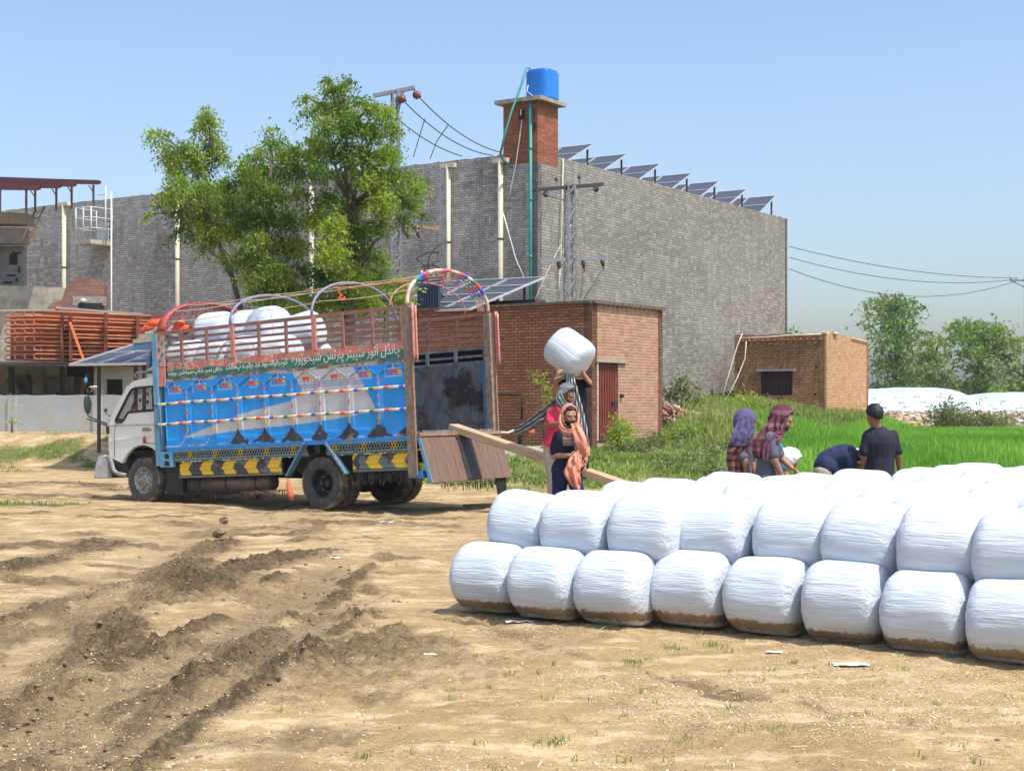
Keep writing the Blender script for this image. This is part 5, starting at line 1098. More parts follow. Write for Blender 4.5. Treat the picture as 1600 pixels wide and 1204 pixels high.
mb=MB(); mb.quad(P(-120,569,42.6),P(232,569,42.0),P(232,562,50),P(-120,562,50),0,.06); mb.build('shading_roof_slab',steel,SD,M=Mi)  # slab added to keep sun out of the shed interior
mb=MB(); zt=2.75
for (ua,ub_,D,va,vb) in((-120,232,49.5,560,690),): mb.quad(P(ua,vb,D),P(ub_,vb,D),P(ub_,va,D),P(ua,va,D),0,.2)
mb.build('rear_wall',plain('shade_dark_plaster',(.04,.037,.035),.9,.4,2),SD,M=Mi)  # near-black colour imitates the shade inside the shed
gw=plain('pale_grey_plaster',(.36,.36,.34),.9,.2,1.5,dirt=(.25,.22,.18),dirtamt=.35,bump=.3)
mb=MB(); a=P(147,700,42.9); d=(P(262,700,42.3)-a).normalized(); L=(P(262,700,42.3)-a).length
wall('side_wall',Vector((a.x,a.y,0)),Vector((d.x,d.y,0)).normalized(),L,.6,2.95,gw,SD,[rect(.33,.92,1.85,2.36)],outn=Vector((d.y,-d.x,0)).normalized(),org=o0,th=.15)
for (u,w_) in((18,.12),(60,.30),(142,.20),(97,.1)):
    mb=MB(); p=P(u,640,45.2); mb.box((p.x,p.y,1.8),(w_,.2,2.2)); mb.build('column',plain('shed_column',(.16,.15,.13),.9) if w_>.2 else steel,SD,M=Mi)
mb=MB()
for i,(u,v,w_,h_) in enumerate([(10,612,.9,.5),(32,606,.7,.7),(95,600,.8,.5),(118,603,.5,.6),(78,610,.3,.6)]): p=P(u,v,46.5+i*.3); mb.box(p,(w_,.5,h_),i%2,M=Matrix.Rotation(.2*i-.4,3,'Y'))
mb.build('stored_sheets',[plain('grey_sheet',(.20,.20,.19),.7),plain('brown_board',(.16,.12,.08),.8)],SD,M=Mi)
# pipe coils
orange=plain('orange_primer',(.50,.16,.065),.6,.25,5,dirt=(.20,.08,.05),dirtamt=.35)
PR=empty('pipe_rack',P(100,570,43),'stacked rows of orange-red bent pipe coils on the shed roof','pipe rack'); o0=P(100,570,43); Mi=Matrix.Translation(o0)
vrow=[503,516.5,530,543.5,557]
for f in range(4):
    D=42.9+.30*f; ul=53-15*f; ur=236
    mb=MB()
    for i,v in enumerate([489.5]+vrow):
        def zz(u,vv): return CH-((vv+(u-53)*.045*(1-(v-489)/90.))-HZ)/F*42.9
        a=[P(ul,v,D)]; xl=a[0].x; xr=P(ur,v,D).x; z1=zz(ul,v-4.0);z2=zz(ul,v+4.0); z1r=zz(ur,v-4.0); z2r=zz(ur,v+4.0); rr2=(z1-z2)/2; zc=(z1+z2)/2
        pts=[(xr,D,z1r),(xl+rr2,D,z1)]+[(xl+rr2-rr2*math.sin(t),D,zc+rr2*math.cos(t)) for t in np.linspace(.3,math.pi-.3,6)]+[(xl+rr2,D,z2),(xr,D,z2r)]
        mb.tube(pts,.028,7)
    mb.build('pipe_coil',orange,PR,M=Mi)
mb=MB()
for u in(97,110,165,215,240): p=P(u,525,42.75+.0); mb.box((p.x,p.y+.6,(P(0,488,43).z+P(0,566,43).z)/2),(.05,1.3,1.42))
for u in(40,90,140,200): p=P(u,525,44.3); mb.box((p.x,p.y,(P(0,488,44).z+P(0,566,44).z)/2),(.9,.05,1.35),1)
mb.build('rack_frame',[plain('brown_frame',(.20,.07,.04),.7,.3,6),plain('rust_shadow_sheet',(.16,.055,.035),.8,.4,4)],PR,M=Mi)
mb=MB(); mb.beam(P(109,503,42.4),P(131,563,42.4),.05,.10,up=(0,1,0)); mb.build('brace',plain('bright_orange',(.72,.20,.08),.5,.1,6),PR,M=Mi)
mb=MB(); mb.beam(P(88,480.5,42.6),P(222,491,42.4),.12,.06); mb.beam(P(-60,486,42.6),P(88,484,42.6),.12,.05); mb.tube([P(88,480,42.5),P(90,484,42.5)],.05,6,1); mb.build('top_channel',[plain('grey_channel',(.38,.36,.32),.6,.2,8),orange],PR,M=Mi)
# concrete frame building
CB0=P(0,500,48); CF=empty('unfinished_building',Vector((CB0.x,48,0)),'unfinished grey concrete building with red canopy at the left edge','building'); Mi=Matrix.Translation(Vector((CB0.x,48,0)))
def slabpx(mb,ua,ub_,va,vb,D,dep,mi=0,sl=0): a=P(ua,vb,D); b=P(ub_,vb,D); z1=P(ua,va,D).z; mb.add([a,b,(b.x,b.y,P(ub_,va+sl,D).z),(a.x,a.y,z1),a+Vector((0,dep,0)),b+Vector((0,dep,0)),(b.x,b.y+dep,P(ub_,va+sl,D).z),(a.x,a.y+dep,z1)],[(0,1,2,3),(5,4,7,6),(1,5,6,2),(4,0,3,7),(3,2,6,7),(4,5,1,0)],mi)
mb=MB(); slabpx(mb,-160,42,325,349,48,.8,1,8); slabpx(mb,-160,37,350,380,48.3,.6,0,6); slabpx(mb,-160,37,384,446,49.0,.3,0,0); slabpx(mb,-160,-20,380,446,48.3,3,0,0)
mb.build('upper_storey',[plain('grey_cement',(.30,.30,.29),.9,.2,1.2,dirt=(.18,.17,.15),dirtamt=.35,bump=.3),plain('pale_cement',(.42,.39,.32),.9,.2,2,dirt=(.2,.18,.15),dirtamt=.35)],CF,M=Mi)
mb=MB()
for (u,v,w_,h_) in((21,405,.25,.35),(26,395,.3,.04),(30,421,.04,.2),(18,430,.3,.04),(26,437,.06,.10),(12,441,.3,.05)): mb.box(P(u,v,48.97),(w_,.06,h_))
mb.build('wall_holes',plain('hole_dark',(.03,.03,.03),1),CF,M=Mi)
mb=MB(); slabpx(mb,-160,97,440,600,47,.5,0,9); mb.build('front_parapet',plain('mottled_cement',(.43,.40,.31),.92,.25,1.5,dirt=(.22,.21,.17),dirtamt=.42,bump=.3),CF,M=Mi)
mb=MB(); a,b,c,d=P(58,500,46.6),P(117,433,47.6),P(163,437,47.2),P(162,500,46.4); mb.quad(a,d,c,b,0,.4); e=MB(); mb.quad(P(117,433,47.6),P(163,437,47.2),P(165,437,50),P(119,433,50)); mb.build('brick_ramp',brick('brown_brick',(.17,.085,.06),(.24,.13,.10),(.15,.10,.08),patch=(.30,.27,.2),patchamt=.25,seed=3),CF,M=Mi)
mb=MB(); mb.box(P(142,479,46.2),(.75,.2,.22)); mb.box(P(140,470,46.25),(1.0,.2,.28),1); mb.ell(P(130,470,46.1),(.10,.08,.08),8,6,2); mb.build('dark_hollow',[plain('hole_dark',(.03,.03,.03),1),conc,cream],CF,M=Mi)
canm=plain('maroon_sheet',(.10,.030,.038),.5,.35,4,dirt=(.16,.12,.13),dirtamt=.3)
mb=MB()
for k,(ur,v0) in enumerate(((158,281),(120,284.5),(96,287),(64,290))): 
    D=47+.0*k; mb.quad(P(-160,v0-10+k*2,47.0-.5*k),P(ur,v0+1.5,46.6-.5*k),P(ur-4,v0+1,50),P(-160,v0-11+k*2,50),0,.10); mb.beam(P(-160,v0-5+k*2,47-.5*k),P(ur-4,v0+4,46.6-.5*k),.06,.14)
mb.build('canopy',canm,CF,M=Mi)
for u,vt,vb,D in((146,289,322,47.2),(112,290,326,47.6),(88,294,330,47.9),(55,297,330,48.2),(41,296,345,47.0),(0,296,330,47.5)):
    mb=MB(); mb.beam(P(u,vt,D),P(u,vb,D),.06,.06,up=(0,1,0)); 
    if u>50: mb.beam(P(u,vt+12,D),P(u-7,vt+1,D),.03,.03,up=(0,1,0))
    mb.build('canopy_post',galv,CF,M=Mi)

# balcony with railings on the hall wall
bo=wp(145,378,'L',.6); BL=empty('balcony',bo,'small cantilever balcony with white railings on the grey hall wall','balcony'); Mi=Matrix.Translation(bo)
ba,bb=wp(150,379,'L',0.0),wp(175,378,'L',0.0); sl_=(bb-ba); sl_.z=0; zb=(ba.z+bb.z)/2; ba.z=bb.z=zb
mb=MB(); off=nL*1.05; a0,a1=ba.copy(),bb.copy(); mb.add([a0,a1,a1+off,a0+off]+[p-Vector((0,0,.16)) for p in(a0,a1,a1+off,a0+off)],[(0,1,2,3),(7,6,5,4),(0,4,5,1),(1,5,6,2),(2,6,7,3),(3,7,4,0)]); mb.build('slab',plain('pale_slab',(.44,.41,.35),.9,.2,4),BL,M=Mi)
railm=plain('white_rail',(.55,.60,.60),.5,.15,8); mb=MB()
cs=[ba+off*.95+ (bb-ba)*.03,bb+off*.95-(bb-ba)*.03]; cm=(cs[0]+cs[1])/2
for p in (cs[0],cm,cs[1],ba+(bb-ba)*.03,bb): mb.tube([p,p+Vector((0,0,1.25))],.03,6)
for z in(.45,.85,1.23): mb.tube([ba+(bb-ba)*.03+Vector((0,0,z)),cs[0]+Vector((0,0,z)),cs[1]+Vector((0,0,z)),bb+Vector((0,0,z))],.022,6)
mb.tube([bb+off*.3+Vector((0,0,-.2)),bb+off*.3+Vector((0,0,2.1))],.03,6); mb.tube([bb+off*.3+Vector((0,0,1.75)),bb+off*.3-sl_*.42+Vector((0,0,1.8))],.025,6); mb.build('railing',railm,BL,M=Mi)
mb=MB(); mb.box(wp(161,363,'L',.04),(.62,.06,.72),rz=math.atan2(lD.y,lD.x)); mb.build('hatch',plain('pale_hatch',(.42,.46,.48),.6),BL,M=Mi)
mb=MB(); a=wp(174,300,'L',.5); b=wp(177,640,'L',.5); mb.tube([a,(a.x,a.y,.5)],.03,6); o=mb.build('thin_pipe',letter,origin=(a.x,a.y,.5)); tag(o,'thin white vertical pipe beside the balcony on the grey wall','pipe')
LD=empty('bamboo_ladder',P(44,382,46.8),'bamboo ladder leaning against the unfinished concrete building','ladder'); Mi=Matrix.Translation(P(44,382,46.8))
for (a,b) in(((70,322),(43,382)),((56,328),(34,375))): mb=MB(); mb.tube([P(a[0],a[1],47.3),P(b[0],b[1],46.8)],.035,6); mb.build('stile',plain('bamboo',(.48,.36,.20),.7,.2,9),LD,M=Mi)
for k in range(5): mb=MB(); t_=k/5+.1; mb.tube([P(70+(43-70)*t_,322+60*t_,47.2),P(57+(34-57)*t_,328+47*t_,47.2)],.025,5); mb.build('rung',plain('bamboo',(.48,.36,.2)),LD,M=Mi)
# left solar panel on posts
solar_table('yard_solar_panel',P(109,570,34.2),P(193,569,33.4),P(310,530,36.0),P(221,535,37.2),2,2,'tilted solar panel on black posts behind the truck cab','solar panels standing free',posts=((.37,.12,.5),(.93,.2,.5)),frame=.05)
solar_table('yard_solar_panel',P(193,569,33.2),P(330,566,32.6),P(330,525,34.6),P(222,557,34.2),2,2,'lower solar panel partly hidden behind the truck cab','solar panels standing free',posts=((.2,.2,.5),),frame=.05)
mb=MB(); mb.lathe(P(148,607,41.5),(0,0,1),[(-.02,0),(0,.08),(.03,.16),(.06,.16),(.09,0)],14); mb.tube([P(146,607,41.5),P(142,612,41.9)],.02,5); mb.build('lamp_shade',plain('grey_shade',(.5,.47,.42),.6),SD,M=Matrix.Translation(SD.location))
# orange bundle on the truck crown
mb=shearcloth('x',None,(.36,.42,.16),None,5); o=mb.build('tarpaulin_bundle',orgcl,origin=(0,0,0)); o.matrix_world=MT@Matrix.Translation((5.18,-.55,3.10)); tag(o,'crumpled orange-red tarpaulin bundle lying on the truck crown','bundle')
mb=shearcloth('x',None,(.22,.3,.10),None,9); o=mb.build('cloth_bundle',plain('grey_green_cloth',(.22,.24,.20),.9,.4,12,dirt=(.5,.5,.48),dirtamt=.35),origin=(0,0,0)); o.matrix_world=MT@Matrix.Translation((5.02,-.32,3.0)); tag(o,'grey rolled cloth under the orange bundle on the truck crown','bundle')
# ============================================================ beam ramp, board, scraps, basin
pw=NT('pale_timber'); o_=pw.co(); a1=pw.noise(pw.mp(o_,(1.5,14,14)),2,5,.65); pw.P(Base_Color=pw.mix(pw.ramp(a1,.35,.7),(.34,.24,.14),(.52,.40,.26)),Roughness=.8); pw.bump(a1,.3,.01)
BA=MT@Vector((-.02,-1.02,1.30)); BE=Vector((2.9,18.75,.10)); xa=(BE-BA).normalized(); L=(BE-BA).length
mb=MB(); mb.box((L/2,0,0),(L,.23,.10)); mb.box((L*.43,0,.006),(.55,.234,.10),1); o=mb.build('timber_ramp',[pw.m,plain('tar_patch',(.16,.13,.11),.8,.3,8)]); ya=Vector((0,0,1)).cross(xa).normalized(); za=xa.cross(ya)
o.matrix_world=Matrix(((xa.x,ya.x,za.x,BA.x),(xa.y,ya.y,za.y,BA.y),(xa.z,ya.z,za.z,BA.z),(0,0,0,1))); tag(o,'thick pale timber beam sloping from the truck bed to the ground','beam')
m=o.modifiers.new('b','BEVEL'); m.width=.008
x,y=GP(755,803); mb=MB(); mb.beam((-.28,.10,.03),(.42,.16,.05),.09,.025); mb.beam((-.25,-.0,.015),(.42,-.10,.02),.10,.03); mb.beam((-.28,.09,.03),(-.22,-.02,.02),.06,.03); o=mb.build('broken_board',rack_b,origin=(0,0,0)); o.location=(x,y,gz(x,y)); tag(o,'splintered brown boards lying beside the bale pile near the truck','board')
bp=P(822,684,33); BS=empty('concrete_basin',(bp.x,bp.y,gz(bp.x,bp.y)),'low pale concrete basin in the grass before the pump house','basin'); z0=gz(bp.x,bp.y); Mi=Matrix.Translation((bp.x,bp.y,z0))
hz_=P(0,672,33).z
mb=MB()
for (ua,va,Da,ub_,vb,Db) in((775,676,33.6,850,673,34.6),(850,673,34.6,858,681,32.6),(775,684,32,858,681,32.6)):
    a=P(ua,va,Da);b=P(ub_,vb,Db); a.z=b.z=z0+.42; mb.beam(a-Vector((0,0,.34)),b-Vector((0,0,.34)),.14,.22)
mb.build('rim_wall',plain('basin_cement',(.50,.46,.34),.9,.2,4),BS,M=Mi)
mb=MB(); a=P(814,676,33); mb.tube([a,a+Vector((.30,-.05,.05))],.075,12,0); mb.build('outlet_pipe',plain('orange_pipe',(.75,.16,.06),.4),BS,M=Mi); mb=MB(); mb.tube([a+Vector((.02,0,0)),a+Vector((-.06,.01,-.01))],.085,12); mb.tube([a+Vector((-.02,0,0)),a+Vector((-.02,0,-.25))],.05,8); mb.build('valve',black,BS,M=Mi)
wire('garden_hose',[P(768,671,31),P(780,675,31.5),P(793,676,32),P(803,672,32.5)],.028,cream,'cream hose curving into the concrete basin')
scr=plain('white_scrap',(.75,.75,.73),.6,.1)
for i,(u,v,w_,h_,lab) in enumerate([(610,830,.12,.05,'flat white plastic scrap on the yard between truck and camera'),(560,798,.16,.05,'pale plastic shred at the shadow edge near the rear wheel'),(524,878,.04,.03,'small white crumpled scrap beside the ruts'),(672,1033,.035,.02,'tiny white scrap on the smooth mud in the foreground'),(812,968,.10,.03,'white film scrap lying beside the second front bale'),(1210,1017,.05,.02,'bluish film scrap on the chaff before the pile'),(1330,1040,.10,.015,'long white film scrap on the chaff at the right'),(1045,742,.05,.07,'white litter in the grass behind the pile'),(1095,728,.07,.07,'light scrap standing in the weeds left of the workers')]):
    x,y=GP(u,v); 
    if v<760: q=P(u,v,30); x,y=q.x,q.y
    mb=MB(); n=7; vs=[];rs=random.Random(i)
    for a in range(n+1):
        for b in range(n+1): vs.append(((a/n-.5)*w_*2*(1+.2*rs.random()),(b/n-.5)*w_*1.0,.004+h_*.7*abs(mn.noise(Vector((a*.7+i*5,b*.7,0))))))
    mb.add(vs,[(a*(n+1)+b,(a+1)*(n+1)+b,(a+1)*(n+1)+b+1,a*(n+1)+b+1) for a in range(n) for b in range(n)],0,True); o=mb.build('plastic_scrap',scr,origin=(0,0,0)); o.location=(x,y,float(ground(np.array([x]),np.array([y]))[0][0])+.004); tag(o,lab,'litter','scraps of white plastic on the yard')
    if v<760: o.location.z=P(u,v+3,30).z; o.rotation_euler=(1.0,0,0)
# brick heap
hp0=P(1068,655,42); HB=empty('brick_heap',(hp0.x,hp0.y,gz(hp0.x,hp0.y)),None,None); bpy.data.objects.remove(HB)
rs=random.Random(31); Vs=MB()
for i in range(300):
    u=rs.uniform(1037,1100); f=(u-1037)/63; vtop=628+26*f; v=rs.uniform(vtop,664); D=42.0+rs.uniform(-.5,.5)+ (664-v)*.012; q=P(u,v,D)
    M_=Matrix.Rotation(rs.uniform(0,6.28),3,'Z')@Matrix.Rotation(rs.uniform(-.8,.8),3,'X')@Matrix.Rotation(rs.uniform(-.8,.8),3,'Y'); s=rs.uniform(.5,1); Vs.box(q,(.22*s,.11*s,.075*s),rs.choice((0,0,1,2)),M_)
mb=rock(3,24,14,.25); Vs.add([(hp0.x-.1+p[0]*.75,hp0.y+.3+p[1]*.6,P(0,664,42).z-.1+p[2]*.7) for p in mb.v],mb.f,1)
o=Vs.build('brick_rubble',[plain('broken_brick',(.40,.17,.10),.9,.3,9),plain('brown_rubble',(.26,.18,.13),.9,.3,9),plain('white_rubble',(.52,.47,.40),.9,.3,9)],origin=(hp0.x,hp0.y,.9)); tag(o,'heap of broken red bricks against the corner of the pump house','rubble',kind='stuff')
rs=random.Random(32); Vs=MB()
for i in range(2300):
    x=rs.uniform(12.5,27); y=60+rs.gauss(0,2.0); z=gz(x,y)
    M_=Matrix.Rotation(rs.uniform(0,6.28),3,'Z')@Matrix.Rotation(rs.uniform(-.8,.8),3,'X'); s=rs.uniform(.25,1.0)*(1 if rs.random()<.9 else 1.6); Vs.box((x,y,z+.03),(.24*s,.16*s,.10*s),rs.choice((0,1,1,2)),M_)
o=Vs.build('field_rubble',[plain('pinkish_rubble',(.42,.29,.22),.9,.3,9),plain('tan_rubble',(.40,.33,.24),.9,.3,9),plain('pale_rubble',(.58,.54,.47),.9,.3,9)],origin=(18,62,1)); tag(o,'broken rubble scattered along the earth bank beyond the rice field','rubble',kind='stuff')
# tarpaulin covered clamp
tarp=NT('white_tarpaulin'); o_=tarp.co(); tarp.P(Base_Color=tarp.mix(tarp.ramp(tarp.noise(o_,.8,4,.6),.3,.7),(.40,.47,.56),(.54,.60,.67)),Roughness=.45); tarp.bump(tarp.noise(tarp.mp(o_,(2,.5,1)),2,5,.6),.22,.05)
tops=[(1330,612),(1357,610),(1400,607),(1440,605),(1490,605.5),(1510,608),(1530,616),(1548,619),(1575,615),(1600,613),(1680,612)]
us=np.linspace(1310,1690,140); Vt=[]; 
for u in us:
    zt=CH-(np.interp(u,[a for a,b in tops],[b for a,b in tops])-HZ)/F*84; x=(u-800)/F*80
    for t_ in np.linspace(0,1,26):
        yv=77.5+t_*14; pr=min(1,(1-abs(2*t_-1)**2.6)); z=1.15+(zt-1.15)*pr+.012*math.sin(u*.35)*math.sin(t_*9)+.03*mn.noise(Vector((u*.05,t_*6,0))); Vt.append((x*(1+ (yv-80)*.000),yv,z))
k=np.arange(140*26).reshape(140,26); o=npmesh('tarpaulin_clamp',Vt,np.stack([k[:-1,:-1],k[1:,:-1],k[1:,1:],k[:-1,1:]],-1).reshape(-1,4),tarp.m); tag(o,'long silage clamp under a white tarpaulin printed with blue marks','tarpaulin')
CLV=np.array(Vt).reshape(140,26,3); blu=plain('blue_print',(.16,.34,.56),.5)
mb=MB(); rs=random.Random(11)
def surf(u,t_):
    i=np.interp(u,us,np.arange(140)); j=t_*25; i0=int(min(138,i)); j0=int(min(24,j)); a=i-i0;b=j-j0
    return Vector(((CLV[i0,j0]*(1-a)+CLV[i0+1,j0]*a)*(1-b)+(CLV[i0,j0+1]*(1-a)+CLV[i0+1,j0+1]*a)*b))
for r0,t_ in enumerate((.045,.085,.15)):
    for c in range(9):
        u=1364+c*34-r0*3
        for g in range(4):
            uu=u+g*2.3; hgt=.009+.007*rs.random(); a,b=surf(uu,t_),surf(uu+1.5,t_); c1,d1=surf(uu+1.8,t_+hgt),surf(uu+.3,t_+hgt); off=Vector((0,-.03,.03))
            if rs.random()<.6: mb.quad(a+off,b+off,c1+off,d1+off)
            if g<3 and rs.random()<.6: a,b=surf(uu+1.3,t_+hgt*.4),surf(uu+2.6,t_+hgt*.4); c1,d1=surf(uu+2.6,t_+hgt*.65),surf(uu+1.3,t_+hgt*.65); mb.quad(a+off,b+off,c1+off,d1+off)
mb.build('blue_print',blu,o)
# ============================================================ trees and bushes
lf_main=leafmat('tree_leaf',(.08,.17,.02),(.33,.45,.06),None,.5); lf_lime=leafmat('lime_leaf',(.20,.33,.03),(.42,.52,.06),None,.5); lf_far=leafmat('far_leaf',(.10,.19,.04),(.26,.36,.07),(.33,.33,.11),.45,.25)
lf_olive=leafmat('olive_leaf',(.10,.14,.04),(.24,.28,.10),(.30,.31,.15),.35,2)
lf_dark=leafmat('dark_leaf',(.035,.075,.02),(.10,.15,.04),None,.3); lf_bush=leafmat('bush_leaf',(.09,.15,.03),(.24,.30,.09),(.30,.30,.15),.35,2); bark=plain('tree_bark',(.12,.10,.07),.95,.4,8,bump=.7)
def foliage(name,clumps,D,depth,ls,dens,mat,parent,seed,droop=.5,asp=.42,twig=7,org=None,spread=.55):
    r=np.random.default_rng(seed); cen=[]; Dir=[]; tone=[]
    for (u,v,rad) in clumps:
        d=D+r.uniform(-depth,depth); c=np.array(P(u,v,d)); rm=rad*d/F; n=max(3,int(dens*rad*rad/twig)); ct=r.uniform(.1,.8)
        st=c+r.normal(0,spread,(n,3))*rm*np.array([1,1,.9]); dr=r.normal(0,1,(n,3)); dr[:,2]=dr[:,2]*.5-droop; dr/=np.linalg.norm(dr,axis=1)[:,None]; tt=np.clip(ct+r.normal(0,.18,n),0,1)
        for k in range(twig):
            cen.append(st+dr*(k*ls*.55)+r.normal(0,ls*.28,(n,3))+np.array([0,0,-1])*(k*k*ls*.02*droop*2)); Dir.append(dr); tone.append(tt+r.normal(0,.08,n))
    cen=np.concatenate(cen);Dir=np.concatenate(Dir);tone=np.clip(np.concatenate(tone),0,1); n=len(cen)
    a=Dir*.6+r.normal(0,.75,(n,3)); a[:,2]-=droop*.4; a/=np.linalg.norm(a,axis=1)[:,None]; b=np.cross(a,r.normal(0,1,(n,3))); b/=np.linalg.norm(b,axis=1)[:,None]+1e-9
    L=ls*(.6+.7*r.random(n))[:,None]; V=np.stack([cen-a*L*.5,cen+b*L*asp*.5,cen+a*L*.5,cen-b*L*asp*.5],1).reshape(-1,3)
    if org is not None: V=V-np.array(org)
    k=np.arange(n)*4; return npmesh(name,V,np.stack([k,k+1,k+2,k+3],1),mat,{'Col':np.repeat(np.stack([tone,tone,tone,tone*0+1],1),4,0)},smooth=False,parent=parent)
def tree(name,label,clumps,D,depth,ls,dens,mats,trunk,seed,droop=.5,cat='tree',group=None,tr=.12,nb=18,asp=.42,lim=None):
    base=PB(trunk[0][0],D); T_=empty(name,base,label,cat,group); Mi=Matrix.Translation(base)
    r=random.Random(seed); mb=MB(); pts=[Vector(base)]+[P(u,v,D) for u,v in trunk[1:]]; n=len(pts); mb.tube(pts,[tr*(1-.75*i/(n-1)) for i in range(n)],9)
    cl=clumps if len(clumps)<=nb else r.sample(clumps,nb)
    for (u,v,rad) in cl:
        c=P(u,v,D+r.uniform(-depth*.5,depth*.5)); cand=[p for p in pts[1:] if p.z<c.z+.2] or [pts[1]]; s=min(cand,key=lambda p:(p-c).length); m_=s.lerp(c,.5)+Vector((r.uniform(-.15,.15),r.uniform(-.2,.2),(c-s).length*.10)); mb.tube([s,m_,c,c+Vector((r.uniform(-.1,.1),0,-.1))],[tr*.38,tr*.22,tr*.10,tr*.05],6)
    mb.build('trunk',bark,T_,M=Mi)
    half=mats if isinstance(mats,list) else [mats]
    if len(half)==1: foliage('crown',clumps,D,depth,ls,dens,half[0],T_,seed,droop,asp,org=base)
    else:
        foliage('crown',clumps,D,depth,ls,dens,half[0],T_,seed,droop,asp,org=base); foliage('lime_sprays',lim or clumps[::3],D-depth*.3,depth*.7,ls,dens*.85,half[1],T_,seed+1,droop,asp,org=base)  # second layer: sprays of yellow-green leaves in the crown
    return T_
TL_=[(237,206,6),(255,210,10),(262,235,12),(272,250,12),(288,228,12),(322,172,9),(326,185,10),(316,198,10),(328,212,12),(300,240,14),(330,235,12),(345,228,7),(345,245,8),(312,262,14),(282,285,15),(262,305,11),(284,325,14),(300,300,14),(320,290,13),(290,345,11),(277,362,8),(310,330,11),(300,368,7),(243,322,6),(232,334,4),(330,318,13),(317,385,6),(322,355,11),(345,400,7),(333,375,11),(345,350,10),(355,325,12),(275,270,10),(345,290,10)]
TM_=[(420,202,5),(428,220,12),(442,238,13),(458,235,9),(402,240,10),(382,250,8),(388,270,14),(412,265,15),(441,265,15),(466,262,11),(357,285,11),(372,310,14),(402,300,16),(431,300,17),(352,318,11),(386,338,15),(416,340,17),(451,340,17),(365,358,12),(402,375,17),(431,380,17),(461,380,15),(380,395,12),(401,412,15),(431,420,17),(388,432,11),(415,448,13),(443,452,13),(470,420,13),(470,300,11),(490,340,12),(370,410,9),(400,455,8),(455,470,12),(425,470,10)]
TR_=[(512,126,5),(520,143,10),(545,124,5),(535,135,7),(478,152,7),(500,168,12),(528,165,13),(560,158,9),(580,168,11),(602,175,9),(474,178,5),(510,195,15),(545,192,16),(580,205,15),(611,200,11),(497,225,14),(530,235,17),(570,240,18),(606,240,13),(500,265,14),(540,275,18),(585,280,18),(617,272,13),(641,278,11),(656,292,8),(508,310,16),(550,320,18),(598,315,15),(640,318,12),(660,335,6),(520,350,17),(560,360,17),(590,350,13),(518,390,18),(560,395,18),(508,430,18),(550,430,18),(590,400,13),(530,462,15),(572,466,15),(500,470,12),(625,300,10),(485,245,9),(630,345,8)]
TLow=[(400,462,10),(430,478,10),(470,462,12),(500,478,11),(535,482,10),(455,448,10),(592,432,14),(622,440,12),(580,455,12),(605,465,14),(640,455,8),(560,475,12),(628,470,10)]
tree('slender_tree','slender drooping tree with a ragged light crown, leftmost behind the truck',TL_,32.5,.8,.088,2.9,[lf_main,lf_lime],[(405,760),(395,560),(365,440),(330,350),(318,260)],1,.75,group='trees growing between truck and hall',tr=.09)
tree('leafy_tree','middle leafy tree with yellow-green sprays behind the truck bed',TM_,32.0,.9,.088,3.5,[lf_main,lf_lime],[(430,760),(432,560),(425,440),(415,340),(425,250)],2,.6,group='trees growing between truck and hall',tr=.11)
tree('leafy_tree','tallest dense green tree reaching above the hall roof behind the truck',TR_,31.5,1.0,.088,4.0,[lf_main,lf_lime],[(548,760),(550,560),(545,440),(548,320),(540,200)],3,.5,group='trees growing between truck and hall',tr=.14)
tree('low_tree','low bright green bushy growth right of the tallest tree',TLow,33,.7,.10,2.7,lf_lime,[(600,760),(600,560),(602,470)],4,.4,group='trees growing between truck and hall',tr=.07)
F1=[(1356,476,6),(1368,470,7),(1382,470,9),(1398,467,9),(1408,475,8),(1425,470,4),(1428,482,6),(1424,495,7),(1360,490,5),(1350,505,4),(1362,512,4),(1361,525,3),(1385,490,9),(1402,492,9),(1390,510,11),(1410,515,11),(1385,530,10),(1405,540,11),(1425,530,8),(1440,520,6),(1375,545,7),(1373,565,7),(1380,580,6),(1390,560,10),(1410,570,11),(1430,555,10),(1400,590,10),(1387,600,6),(1425,590,10),(1443,575,8),(1410,605,8)]
F2=[(1455,535,9),(1470,530,8),(1450,555,10),(1465,560,10),(1455,585,10),(1475,590,10),(1440,598,8),(1490,602,8),(1462,605,9)]
F3=[(1485,510,7),(1496,503,6),(1506,515,9),(1520,512,9),(1535,507,9),(1555,508,8),(1560,520,8),(1500,530,9),(1520,530,10),(1545,530,10),(1566,535,9),(1585,533,8),(1592,545,6),(1502,550,8),(1530,550,10),(1555,550,10),(1575,555,8),(1520,575,8),(1545,575,9),(1530,595,7),(1510,600,7),(1560,590,7),(1545,608,8),(1518,612,7)]
F4=[(1575,578,7),(1590,572,8),(1606,576,9),(1600,597,9),(1580,602,8),(1622,590,10),(1560,612,8),(1590,612,9)]
tree('tall_tree','tall narrow tree with drooping left limb beyond the ochre hut',F1,100,2.5,.34,2.3,lf_far,[(1405,650),(1405,600),(1400,540),(1395,490)],11,.5,group='far trees behind the tarpaulin',tr=.35)
tree('low_tree','lower tree between the tall narrow tree and the round crowned tree',F2,104,2.5,.34,2.3,lf_far,[(1462,650),(1462,600),(1460,560)],12,.4,group='far trees behind the tarpaulin',tr=.25)
tree('round_tree','broad round crowned tree with visible forked trunk beyond the tarpaulin',F3,98,3,.34,2.3,lf_far,[(1532,650),(1532,605),(1530,560),(1530,525)],13,.3,group='far trees behind the tarpaulin',tr=.45,nb=22)
tree('low_tree','low tree at the right edge of the photo beyond the tarpaulin',F4,95,2.5,.34,2.3,lf_far,[(1600,650),(1600,610),(1598,590)],14,.4,group='far trees behind the tarpaulin',tr=.25)
tree('low_tree','tiny treetop peeping out just right of the hall wall',[(1232,517,3),(1236,513,3),(1230,525,4)],96,1,.3,3,lf_far,[(1233,640),(1233,530)],15,.3,tr=.15)
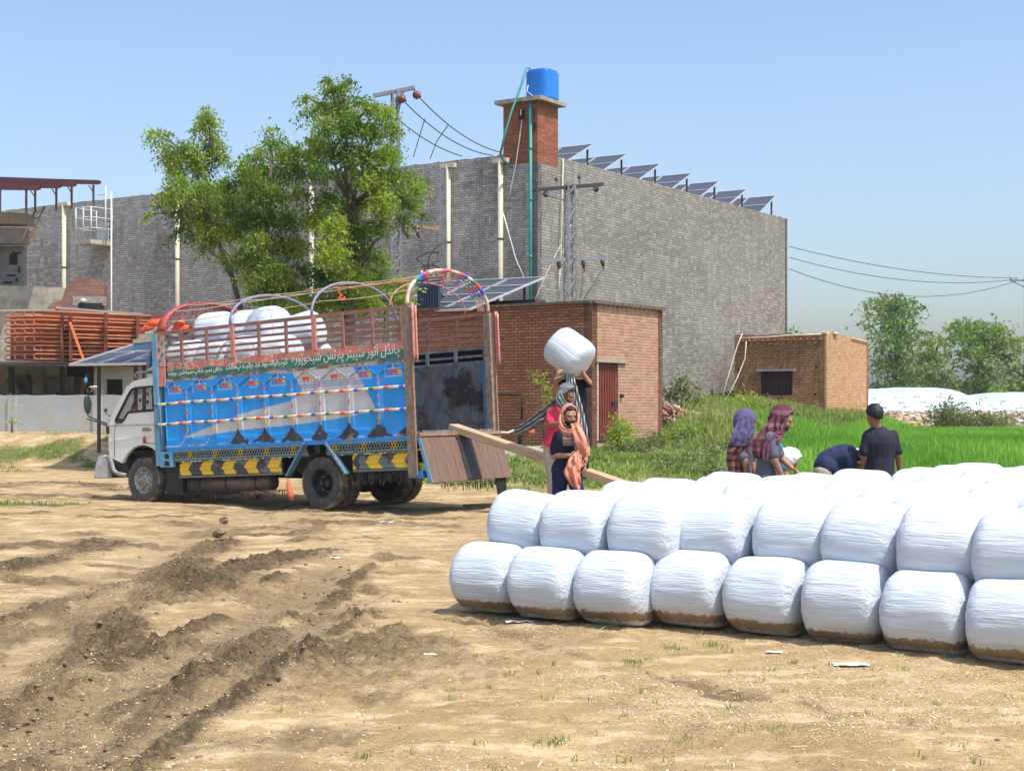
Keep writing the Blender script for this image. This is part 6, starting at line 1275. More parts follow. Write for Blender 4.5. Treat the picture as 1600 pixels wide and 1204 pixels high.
tree('far_hedge','dark hedge line low behind the white tarpaulin',[(1370+22*i,612,9) for i in range(14)],112,2,.40,3.5,lf_dark,[(1500,650),(1500,620)],16,.2,cat='hedge',tr=.1,nb=3)
def bush(name,label,cl,D,depth,ls,dens,mat,seed,droop=.1,cat='bush',group='bushes in front of the buildings'):
    u0=sum(c[0] for c in cl)/len(cl); base=PB(u0,D); T_=empty(name,base,label,cat,group); foliage('foliage',cl,D,depth,ls,dens,mat,T_,seed,droop,.4,org=base); mb=MB(); r=random.Random(seed)
    for (u,v,rad) in (cl if name!='wall_weed' else cl[2:3]): c=P(u,v,D); mb.tube([base,base.lerp(c,.6)+Vector((r.uniform(-.05,.05),0,0)),c],[.03,.02,.01],5)
    mb.build('stem',bark,T_,M=Matrix.Translation(base)); return T_
bush('bright_shrub','bright yellow-green shrub growing beside the red door',[(968,662,9),(976,672,11),(966,684,12),(980,690,11),(970,700,11)],35.5,.3,.085,3.6,lf_lime,41)
r_=np.random.default_rng(5); cl_=[]
for i in range(42):
    u=r_.uniform(1035,1240); top=655+max(0,(u-1110))*.10-max(0,1110-u)*.0; v=r_.uniform(top,738); cl_.append((u,v,r_.uniform(5,11)))
acc=[]
for i_,(u,v,rd) in enumerate(cl_):
    for Dg in np.arange(27,52,.4):
        q=P(u,v,Dg)
        if q.z<gz(q.x,Dg)+.12: break
    o_=foliage('tmp',[(u,v,rd)],Dg,.3,.09,2.6,lf_bush,None,int(6100+u),.0,.4); me=o_.data; n=len(me.vertices); co=np.empty(n*3); me.vertices.foreach_get('co',co); cc=np.empty(n*4); me.color_attributes['Col'].data.foreach_get('color',cc); acc.append((co.reshape(-1,3),cc.reshape(-1,4))); bpy.data.objects.remove(o_)
V_=np.concatenate([a for a,_ in acc]); c_2=np.concatenate([b for _,b in acc]); k=np.arange(len(V_)//4)*4
o=npmesh('leafy_weeds',V_,np.stack([k,k+1,k+2,k+3],1),lf_bush,{'Col':c_2},smooth=False); tag(o,'leafy pale green weeds spread over the bank below the ochre hut','weeds',kind='stuff')
bush('grey_green_bush','grey-green bush low in front of the pump house door',[(950,712,10),(968,712,11),(938,722,9),(985,705,11),(1003,700,10),(1012,714,10),(992,722,10),(960,728,9),(1022,722,8)],33.5,.5,.085,4.2,lf_bush,42)
bush('weed_bush','feathery weeds against the side wall of the pump house',[(1010,690,9),(1030,693,8),(1022,680,6),(995,688,7)],36.5,.4,.08,3.6,lf_bush,43)
bush('green_bush','fresh green plant clump right of the pump house corner',[(1060,680,9),(1075,672,8),(1090,682,9),(1050,690,8)],38,.5,.09,3.4,lf_lime,46)
bush('tall_weed','upright dark weeds growing against the grey side wall',[(1043,620,6),(1055,610,6),(1062,600,5),(1068,615,7),(1078,622,7),(1055,625,7),(1090,630,7)],46,.5,.12,3.4,lf_olive,44,-.6)
bush('tall_weed','green weeds at the foot of the ochre hut wall',[(1160,628,7),(1178,632,6),(1140,634,7),(1195,640,6)],52,.5,.13,2.6,lf_lime,47,-.5)
bush('olive_bush','large olive bush on the rubble bank beyond the rice field',[(1475,648,14),(1490,655,14),(1510,652,14),(1530,658,12),(1550,657,14),(1570,663,12),(1480,668,12),(1500,670,11),(1468,660,10),(1540,670,10),(1483,638,10),(1560,672,9)],55,.9,.15,2.4,lf_olive,45)
bush('small_bush','small dark bush beside the far power pole on the rubble',[(1590,660,6),(1600,655,6)],62,.4,.17,2.8,lf_dark,48)
bush('wall_weed','yellowish sapling leaves before the pump house wall',[(833,586,4),(838,590,3),(850,600,5),(856,606,5),(862,612,4),(858,620,4),(860,634,5),(852,645,4)],36.2,.1,.09,2.2,lf_lime,49)
bush('wall_weed','thin yellow weed climbing the plastered boundary wall',[(18,618,2),(17,640,4),(19,652,5),(20,664,4)],39.2,.1,.08,2.0,lf_lime,50)
# ============================================================ people
def bake(mb,name,mat,voxel,parent,base,wr=0,wsc=9,smooth=3,label=None,stretch=(1,1,.45),seed=0):
    me=bpy.data.meshes.new(name); me.from_pydata([tuple(Vector(p)-base) for p in mb.v],[],mb.f); me.update()
    import bmesh; b=bmesh.new(); b.from_mesh(me); bmesh.ops.recalc_face_normals(b,faces=b.faces[:]); b.to_mesh(me); b.free()
    o=bpy.data.objects.new(name,me); COL.objects.link(o)
    m=o.modifiers.new('r','REMESH'); m.mode='VOXEL'; m.voxel_size=voxel; m.use_smooth_shade=True
    if smooth: s=o.modifiers.new('s','SMOOTH'); s.iterations=smooth; s.factor=.5
    bpy.context.view_layer.update(); dg=bpy.context.evaluated_depsgraph_get(); m2=bpy.data.meshes.new_from_object(o.evaluated_get(dg)); bpy.data.objects.remove(o); bpy.data.meshes.remove(me)
    m2.name=name
    if wr:
        n=len(m2.vertices); co=np.empty(n*3); m2.vertices.foreach_get('co',co); co=co.reshape(-1,3); no=np.empty(n*3); m2.vertices.foreach_get('normal',no); no=no.reshape(-1,3)
        d=np.array([mn.noise(Vector((c[0]*wsc*stretch[0]+seed,c[1]*wsc*stretch[1],c[2]*wsc*stretch[2])))+.5*mn.noise(Vector((c[0]*wsc*2.3+seed,c[1]*wsc*2.3,c[2]*wsc*1.1))) for c in co])
        co=co+no*(d*wr)[:,None]; m2.vertices.foreach_set('co',co.ravel())
    m2.materials.clear(); m2.materials.append(mat); m2.polygons.foreach_set('use_smooth',[True]*len(m2.polygons)); m2.update(); boxuv(m2)
    return link(name,m2,parent,label)
def cap(mb,a,b,ra,rb,side=None,f=1.0,n=16,k=4):
    a=Vector(a);b=Vector(b); ax=(b-a); L=ax.length; ax=ax.normalized() if L>1e-6 else Vector((0,0,1))
    s=Vector(side) if side is not None else (Vector((1,0,0)) if abs(ax.x)<.9 else Vector((0,1,0)))
    s=(s-ax*s.dot(ax)).normalized(); t=ax.cross(s); rings=[]
    for i in range(k+1): an=math.pi/2*(1-i/k); rings.append((a-ax*ra*math.sin(an)*min(1,f+.2),ra*math.cos(an)))
    for i in range(k+1): an=math.pi/2*i/k; rings.append((b+ax*rb*math.sin(an)*min(1,f+.2),rb*math.cos(an)))
    o=[]
    for c,rr in rings:
        for j in range(n): p=2*math.pi*j/n; o.append(c+s*(math.cos(p)*max(rr,1e-4))+t*(math.sin(p)*max(rr,1e-4)*f))
    m=len(rings); fs=[(i*n+j,i*n+(j+1)%n,(i+1)*n+(j+1)%n,(i+1)*n+j) for i in range(m-1) for j in range(n)]; fs.append(tuple(range(n))[::-1]); fs.append(tuple((m-1)*n+j for j in range(n)))
    mb.add(o,fs,0,True)
def hand(mb,w,d,pn,thumb,curl=.5,sc=1.0,spread=.12):
    """w wrist, d hand direction, pn palm normal, thumb side vector"""
    w=Vector(w);d=Vector(d).normalized();pn=Vector(pn); pn=(pn-d*pn.dot(d)).normalized(); th=Vector(thumb); th=(th-d*th.dot(d)-pn*th.dot(pn)).normalized()
    cap(mb,w,w+d*.085*sc,.026*sc,.040*sc,side=th,f=.38)
    for i,(off,L) in enumerate(((.030,.070),(.010,.078),(-.011,.072),(-.031,.056))):
        b=w+d*.088*sc+th*off*sc; dr=(d+th*(off*spread*30)*.35).normalized(); l=L*sc*.40; c=curl
        p1=b+(dr*math.cos(c*.5)+pn*math.sin(c*.5))*l; p2=p1+(dr*math.cos(c*1.2)+pn*math.sin(c*1.2))*l*.8; p3=p2+(dr*math.cos(c*1.8)+pn*math.sin(c*1.8))*l*.6
        cap(mb,b-d*.012,p1,.0098*sc,.0092*sc,n=10,k=3); cap(mb,p1,p2,.0092*sc,.0086*sc,n=10,k=3); cap(mb,p2,p3,.0086*sc,.0075*sc,n=10,k=3)
    b=w+d*.025*sc+th*.026*sc; p1=b+(th*.75+d*.6+pn*.35).normalized()*.042*sc; p2=p1+(th*.3+d*.9+pn*.45).normalized()*.034*sc
    cap(mb,b,p1,.014*sc,.011*sc,n=10,k=3); cap(mb,p1,p2,.011*sc,.009*sc,n=10,k=3)
def headframe(face,up=(0,0,1)):
    f=Vector(face).normalized(); u=Vector(up); u=(u-f*u.dot(f)).normalized(); r=f.cross(u); return r,f,u
def headmesh(mb,c,face,up=(0,0,1),s=1.0):
    r,f,u=headframe(face,up); M=Matrix((r,f,u)).transposed(); c=Vector(c); Q=lambda x,y,z:c+(r*x+f*y+u*z)*s
    mb.ell(Q(0,-.012,.025),(.077*s,.095*s,.095*s),20,16,M=M); mb.ell(Q(0,.020,-.035),(.062*s,.070*s,.080*s),18,14,M=M); cap(mb,Q(0,.060,-.092),Q(0,.030,-.085),.026*s,.036*s,side=r)
    cap(mb,Q(0,.086,.012),Q(0,.106,-.026),.009*s,.015*s); mb.ell(Q(.014,.092,-.030),(.009*s,)*3,8,6); mb.ell(Q(-.014,.092,-.030),(.009*s,)*3,8,6)
    cap(mb,Q(-.04,.072,.030),Q(.04,.072,.030),.012*s,.012*s); cap(mb,Q(-.020,.083,-.062),Q(.020,.083,-.062),.008*s,.008*s); cap(mb,Q(-.017,.081,-.074),Q(.017,.081,-.074),.008*s,.008*s)
    for sx in(-1,1): mb.ell(Q(sx*.077,-.008,-.008),(.010*s,.020*s,.032*s),10,8,M=M); mb.ell(Q(sx*.040,.062,-.020),(.022*s,.02*s,.02*s),10,8,M=M)
    return Q,(r,f,u,M)
def shell(name,mat,parent,base,c,face,rad,cosopen,up=(0,0,1),thick=.008,off=(0,0,0),wr=.004,wsc=14,seed=0,cut=None,stretch=(1,1,.4),n=40,m=28,smooth=1):
    r,f,u=headframe(face,up); c=Vector(c)+r*off[0]+f*off[1]+u*off[2]; V=[];ok=[]
    for i in range(m+1):
        th=math.pi*i/m
        for j in range(n):
            ph=2*math.pi*j/n; l=(math.sin(th)*math.sin(ph),math.sin(th)*math.cos(ph),math.cos(th)); k=1+wr/rad[0]*mn.noise(Vector((l[0]*wsc*.15*6*stretch[0]+seed,l[1]*wsc*.15*6*stretch[1],l[2]*wsc*.15*6*stretch[2])))
            V.append(c+(r*l[0]*rad[0]+f*l[1]*rad[1]+u*l[2]*rad[2])*k-base); ok.append((l[1]<cosopen) if cut is None else cut(l))
    fs=[q for i in range(m) for j in range(n) for q in [(i*n+j,(i+1)*n+j,(i+1)*n+(j+1)%n,i*n+(j+1)%n)] if all(ok[t] for t in q)]
    mb=MB(); mb.add(V,fs,0,True); o=mb.build(name,mat,parent); s=o.modifiers.new('t','SOLIDIFY'); s.thickness=thick; s.offset=1; return o
def ribbon(name,mat,parent,base,pts,wid,side,fold=.012,nf=3,thick=.007,nu=24,nv=40,seed=0,bulge=0,bn=(0,-1,0),label=None,fray=0):
    """cloth strip along pts with side vectors; folds run lengthwise"""
    pts=[Vector(p) for p in pts]; k=len(pts); side=[Vector(s).normalized() for s in (side if isinstance(side,list) else [side]*k)]; wid=wid if isinstance(wid,(list,tuple)) else [wid]*k; V=[]; bn=Vector(bn)
    for j in range(nv+1):
        t=j/nv*(k-1); i=min(int(t),k-2); q=t-i
        p0=pts[max(i-1,0)];p1=pts[i];p2=pts[i+1];p3=pts[min(i+2,k-1)]; p=.5*((2*p1)+(p2-p0)*q+(2*p0-5*p1+4*p2-p3)*q*q+(3*p1-p0-3*p2+p3)*q**3)
        s=(side[i].lerp(side[i+1],q)).normalized(); w_=wid[i]+(wid[i+1]-wid[i])*q; tg=(p2-p1).normalized(); nn=tg.cross(s).normalized()
        if nn.dot(bn)<0: nn=-nn
        for a in range(nu+1):
            x=a/nu*2-1; h=fold*math.sin(x*math.pi*nf+1.5*mn.noise(Vector((j*.08,seed,0))))+fold*.8*mn.noise(Vector((x*3+seed,j*.16,2)))+bulge*(1-x*x)
            e=(1+.10*mn.noise(Vector((j*.25,seed+ (x>0)*5,0)))); V.append(p+s*(x*w_/2*e)+nn*h-base+(tg*(fray*mn.noise(Vector((a*1.7,seed,4)))) if j==nv and fray else Vector((0,0,0))))
    mb=MB(); n=nu+1; mb.add(V,[(j*n+a,j*n+a+1,(j+1)*n+a+1,(j+1)*n+a) for j in range(nv) for a in range(nu)],0,True); o=mb.build(name,mat,parent,label); s=o.modifiers.new('t','SOLIDIFY'); s.thickness=thick; s.offset=0; return o
def cloth(name,c,c2=None,sc=8,rough=.85,stripe=None,bump=.25,wide=None):
    t=NT(name); o=t.co(); col=t.mix(t.ramp(t.noise(o,sc,4,.6),.3,.7),tuple(q*.8 for q in c),c)
    if c2: 
        x=t.n('SeparateXYZ',None,Vector=t.co('UV') if stripe and stripe[0]=='uv' else o)
        s=t.math('FRACT',t.math('ADD',t.math('MULTIPLY',x.outputs[stripe[1]],stripe[2]),t.math('MULTIPLY',t.noise(o,4,2),.4))); f=t.math('LESS_THAN',s,stripe[3]); col=t.mix(f,col,c2)
    t.P(Base_Color=col,Roughness=rough); t.b.inputs['Specular IOR Level'].default_value=.15; t.bump(t.noise(o,220,2,.5),bump,.002); return t.m
def skinmat(name,c):
    t=NT(name); o=t.co(); t.P(Base_Color=t.mix(t.ramp(t.noise(o,14,4,.6),.3,.7),tuple(q*.78 for q in c),c),Roughness=.5); t.b.inputs['Subsurface Weight'].default_value=.06; t.b.inputs['Subsurface Radius'].default_value=(.01,.004,.002); return t.m
skA=skinmat('skin_brown',(.40,.20,.115)); skB=skinmat('skin_dark_brown',(.29,.135,.08)); hairm=plain('black_hair',(.012,.010,.010),.55,.3,60,bump=.5,bsc=90); eyew=plain('eye_white',(.22,.19,.17),.3,.05,5,bump=0); eyeb=plain('eye_dark',(.015,.01,.008),.2,.1,5,bump=0)
lipm=plain('lip',(.30,.10,.08),.5,.1,9)
def person(label,J,skin,top,bottom,hair='short',beard=False,sleeve='short',group=None,wr=.012,hands=None,thick=1.0,toplong=.0,eyes=True,shoes=None,voxel=.0068,topcol=None):
    J={k:(Vector(v) if not isinstance(v,(int,float)) else v) for k,v in J.items()}
    base=Vector((J['pelvis'].x,J['pelvis'].y,min(J['anL'].z,J['anR'].z)-.07)); T_=empty('person',base,label,'person',group)
    sd=(J['shR']-J['shL']).normalized(); B=MB(); th=thick
    cap(B,J['hipL'],J['hipR'],.095,.095,f=1); cap(B,J['pelvis'],J['waist'],.135*th,.125*th,side=sd,f=.70); cap(B,J['waist'],J['chest'],.125*th,.150*th,side=sd,f=.68); cap(B,J['chest'],J['chest']+(J['neck']-J['chest'])*.55,.145*th,.10*th,side=sd,f=.62)
    cap(B,J['shL'],J['shR'],.052,.052); cap(B,J['neck']-(J['head']-J['neck'])*.25,J['head']-(J['head']-J['neck'])*.35,.058,.050)
    Q,(r,f,u,M)=headmesh(B,J['head'],J['face'],J.get('up',(0,0,1)))
    for s in 'LR':
        cap(B,J['sh'+s],J['el'+s],.050,.040); cap(B,J['el'+s],J['wr'+s],.040,.026)
        h=hands.get(s) if hands else None
        if h: hand(B,J['wr'+s],*h)
        cap(B,J['hip'+s],J['kn'+s],.088,.058); cap(B,J['kn'+s],J['an'+s],.056,.036); td=J.get('toe'+s,f*1.0); td=Vector((td.x,td.y,min(0,td.z))).normalized(); cap(B,J['an'+s]-td*.02-Vector((0,0,.03)),J['an'+s]+td*.15-Vector((0,0,.045)),.035,.033,side=td.cross(Vector((0,0,1))),f=.8)
    body=bake(B,'body',skin,voxel,T_,base,smooth=2)
    S_=MB(); e=1.16
    hem=J.get('hem',J['pelvis'])
    cap(S_,J['hipL'].lerp(J['pelvis'],.35)+ (hem-J['pelvis']),J['hipR'].lerp(J['pelvis'],.35)+(hem-J['pelvis']),.128*th,.128*th); cap(S_,hem,J['waist'],.158*th,.145*th,side=sd,f=.78); cap(S_,J['waist'],J['chest'],.147*th,.170*th,side=sd,f=.74); cap(S_,J['chest'],J['chest']+(J['neck']-J['chest'])*.50,.168*th,.120*th,side=sd,f=.68); cap(S_,J['shL'],J['shR'],.060,.060)
    for s in 'LR':
        m_=J['sh'+s].lerp(J['el'+s],.78 if sleeve=='short' else 1); cap(S_,J['sh'+s],m_,.062,.066)
        if sleeve=='long': cap(S_,J['el'+s],J['el'+s].lerp(J['wr'+s],.9),.06,.045)
    bake(S_,'shirt',top,.0105,T_,base,wr=wr,wsc=8,smooth=2,seed=hash(label)%17)
    Tm=MB(); cap(Tm,J['hipL'],J['hipR'],.112,.112); cap(Tm,J['pelvis'],J['waist'].lerp(J['pelvis'],.5),.145,.138,side=sd,f=.76)
    for s in 'LR': cap(Tm,J['hip'+s],J['kn'+s],.104,.080); cap(Tm,J['kn'+s],J['an'+s].lerp(J['kn'+s],.08),.078,.062)
    bake(Tm,'trousers',bottom,.0115,T_,base,wr=wr*.8,wsc=7,smooth=2)
    for s in 'LR':
        td=J.get('toe'+s,f*1.0); td=Vector((td.x,td.y,min(0,td.z))).normalized(); E_=MB(); cap(E_,J['an'+s]-td*.05-Vector((0,0,.055)),J['an'+s]+td*.16-Vector((0,0,.062)),.042,.044,side=td.cross(Vector((0,0,1))),f=.45); bake(E_,'shoe',shoes or black,.009,T_,base)
    if eyes:
        for sx in(-1,1):
            m_=MB(); m_.ell(Q(sx*.031,.078,.006),(.010,.008,.0065),10,8,M=M); m_.ell(Q(sx*.031,.087,.006),(.006,.004,.006),8,6,1,M=M); cap(m_,Q(sx*.018,.086,.024),Q(sx*.047,.074,.027),.0045,.0035,n=6,k=2); 
            nf=len(m_.f)
            for i in range(nf-(6*5+2)-0,nf): 
                if i>=0: m_.m[i]=1
            m_.build('eye',[eyew,eyeb],body,M=Matrix.Translation(base))
    if hair!='none': shell('hair',hairm,T_,base,J['head'],J['face'],(.084,.104,.106),.30,J.get('up',(0,0,1)),.006,(0,-.014,.028),wr=.012,wsc=40,seed=3,cut=lambda l:(l[2]>-.45+(l[1]+.2)*.9) and not (l[1]>.55 and l[2]<.62))
    if beard:
        shell('beard',hairm,T_,base,J['head'],J['face'],(.068,.080,.078),.3,J.get('up',(0,0,1)),.006,(0,.020,-.040),wr=.01,wsc=40,cut=lambda l:(l[2]<-.05 and l[1]>-.25) and not(abs(l[0])<.33 and l[2]>-.42 and l[1]>.3)); m_=MB(); cap(m_,Q(-.026,.088,-.050),Q(.026,.088,-.050),.006,.006,n=6,k=2); m_.build('moustache',hairm,T_,M=Matrix.Translation(base))
    return T_,base,J,Q,(r,f,u)
def legs(J,D,gx,gd=.10):
    pass
navy=cloth('navy_tee',(.022,.022,.05)); navyp=cloth('navy_trousers',(.022,.026,.085)); peach=cloth('peach_scarf',(.66,.29,.20),(.55,.21,.14),6,stripe=('o',0,9.0,.22)); pink=cloth('pink_tee',(.74,.055,.11)); beige=cloth('beige_trousers',(.45,.38,.30)); greys=cloth('grey_scarf',(.15,.16,.16),(.20,.21,.21),7,stripe=('o',2,14.0,.3)); blackc=cloth('black_kurta',(.012,.013,.018)); strip=cloth('striped_scarf',(.10,.12,.14),(.52,.54,.52),6,stripe=('o',0,30.0,.42)); purple=cloth('violet_scarf',(.115,.095,.20),(.10,.085,.17),6,stripe=('o',0,12.,.3)); rust=cloth('rust_scarf',(.30,.095,.065),(.05,.05,.085),6,stripe=('o',2,13.0,.42)); wine=cloth('maroon_scarf',(.115,.040,.050),(.19,.085,.12),6,stripe=('o',2,8.0,.3)); mauve=cloth('mauve_scarf',(.20,.10,.15)); slate=cloth('slate_tee',(.13,.135,.175)); bluesh=cloth('blue_shirt',(.05,.19,.36)); darkc=cloth('charcoal_kurta',(.030,.034,.050)); navyk=cloth('navy_kurta',(.030,.042,.095)); whitec=cloth('white_cloth',(.78,.78,.82)); brownt=cloth('brown_trousers',(.09,.07,.06))
def leg(J,uL,uR,D,g=.10,kb=0,bent=0):
    for s,u in(('L',uL),('R',uR)):
        hip=J['hip'+s]; x=(u-800)/F*D; J['an'+s]=(x,D,g+.08); J['kn'+s]=((hip[0]+x)/2,(hip[1]+D)/2+kb,(hip[2]+g+.08)/2+.02)
# --- A: man in navy tee with peach scarf
D=17.6; J=dict(head=P(890,651,D),face=(.42,-.88,-.12),neck=P(888,669,D+.02),shL=P(873,680,D+.02),shR=P(907,680,D-.02),chest=P(888,691,D),waist=P(887,712,D),pelvis=P(887,727,D),hipL=P(876,733,D),hipR=P(897,733,D),hem=P(887,724,D),
 elL=P(865,712,D+.03),wrL=P(890,711.5,D-.22),elR=P(914,702,D+.05),wrR=P(915,722,D-.16))
J['anL']=P(872,823,D); J['knL']=P(873,779,D-.04); J['anR']=P(907,826,D-.1); J['knR']=P(903,775,D-.18)
TA,b,J,Q,fr=person('man in navy tee with orange print and peach scarf and one hand at his waist',J,skA,navy,navyp,beard=True,hands={'L':((.9,-.35,-.25),(.2,.3,-1),(0,-.4,1),.55),'R':((-.1,-.3,-1),(-1,.2,0),(0,-1,0),.7)},group='men loading the truck')
shell('head_scarf',peach,TA,b,J['head'],J['face'],(.098,.112,.128),.45,off=(0,-.022,.012),thick=.012,wr=.014,seed=2,cut=lambda l:l[1]<.42+.25*max(0,-l[0]) and l[2]>-.93)
ribbon('neck_scarf',peach,TA,b,[P(876,651,D-.05),P(876,664,D-.10),P(882,674,D-.17),P(893,675,D-.20),P(901,664,D-.14),P(902,650,D-.02)],[.07,.08,.09,.09,.08,.06],(.1,-.3,1),fold=.008,bulge=.015)
ribbon('scarf_end',peach,TA,b,[P(898,663,D-.14),P(903,673,D-.20),P(907,688,D-.24),P(912,702,D-.22),P(915,712,D-.20)],[.09,.13,.15,.14,.10],(1,-.1,0),fold=.012,nf=1.6,bulge=.03)
ribbon('scarf_end',peach,TA,b,[P(905,684,D-.16),P(906,698,D-.19),P(906,714,D-.20),P(902,730,D-.24)],[.10,.12,.12,.10],(1,0,0),fold=.014,nf=2.5)
ribbon('scarf_bundle',peach,TA,b,[P(903,712,D-.24),P(898,722,D-.30),P(894,735,D-.33),P(897,748,D-.32),P(903,757,D-.26)],[.08,.17,.20,.15,.08],(1,-.1,.15),fold=.030,nf=2,bulge=.07,nv=50,nu=34)
m_=MB(); rr_=random.Random(3); pts=[]
prt=cloth('grey_print',(.20,.20,.21)); 
def onchest(u,v,dd=-.155): return P(u,v,D+dd)
ribbon('shirt_print',prt,TA,b,[P(889,680,D-.19),P(889,687,D-.20),P(889,696,D-.185)],[.145,.150,.145],(1,-.05,0),fold=.002,thick=.004)
m_=MB(); m_.tube([P(881+i*1.3,686+3*math.sin(i*2.1)*(.4+.3*(i%3)),D-.215) for i in range(14)],.0055,5); m_.tube([P(881+i*1.3,689.5+1.5*math.sin(i*1.3),D-.213) for i in range(13)],.0035,5); m_.build('print_scribble',plain('orange_print',(.62,.16,.08),.7),TA,M=Matrix.Translation(b))
# --- B: man in pink tee with grey scarf
D=19.3; J=dict(head=P(886,618,D),face=(.78,-.45,-.42),neck=P(879,631,D),shL=P(862,641,D+.08),shR=P(886,640,D-.10),chest=P(873,652,D),waist=P(869,674,D),pelvis=P(868,690,D),hipL=P(860,694,D+.05),hipR=P(877,694,D-.05),hem=P(868,690,D),
 elL=P(861,663,D-.12),wrL=P(882,661,D-.45),elR=P(893,657,D-.35),wrR=P(896,662,D-.7))
J['anL']=P(866,798,D); J['knL']=P(862,735,D-.03); J['anR']=P(877,800,D-.1); J['knR']=P(877,742,D-.12)
TB,b,J,Q,fr=person('man in bright pink tee looking down, long grey scarf blowing behind him',J,skB,pink,beige,beard=True,hands={'L':((.9,-.4,.1),(.1,.2,-1),(0,-.2,1),.4),'R':((.6,-.7,0),(0,0,-1),(0,-.3,1),.5)},group='men loading the truck')
shell('head_scarf',greys,TB,b,J['head'],J['face'],(.105,.118,.132),.40,off=(0,-.025,.015),thick=.012,wr=.016,seed=5,cut=lambda l:l[1]<.38+.3*l[2] and l[2]>-.95)
ribbon('neck_scarf',greys,TB,b,[P(874,612,D-.08),P(874,624,D-.14),P(882,634,D-.18),P(891,631,D-.16)],[.10,.13,.12,.09],(.7,-.2,.6),fold=.010,bulge=.02)
ribbon('flying_scarf',greys,TB,b,[P(880,622,D+.02),P(868,634,D+.04),P(855,644,D+.05),P(838,656,D+.06),P(820,668,D+.08),P(803,675,D+.10)],[.14,.20,.26,.24,.17,.09],[(0,.2,1),(.3,.2,1),(.4,.2,.9),(.35,.2,.9),(.3,.2,.95),(.2,.2,1)],fold=.030,nf=2.5,nv=70,nu=30,seed=4,fray=.02)
# --- C: man in black carrying a bale up the beam
D=20.0; J=dict(head=P(889,581,D+.22),face=(-.35,-.75,-.65),neck=P(893,592,D+.12),shL=P(881,600,D),shR=P(906,600,D+.08),chest=P(895,612,D+.06),waist=P(899,643,D+.05),pelvis=P(900,663,D+.05),hipL=P(892,668,D+.05),hipR=P(909,668,D+.05),hem=P(901,672,D+.03),
 elL=P(868,611,D-.12),wrL=P(868.5,592,D-.30),elR=P(921,598,D-.05),wrR=P(909,580,D-.10))
J['anL']=P(866,713,D+.42); J['knL']=P(882,697,D+.1); J['anR']=P(914,739,D-.02); J['knR']=P(911,704,D-.15); J['toeL']=(-.85,.4,0); J['toeR']=(-.6,-.7,0)
TC,b,J,Q,fr=person('man in black carrying a white bale on his head up the timber beam',J,skA,blackc,blackc,hands={'L':((.35,-.1,.9),(.7,.5,.2),(-.4,-.6,.2),.6),'R':((-.3,-.2,.9),(-.6,.3,.2),(.4,-.6,.2),.6)},group='men loading the truck',wr=.016,thick=1.12)
ribbon('striped_scarf',strip,TC,b,[P(889,584,D-.20),P(892,596,D-.24),P(896,618,D-.22),P(902,645,D-.21),P(908,672,D-.21),P(914,700,D-.22),P(918,712,D-.2)],[.11,.12,.15,.18,.17,.12,.06],(1,-.1,0),fold=.013,nf=3,nv=60,seed=7,fray=.03)
ribbon('scarf_wrap',strip,TC,b,[P(880,578,D+.1),P(884,588,D-.02),P(892,590,D-.12),P(898,588,D+.0)],[.10,.10,.09,.08],(.2,-.2,1),fold=.01,bulge=.02)
co_=bale(BMc[2],P(890,551.5,D-.02),(0,0,0),'white bale tilted on the head of the man in black','carried bale',1.0)
ax=Vector((.72,-.38,-.58)).normalized(); y_=Vector((0,0,1)).cross(ax).normalized(); z_=ax.cross(y_); Mr=Matrix((ax,y_,z_)).transposed().to_4x4(); co_.matrix_world=Matrix.Translation(P(890,551.5,D-.02))@Mr@Matrix.Translation((0,0,-.282))@Matrix.Scale(1.02,4)
# --- D: man with violet and rust scarf
D=15.6; J=dict(head=P(1166,662,D),face=(.80,.50,-.22),neck=P(1161,681,D),shL=P(1151,694,D-.10),shR=P(1165,691,D+.16),chest=P(1159,706,D),waist=P(1157,730,D),pelvis=P(1157,750,D),hipL=P(1152,755,D-.08),hipR=P(1163,755,D+.08),hem=P(1157,752,D),
 elR=P(1175,722,D+.15),wrR=P(1180,742,D+.1),elL=P(1164,720,D-.22),wrL=P(1168,745,D-.25))
J['anL']=P(1153,856,D-.06);J['knL']=P(1155,805,D-.05);J['anR']=P(1164,852,D+.1);J['knR']=P(1164,803,D+.1)
TD,b,J,Q,fr=person('man seen from behind with violet head scarf and rust striped shawl ends',J,skB,slate,brownt,hands={'R':((.4,0,-.9),(-.5,-.5,0),(.3,.7,0),.5),'L':((.3,0,-.95),(.3,.7,0),(.7,-.3,0),.5)},group='men bending over the far side of the bale pile')
shell('head_scarf',purple,TD,b,J['head'],J['face'],(.108,.122,.135),.45,off=(0,-.022,.012),thick=.012,wr=.008,seed=8,cut=lambda l:l[1]<.45+.25*l[2])
ribbon('scarf_back',purple,TD,b,[P(1166,652,D-.10),P(1163,668,D-.15),P(1160,682,D-.19),P(1157,696,D-.19)],[.16,.22,.25,.22],(1,.3,0),fold=.016,nf=3,bulge=.05,bn=(0,-1,0))
ribbon('scarf_side',purple,TD,b,[P(1171,655,D-.02),P(1172,670,D-.04),P(1171,684,D-.08),P(1171,700,D-.10)],[.06,.08,.08,.07],(.6,.8,0),fold=.010,nf=2,bn=(1,-1,0))
ribbon('shawl_end',rust,TD,b,[P(1153,680,D-.15),P(1147,694,D-.16),P(1143,710,D-.15),P(1141,727,D-.14)],[.10,.12,.10,.06],(1,.2,0),fold=.016,nf=2,seed=3,fray=.03)
ribbon('shawl_end',rust,TD,b,[P(1168,684,D-.16),P(1160,692,D-.22),P(1153,706,D-.22),P(1151,724,D-.21),P(1153,746,D-.21)],[.12,.17,.20,.19,.17],[(.6,.1,.6),(.85,.1,.3),(1,.1,0),(1,.1,0),(1,.1,0)],fold=.016,nf=2.5,seed=5)
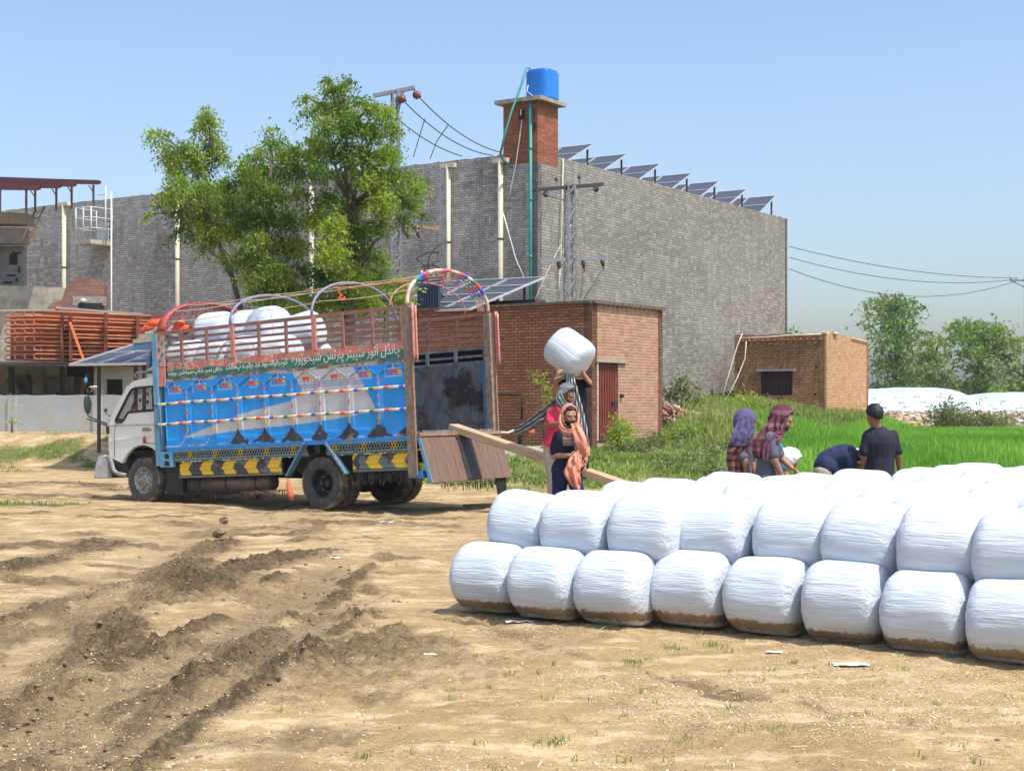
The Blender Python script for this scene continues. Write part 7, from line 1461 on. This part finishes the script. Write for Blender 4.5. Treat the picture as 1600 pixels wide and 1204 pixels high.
# --- E: man with maroon scarf, arms reaching down
D=15.2; J=dict(head=P(1224,656,D),face=(.86,-.25,-.42),neck=P(1212,671,D),shL=P(1202,683,D+.14),shR=P(1204,684,D-.14),chest=P(1201,697,D),waist=P(1199,724,D),pelvis=P(1197,748,D),hipL=P(1197,754,D+.09),hipR=P(1197,754,D-.09),hem=P(1197,750,D),
 elR=P(1209,717,D-.17),wrR=P(1222,743,D-.15),elL=P(1221,716,D+.10),wrL=P(1237,731,D+.05))
J['anL']=P(1201,858,D+.1);J['knL']=P(1206,806,D+.08);J['anR']=P(1190,861,D-.1);J['knR']=P(1196,808,D-.1)
TE,b,J,Q,fr=person('bearded man in profile with maroon head scarf reaching down with both hands',J,skA,slate,brownt,beard=True,hands={'R':((.5,.1,-.85),(-.6,.3,-.3),(.3,.8,0),.5),'L':((.75,-.1,-.6),(-.4,-.3,-.85),(0,-1,.1),.7)},group='men bending over the far side of the bale pile')
shell('head_scarf',wine,TE,b,J['head'],J['face'],(.104,.120,.128),.40,off=(0,-.024,.012),thick=.012,wr=.014,seed=10,cut=lambda l:l[1]<.40+.35*l[2])
ribbon('scarf_back',wine,TE,b,[P(1216,650,D-.04),P(1206,666,D-.07),P(1197,680,D-.10),P(1191,698,D-.12),P(1190,716,D-.12)],[.14,.20,.26,.22,.14],[(.5,-.6,.5),(.7,-.5,.4),(.9,-.3,.2),(1,-.2,0),(1,0,0)],fold=.016,nf=3,bulge=.04)
ribbon('scarf_front',wine,TE,b,[P(1223,660,D-.09),P(1219,672,D-.13),P(1215,684,D-.16),P(1208,694,D-.19)],[.07,.10,.12,.10],(.9,-.3,.3),fold=.012,nf=2)
ribbon('shawl_fold',mauve,TE,b,[P(1220,676,D-.14),P(1208,681,D-.21),P(1200,692,D-.22),P(1197,708,D-.21),P(1196,720,D-.2)],[.05,.07,.08,.08,.05],[(.3,0,1),(.5,0,.8),(1,0,.3),(1,0,0),(1,0,0)],fold=.010,nf=2)
# --- F: bending man in blue with white head cloth
D=17.0; J=dict(head=P(1234,719,D-.1),face=(.75,-.25,-.62),up=(.6,0,.8),neck=P(1222,711,D),shL=P(1215,709,D+.15),shR=P(1213,710,D-.15),chest=P(1205,705,D),waist=P(1190,708,D),pelvis=P(1178,722,D),hipL=P(1174,727,D+.08),hipR=P(1174,727,D-.08),hem=P(1176,722,D),
 elR=P(1222,735,D-.18),wrR=P(1232,752,D-.15),elL=P(1224,735,D+.15),wrL=P(1236,752,D+.1))
J['anL']=P(1180,840,D+.1);J['knL']=P(1186,784,D+.08);J['anR']=P(1172,842,D-.1);J['knR']=P(1180,786,D-.08)
TF_,b,J,Q,fr=person('stooping man in blue shirt with white cloth around his head',J,skA,bluesh,brownt,hands={'R':((.5,0,-.85),(-.6,0,-.3),(0,.9,0),.5),'L':((.5,0,-.85),(-.6,0,-.3),(0,-.9,0),.5)},group='men bending over the far side of the bale pile')
shell('head_cloth',whitec,TF_,b,J['head'],J['face'],(.115,.125,.125),.55,up=(.6,0,.8),off=(0,-.012,.01),thick=.014,wr=.018,seed=12,stretch=(1.3,1.3,1.3),cut=lambda l:l[1]<.72)
# --- G: bending man in navy kurta
D=16.6; J=dict(head=P(1342,722,D),face=(.7,-.1,-.7),up=(.7,0,.7),neck=P(1334,714,D),shL=P(1328,713,D+.15),shR=P(1327,714,D-.15),chest=P(1316,713,D),waist=P(1300,717,D),pelvis=P(1288,731,D),hipL=P(1287,738,D+.09),hipR=P(1287,738,D-.09),hem=P(1293,724,D),
 elR=P(1334,738,D-.18),wrR=P(1342,756,D-.15),elL=P(1336,738,D+.15),wrL=P(1345,756,D+.1))
J['anL']=P(1294,842,D+.1);J['knL']=P(1300,790,D+.08);J['anR']=P(1284,845,D-.1);J['knR']=P(1292,792,D-.08)
TG_,b,J,Q,fr=person('man bent double in navy kurta and beige trousers, back arched above the bales',J,skA,navyk,beige,hands={'R':((.4,0,-.9),(-.6,0,-.3),(0,.9,0),.5),'L':((.4,0,-.9),(-.6,0,-.3),(0,-.9,0),.5)},group='men bending over the far side of the bale pile',thick=1.15)
shell('white_cap',plain('pale_cap',(.66,.70,.62),.8,.1),TG_,b,P(1336,713,17.3),(0,-1,.2),(.10,.11,.09),.9,thick=.01,wr=.01,cut=lambda l:l[2]>-.1)
bale(BMc[1],(P(1337,716,18.2).x,18.2,P(1337,716,18.2).z-.45),(0,0,.5),'pale bale rising just behind the stooping man in navy','bale being lifted behind the pile',.95)
# --- H: man in black kurta, back turned
D=16.3; J=dict(head=P(1366,650,D),face=(-.35,.90,-.25),neck=P(1370,667,D),shL=P(1356,682,D),shR=P(1395,680,D+.02),chest=P(1375,692,D),waist=P(1376,718,D),pelvis=P(1375,742,D),hipL=P(1364,748,D),hipR=P(1387,748,D),hem=P(1375,752,D),
 elL=P(1350,713,D-.02),wrL=P(1349,741,D+.10),elR=P(1403,711,D+.02),wrR=P(1405,735,D+.14))
J['anL']=P(1363,844,D);J['knL']=P(1363,795,D);J['anR']=P(1388,844,D);J['knR']=P(1388,795,D)
TH,b,J,Q,fr=person('bareheaded man in charcoal kurta standing with his back to the camera',J,skB,darkc,darkc,hands={'L':((0,.3,-.95),(1,.2,0),(0,1,0),.5),'R':((0,.3,-.95),(-1,.2,0),(0,1,0),.5)},group='men bending over the far side of the bale pile',wr=.014,thick=1.08,eyes=False)
hzm=bpy.data.materials.new('haze_air'); hzm.use_nodes=True; hn=hzm.node_tree; hn.nodes.remove(hn.nodes['Principled BSDF']); pv=hn.nodes.new('ShaderNodeVolumePrincipled'); pv.inputs['Color'].default_value=(.80,.86,.94,1); pv.inputs['Density'].default_value=.0004; hn.links.new(pv.outputs[0],hn.nodes['Material Output'].inputs['Volume'])
HZB=MB(); HZB.box((0,138,5.6),(306,340,17.2)); hzo=HZB.build('haze',hzm); tag(hzo,'thin pale summer haze filling the air over the yard','haze',kind='stuff')
print([o['label'] for o in bpy.data.objects if 'label' in o and len(o['label'].split())>16])
print('SCENE OBJECTS',len(bpy.data.objects),'polys',sum(len(m.polygons) for m in bpy.data.meshes))
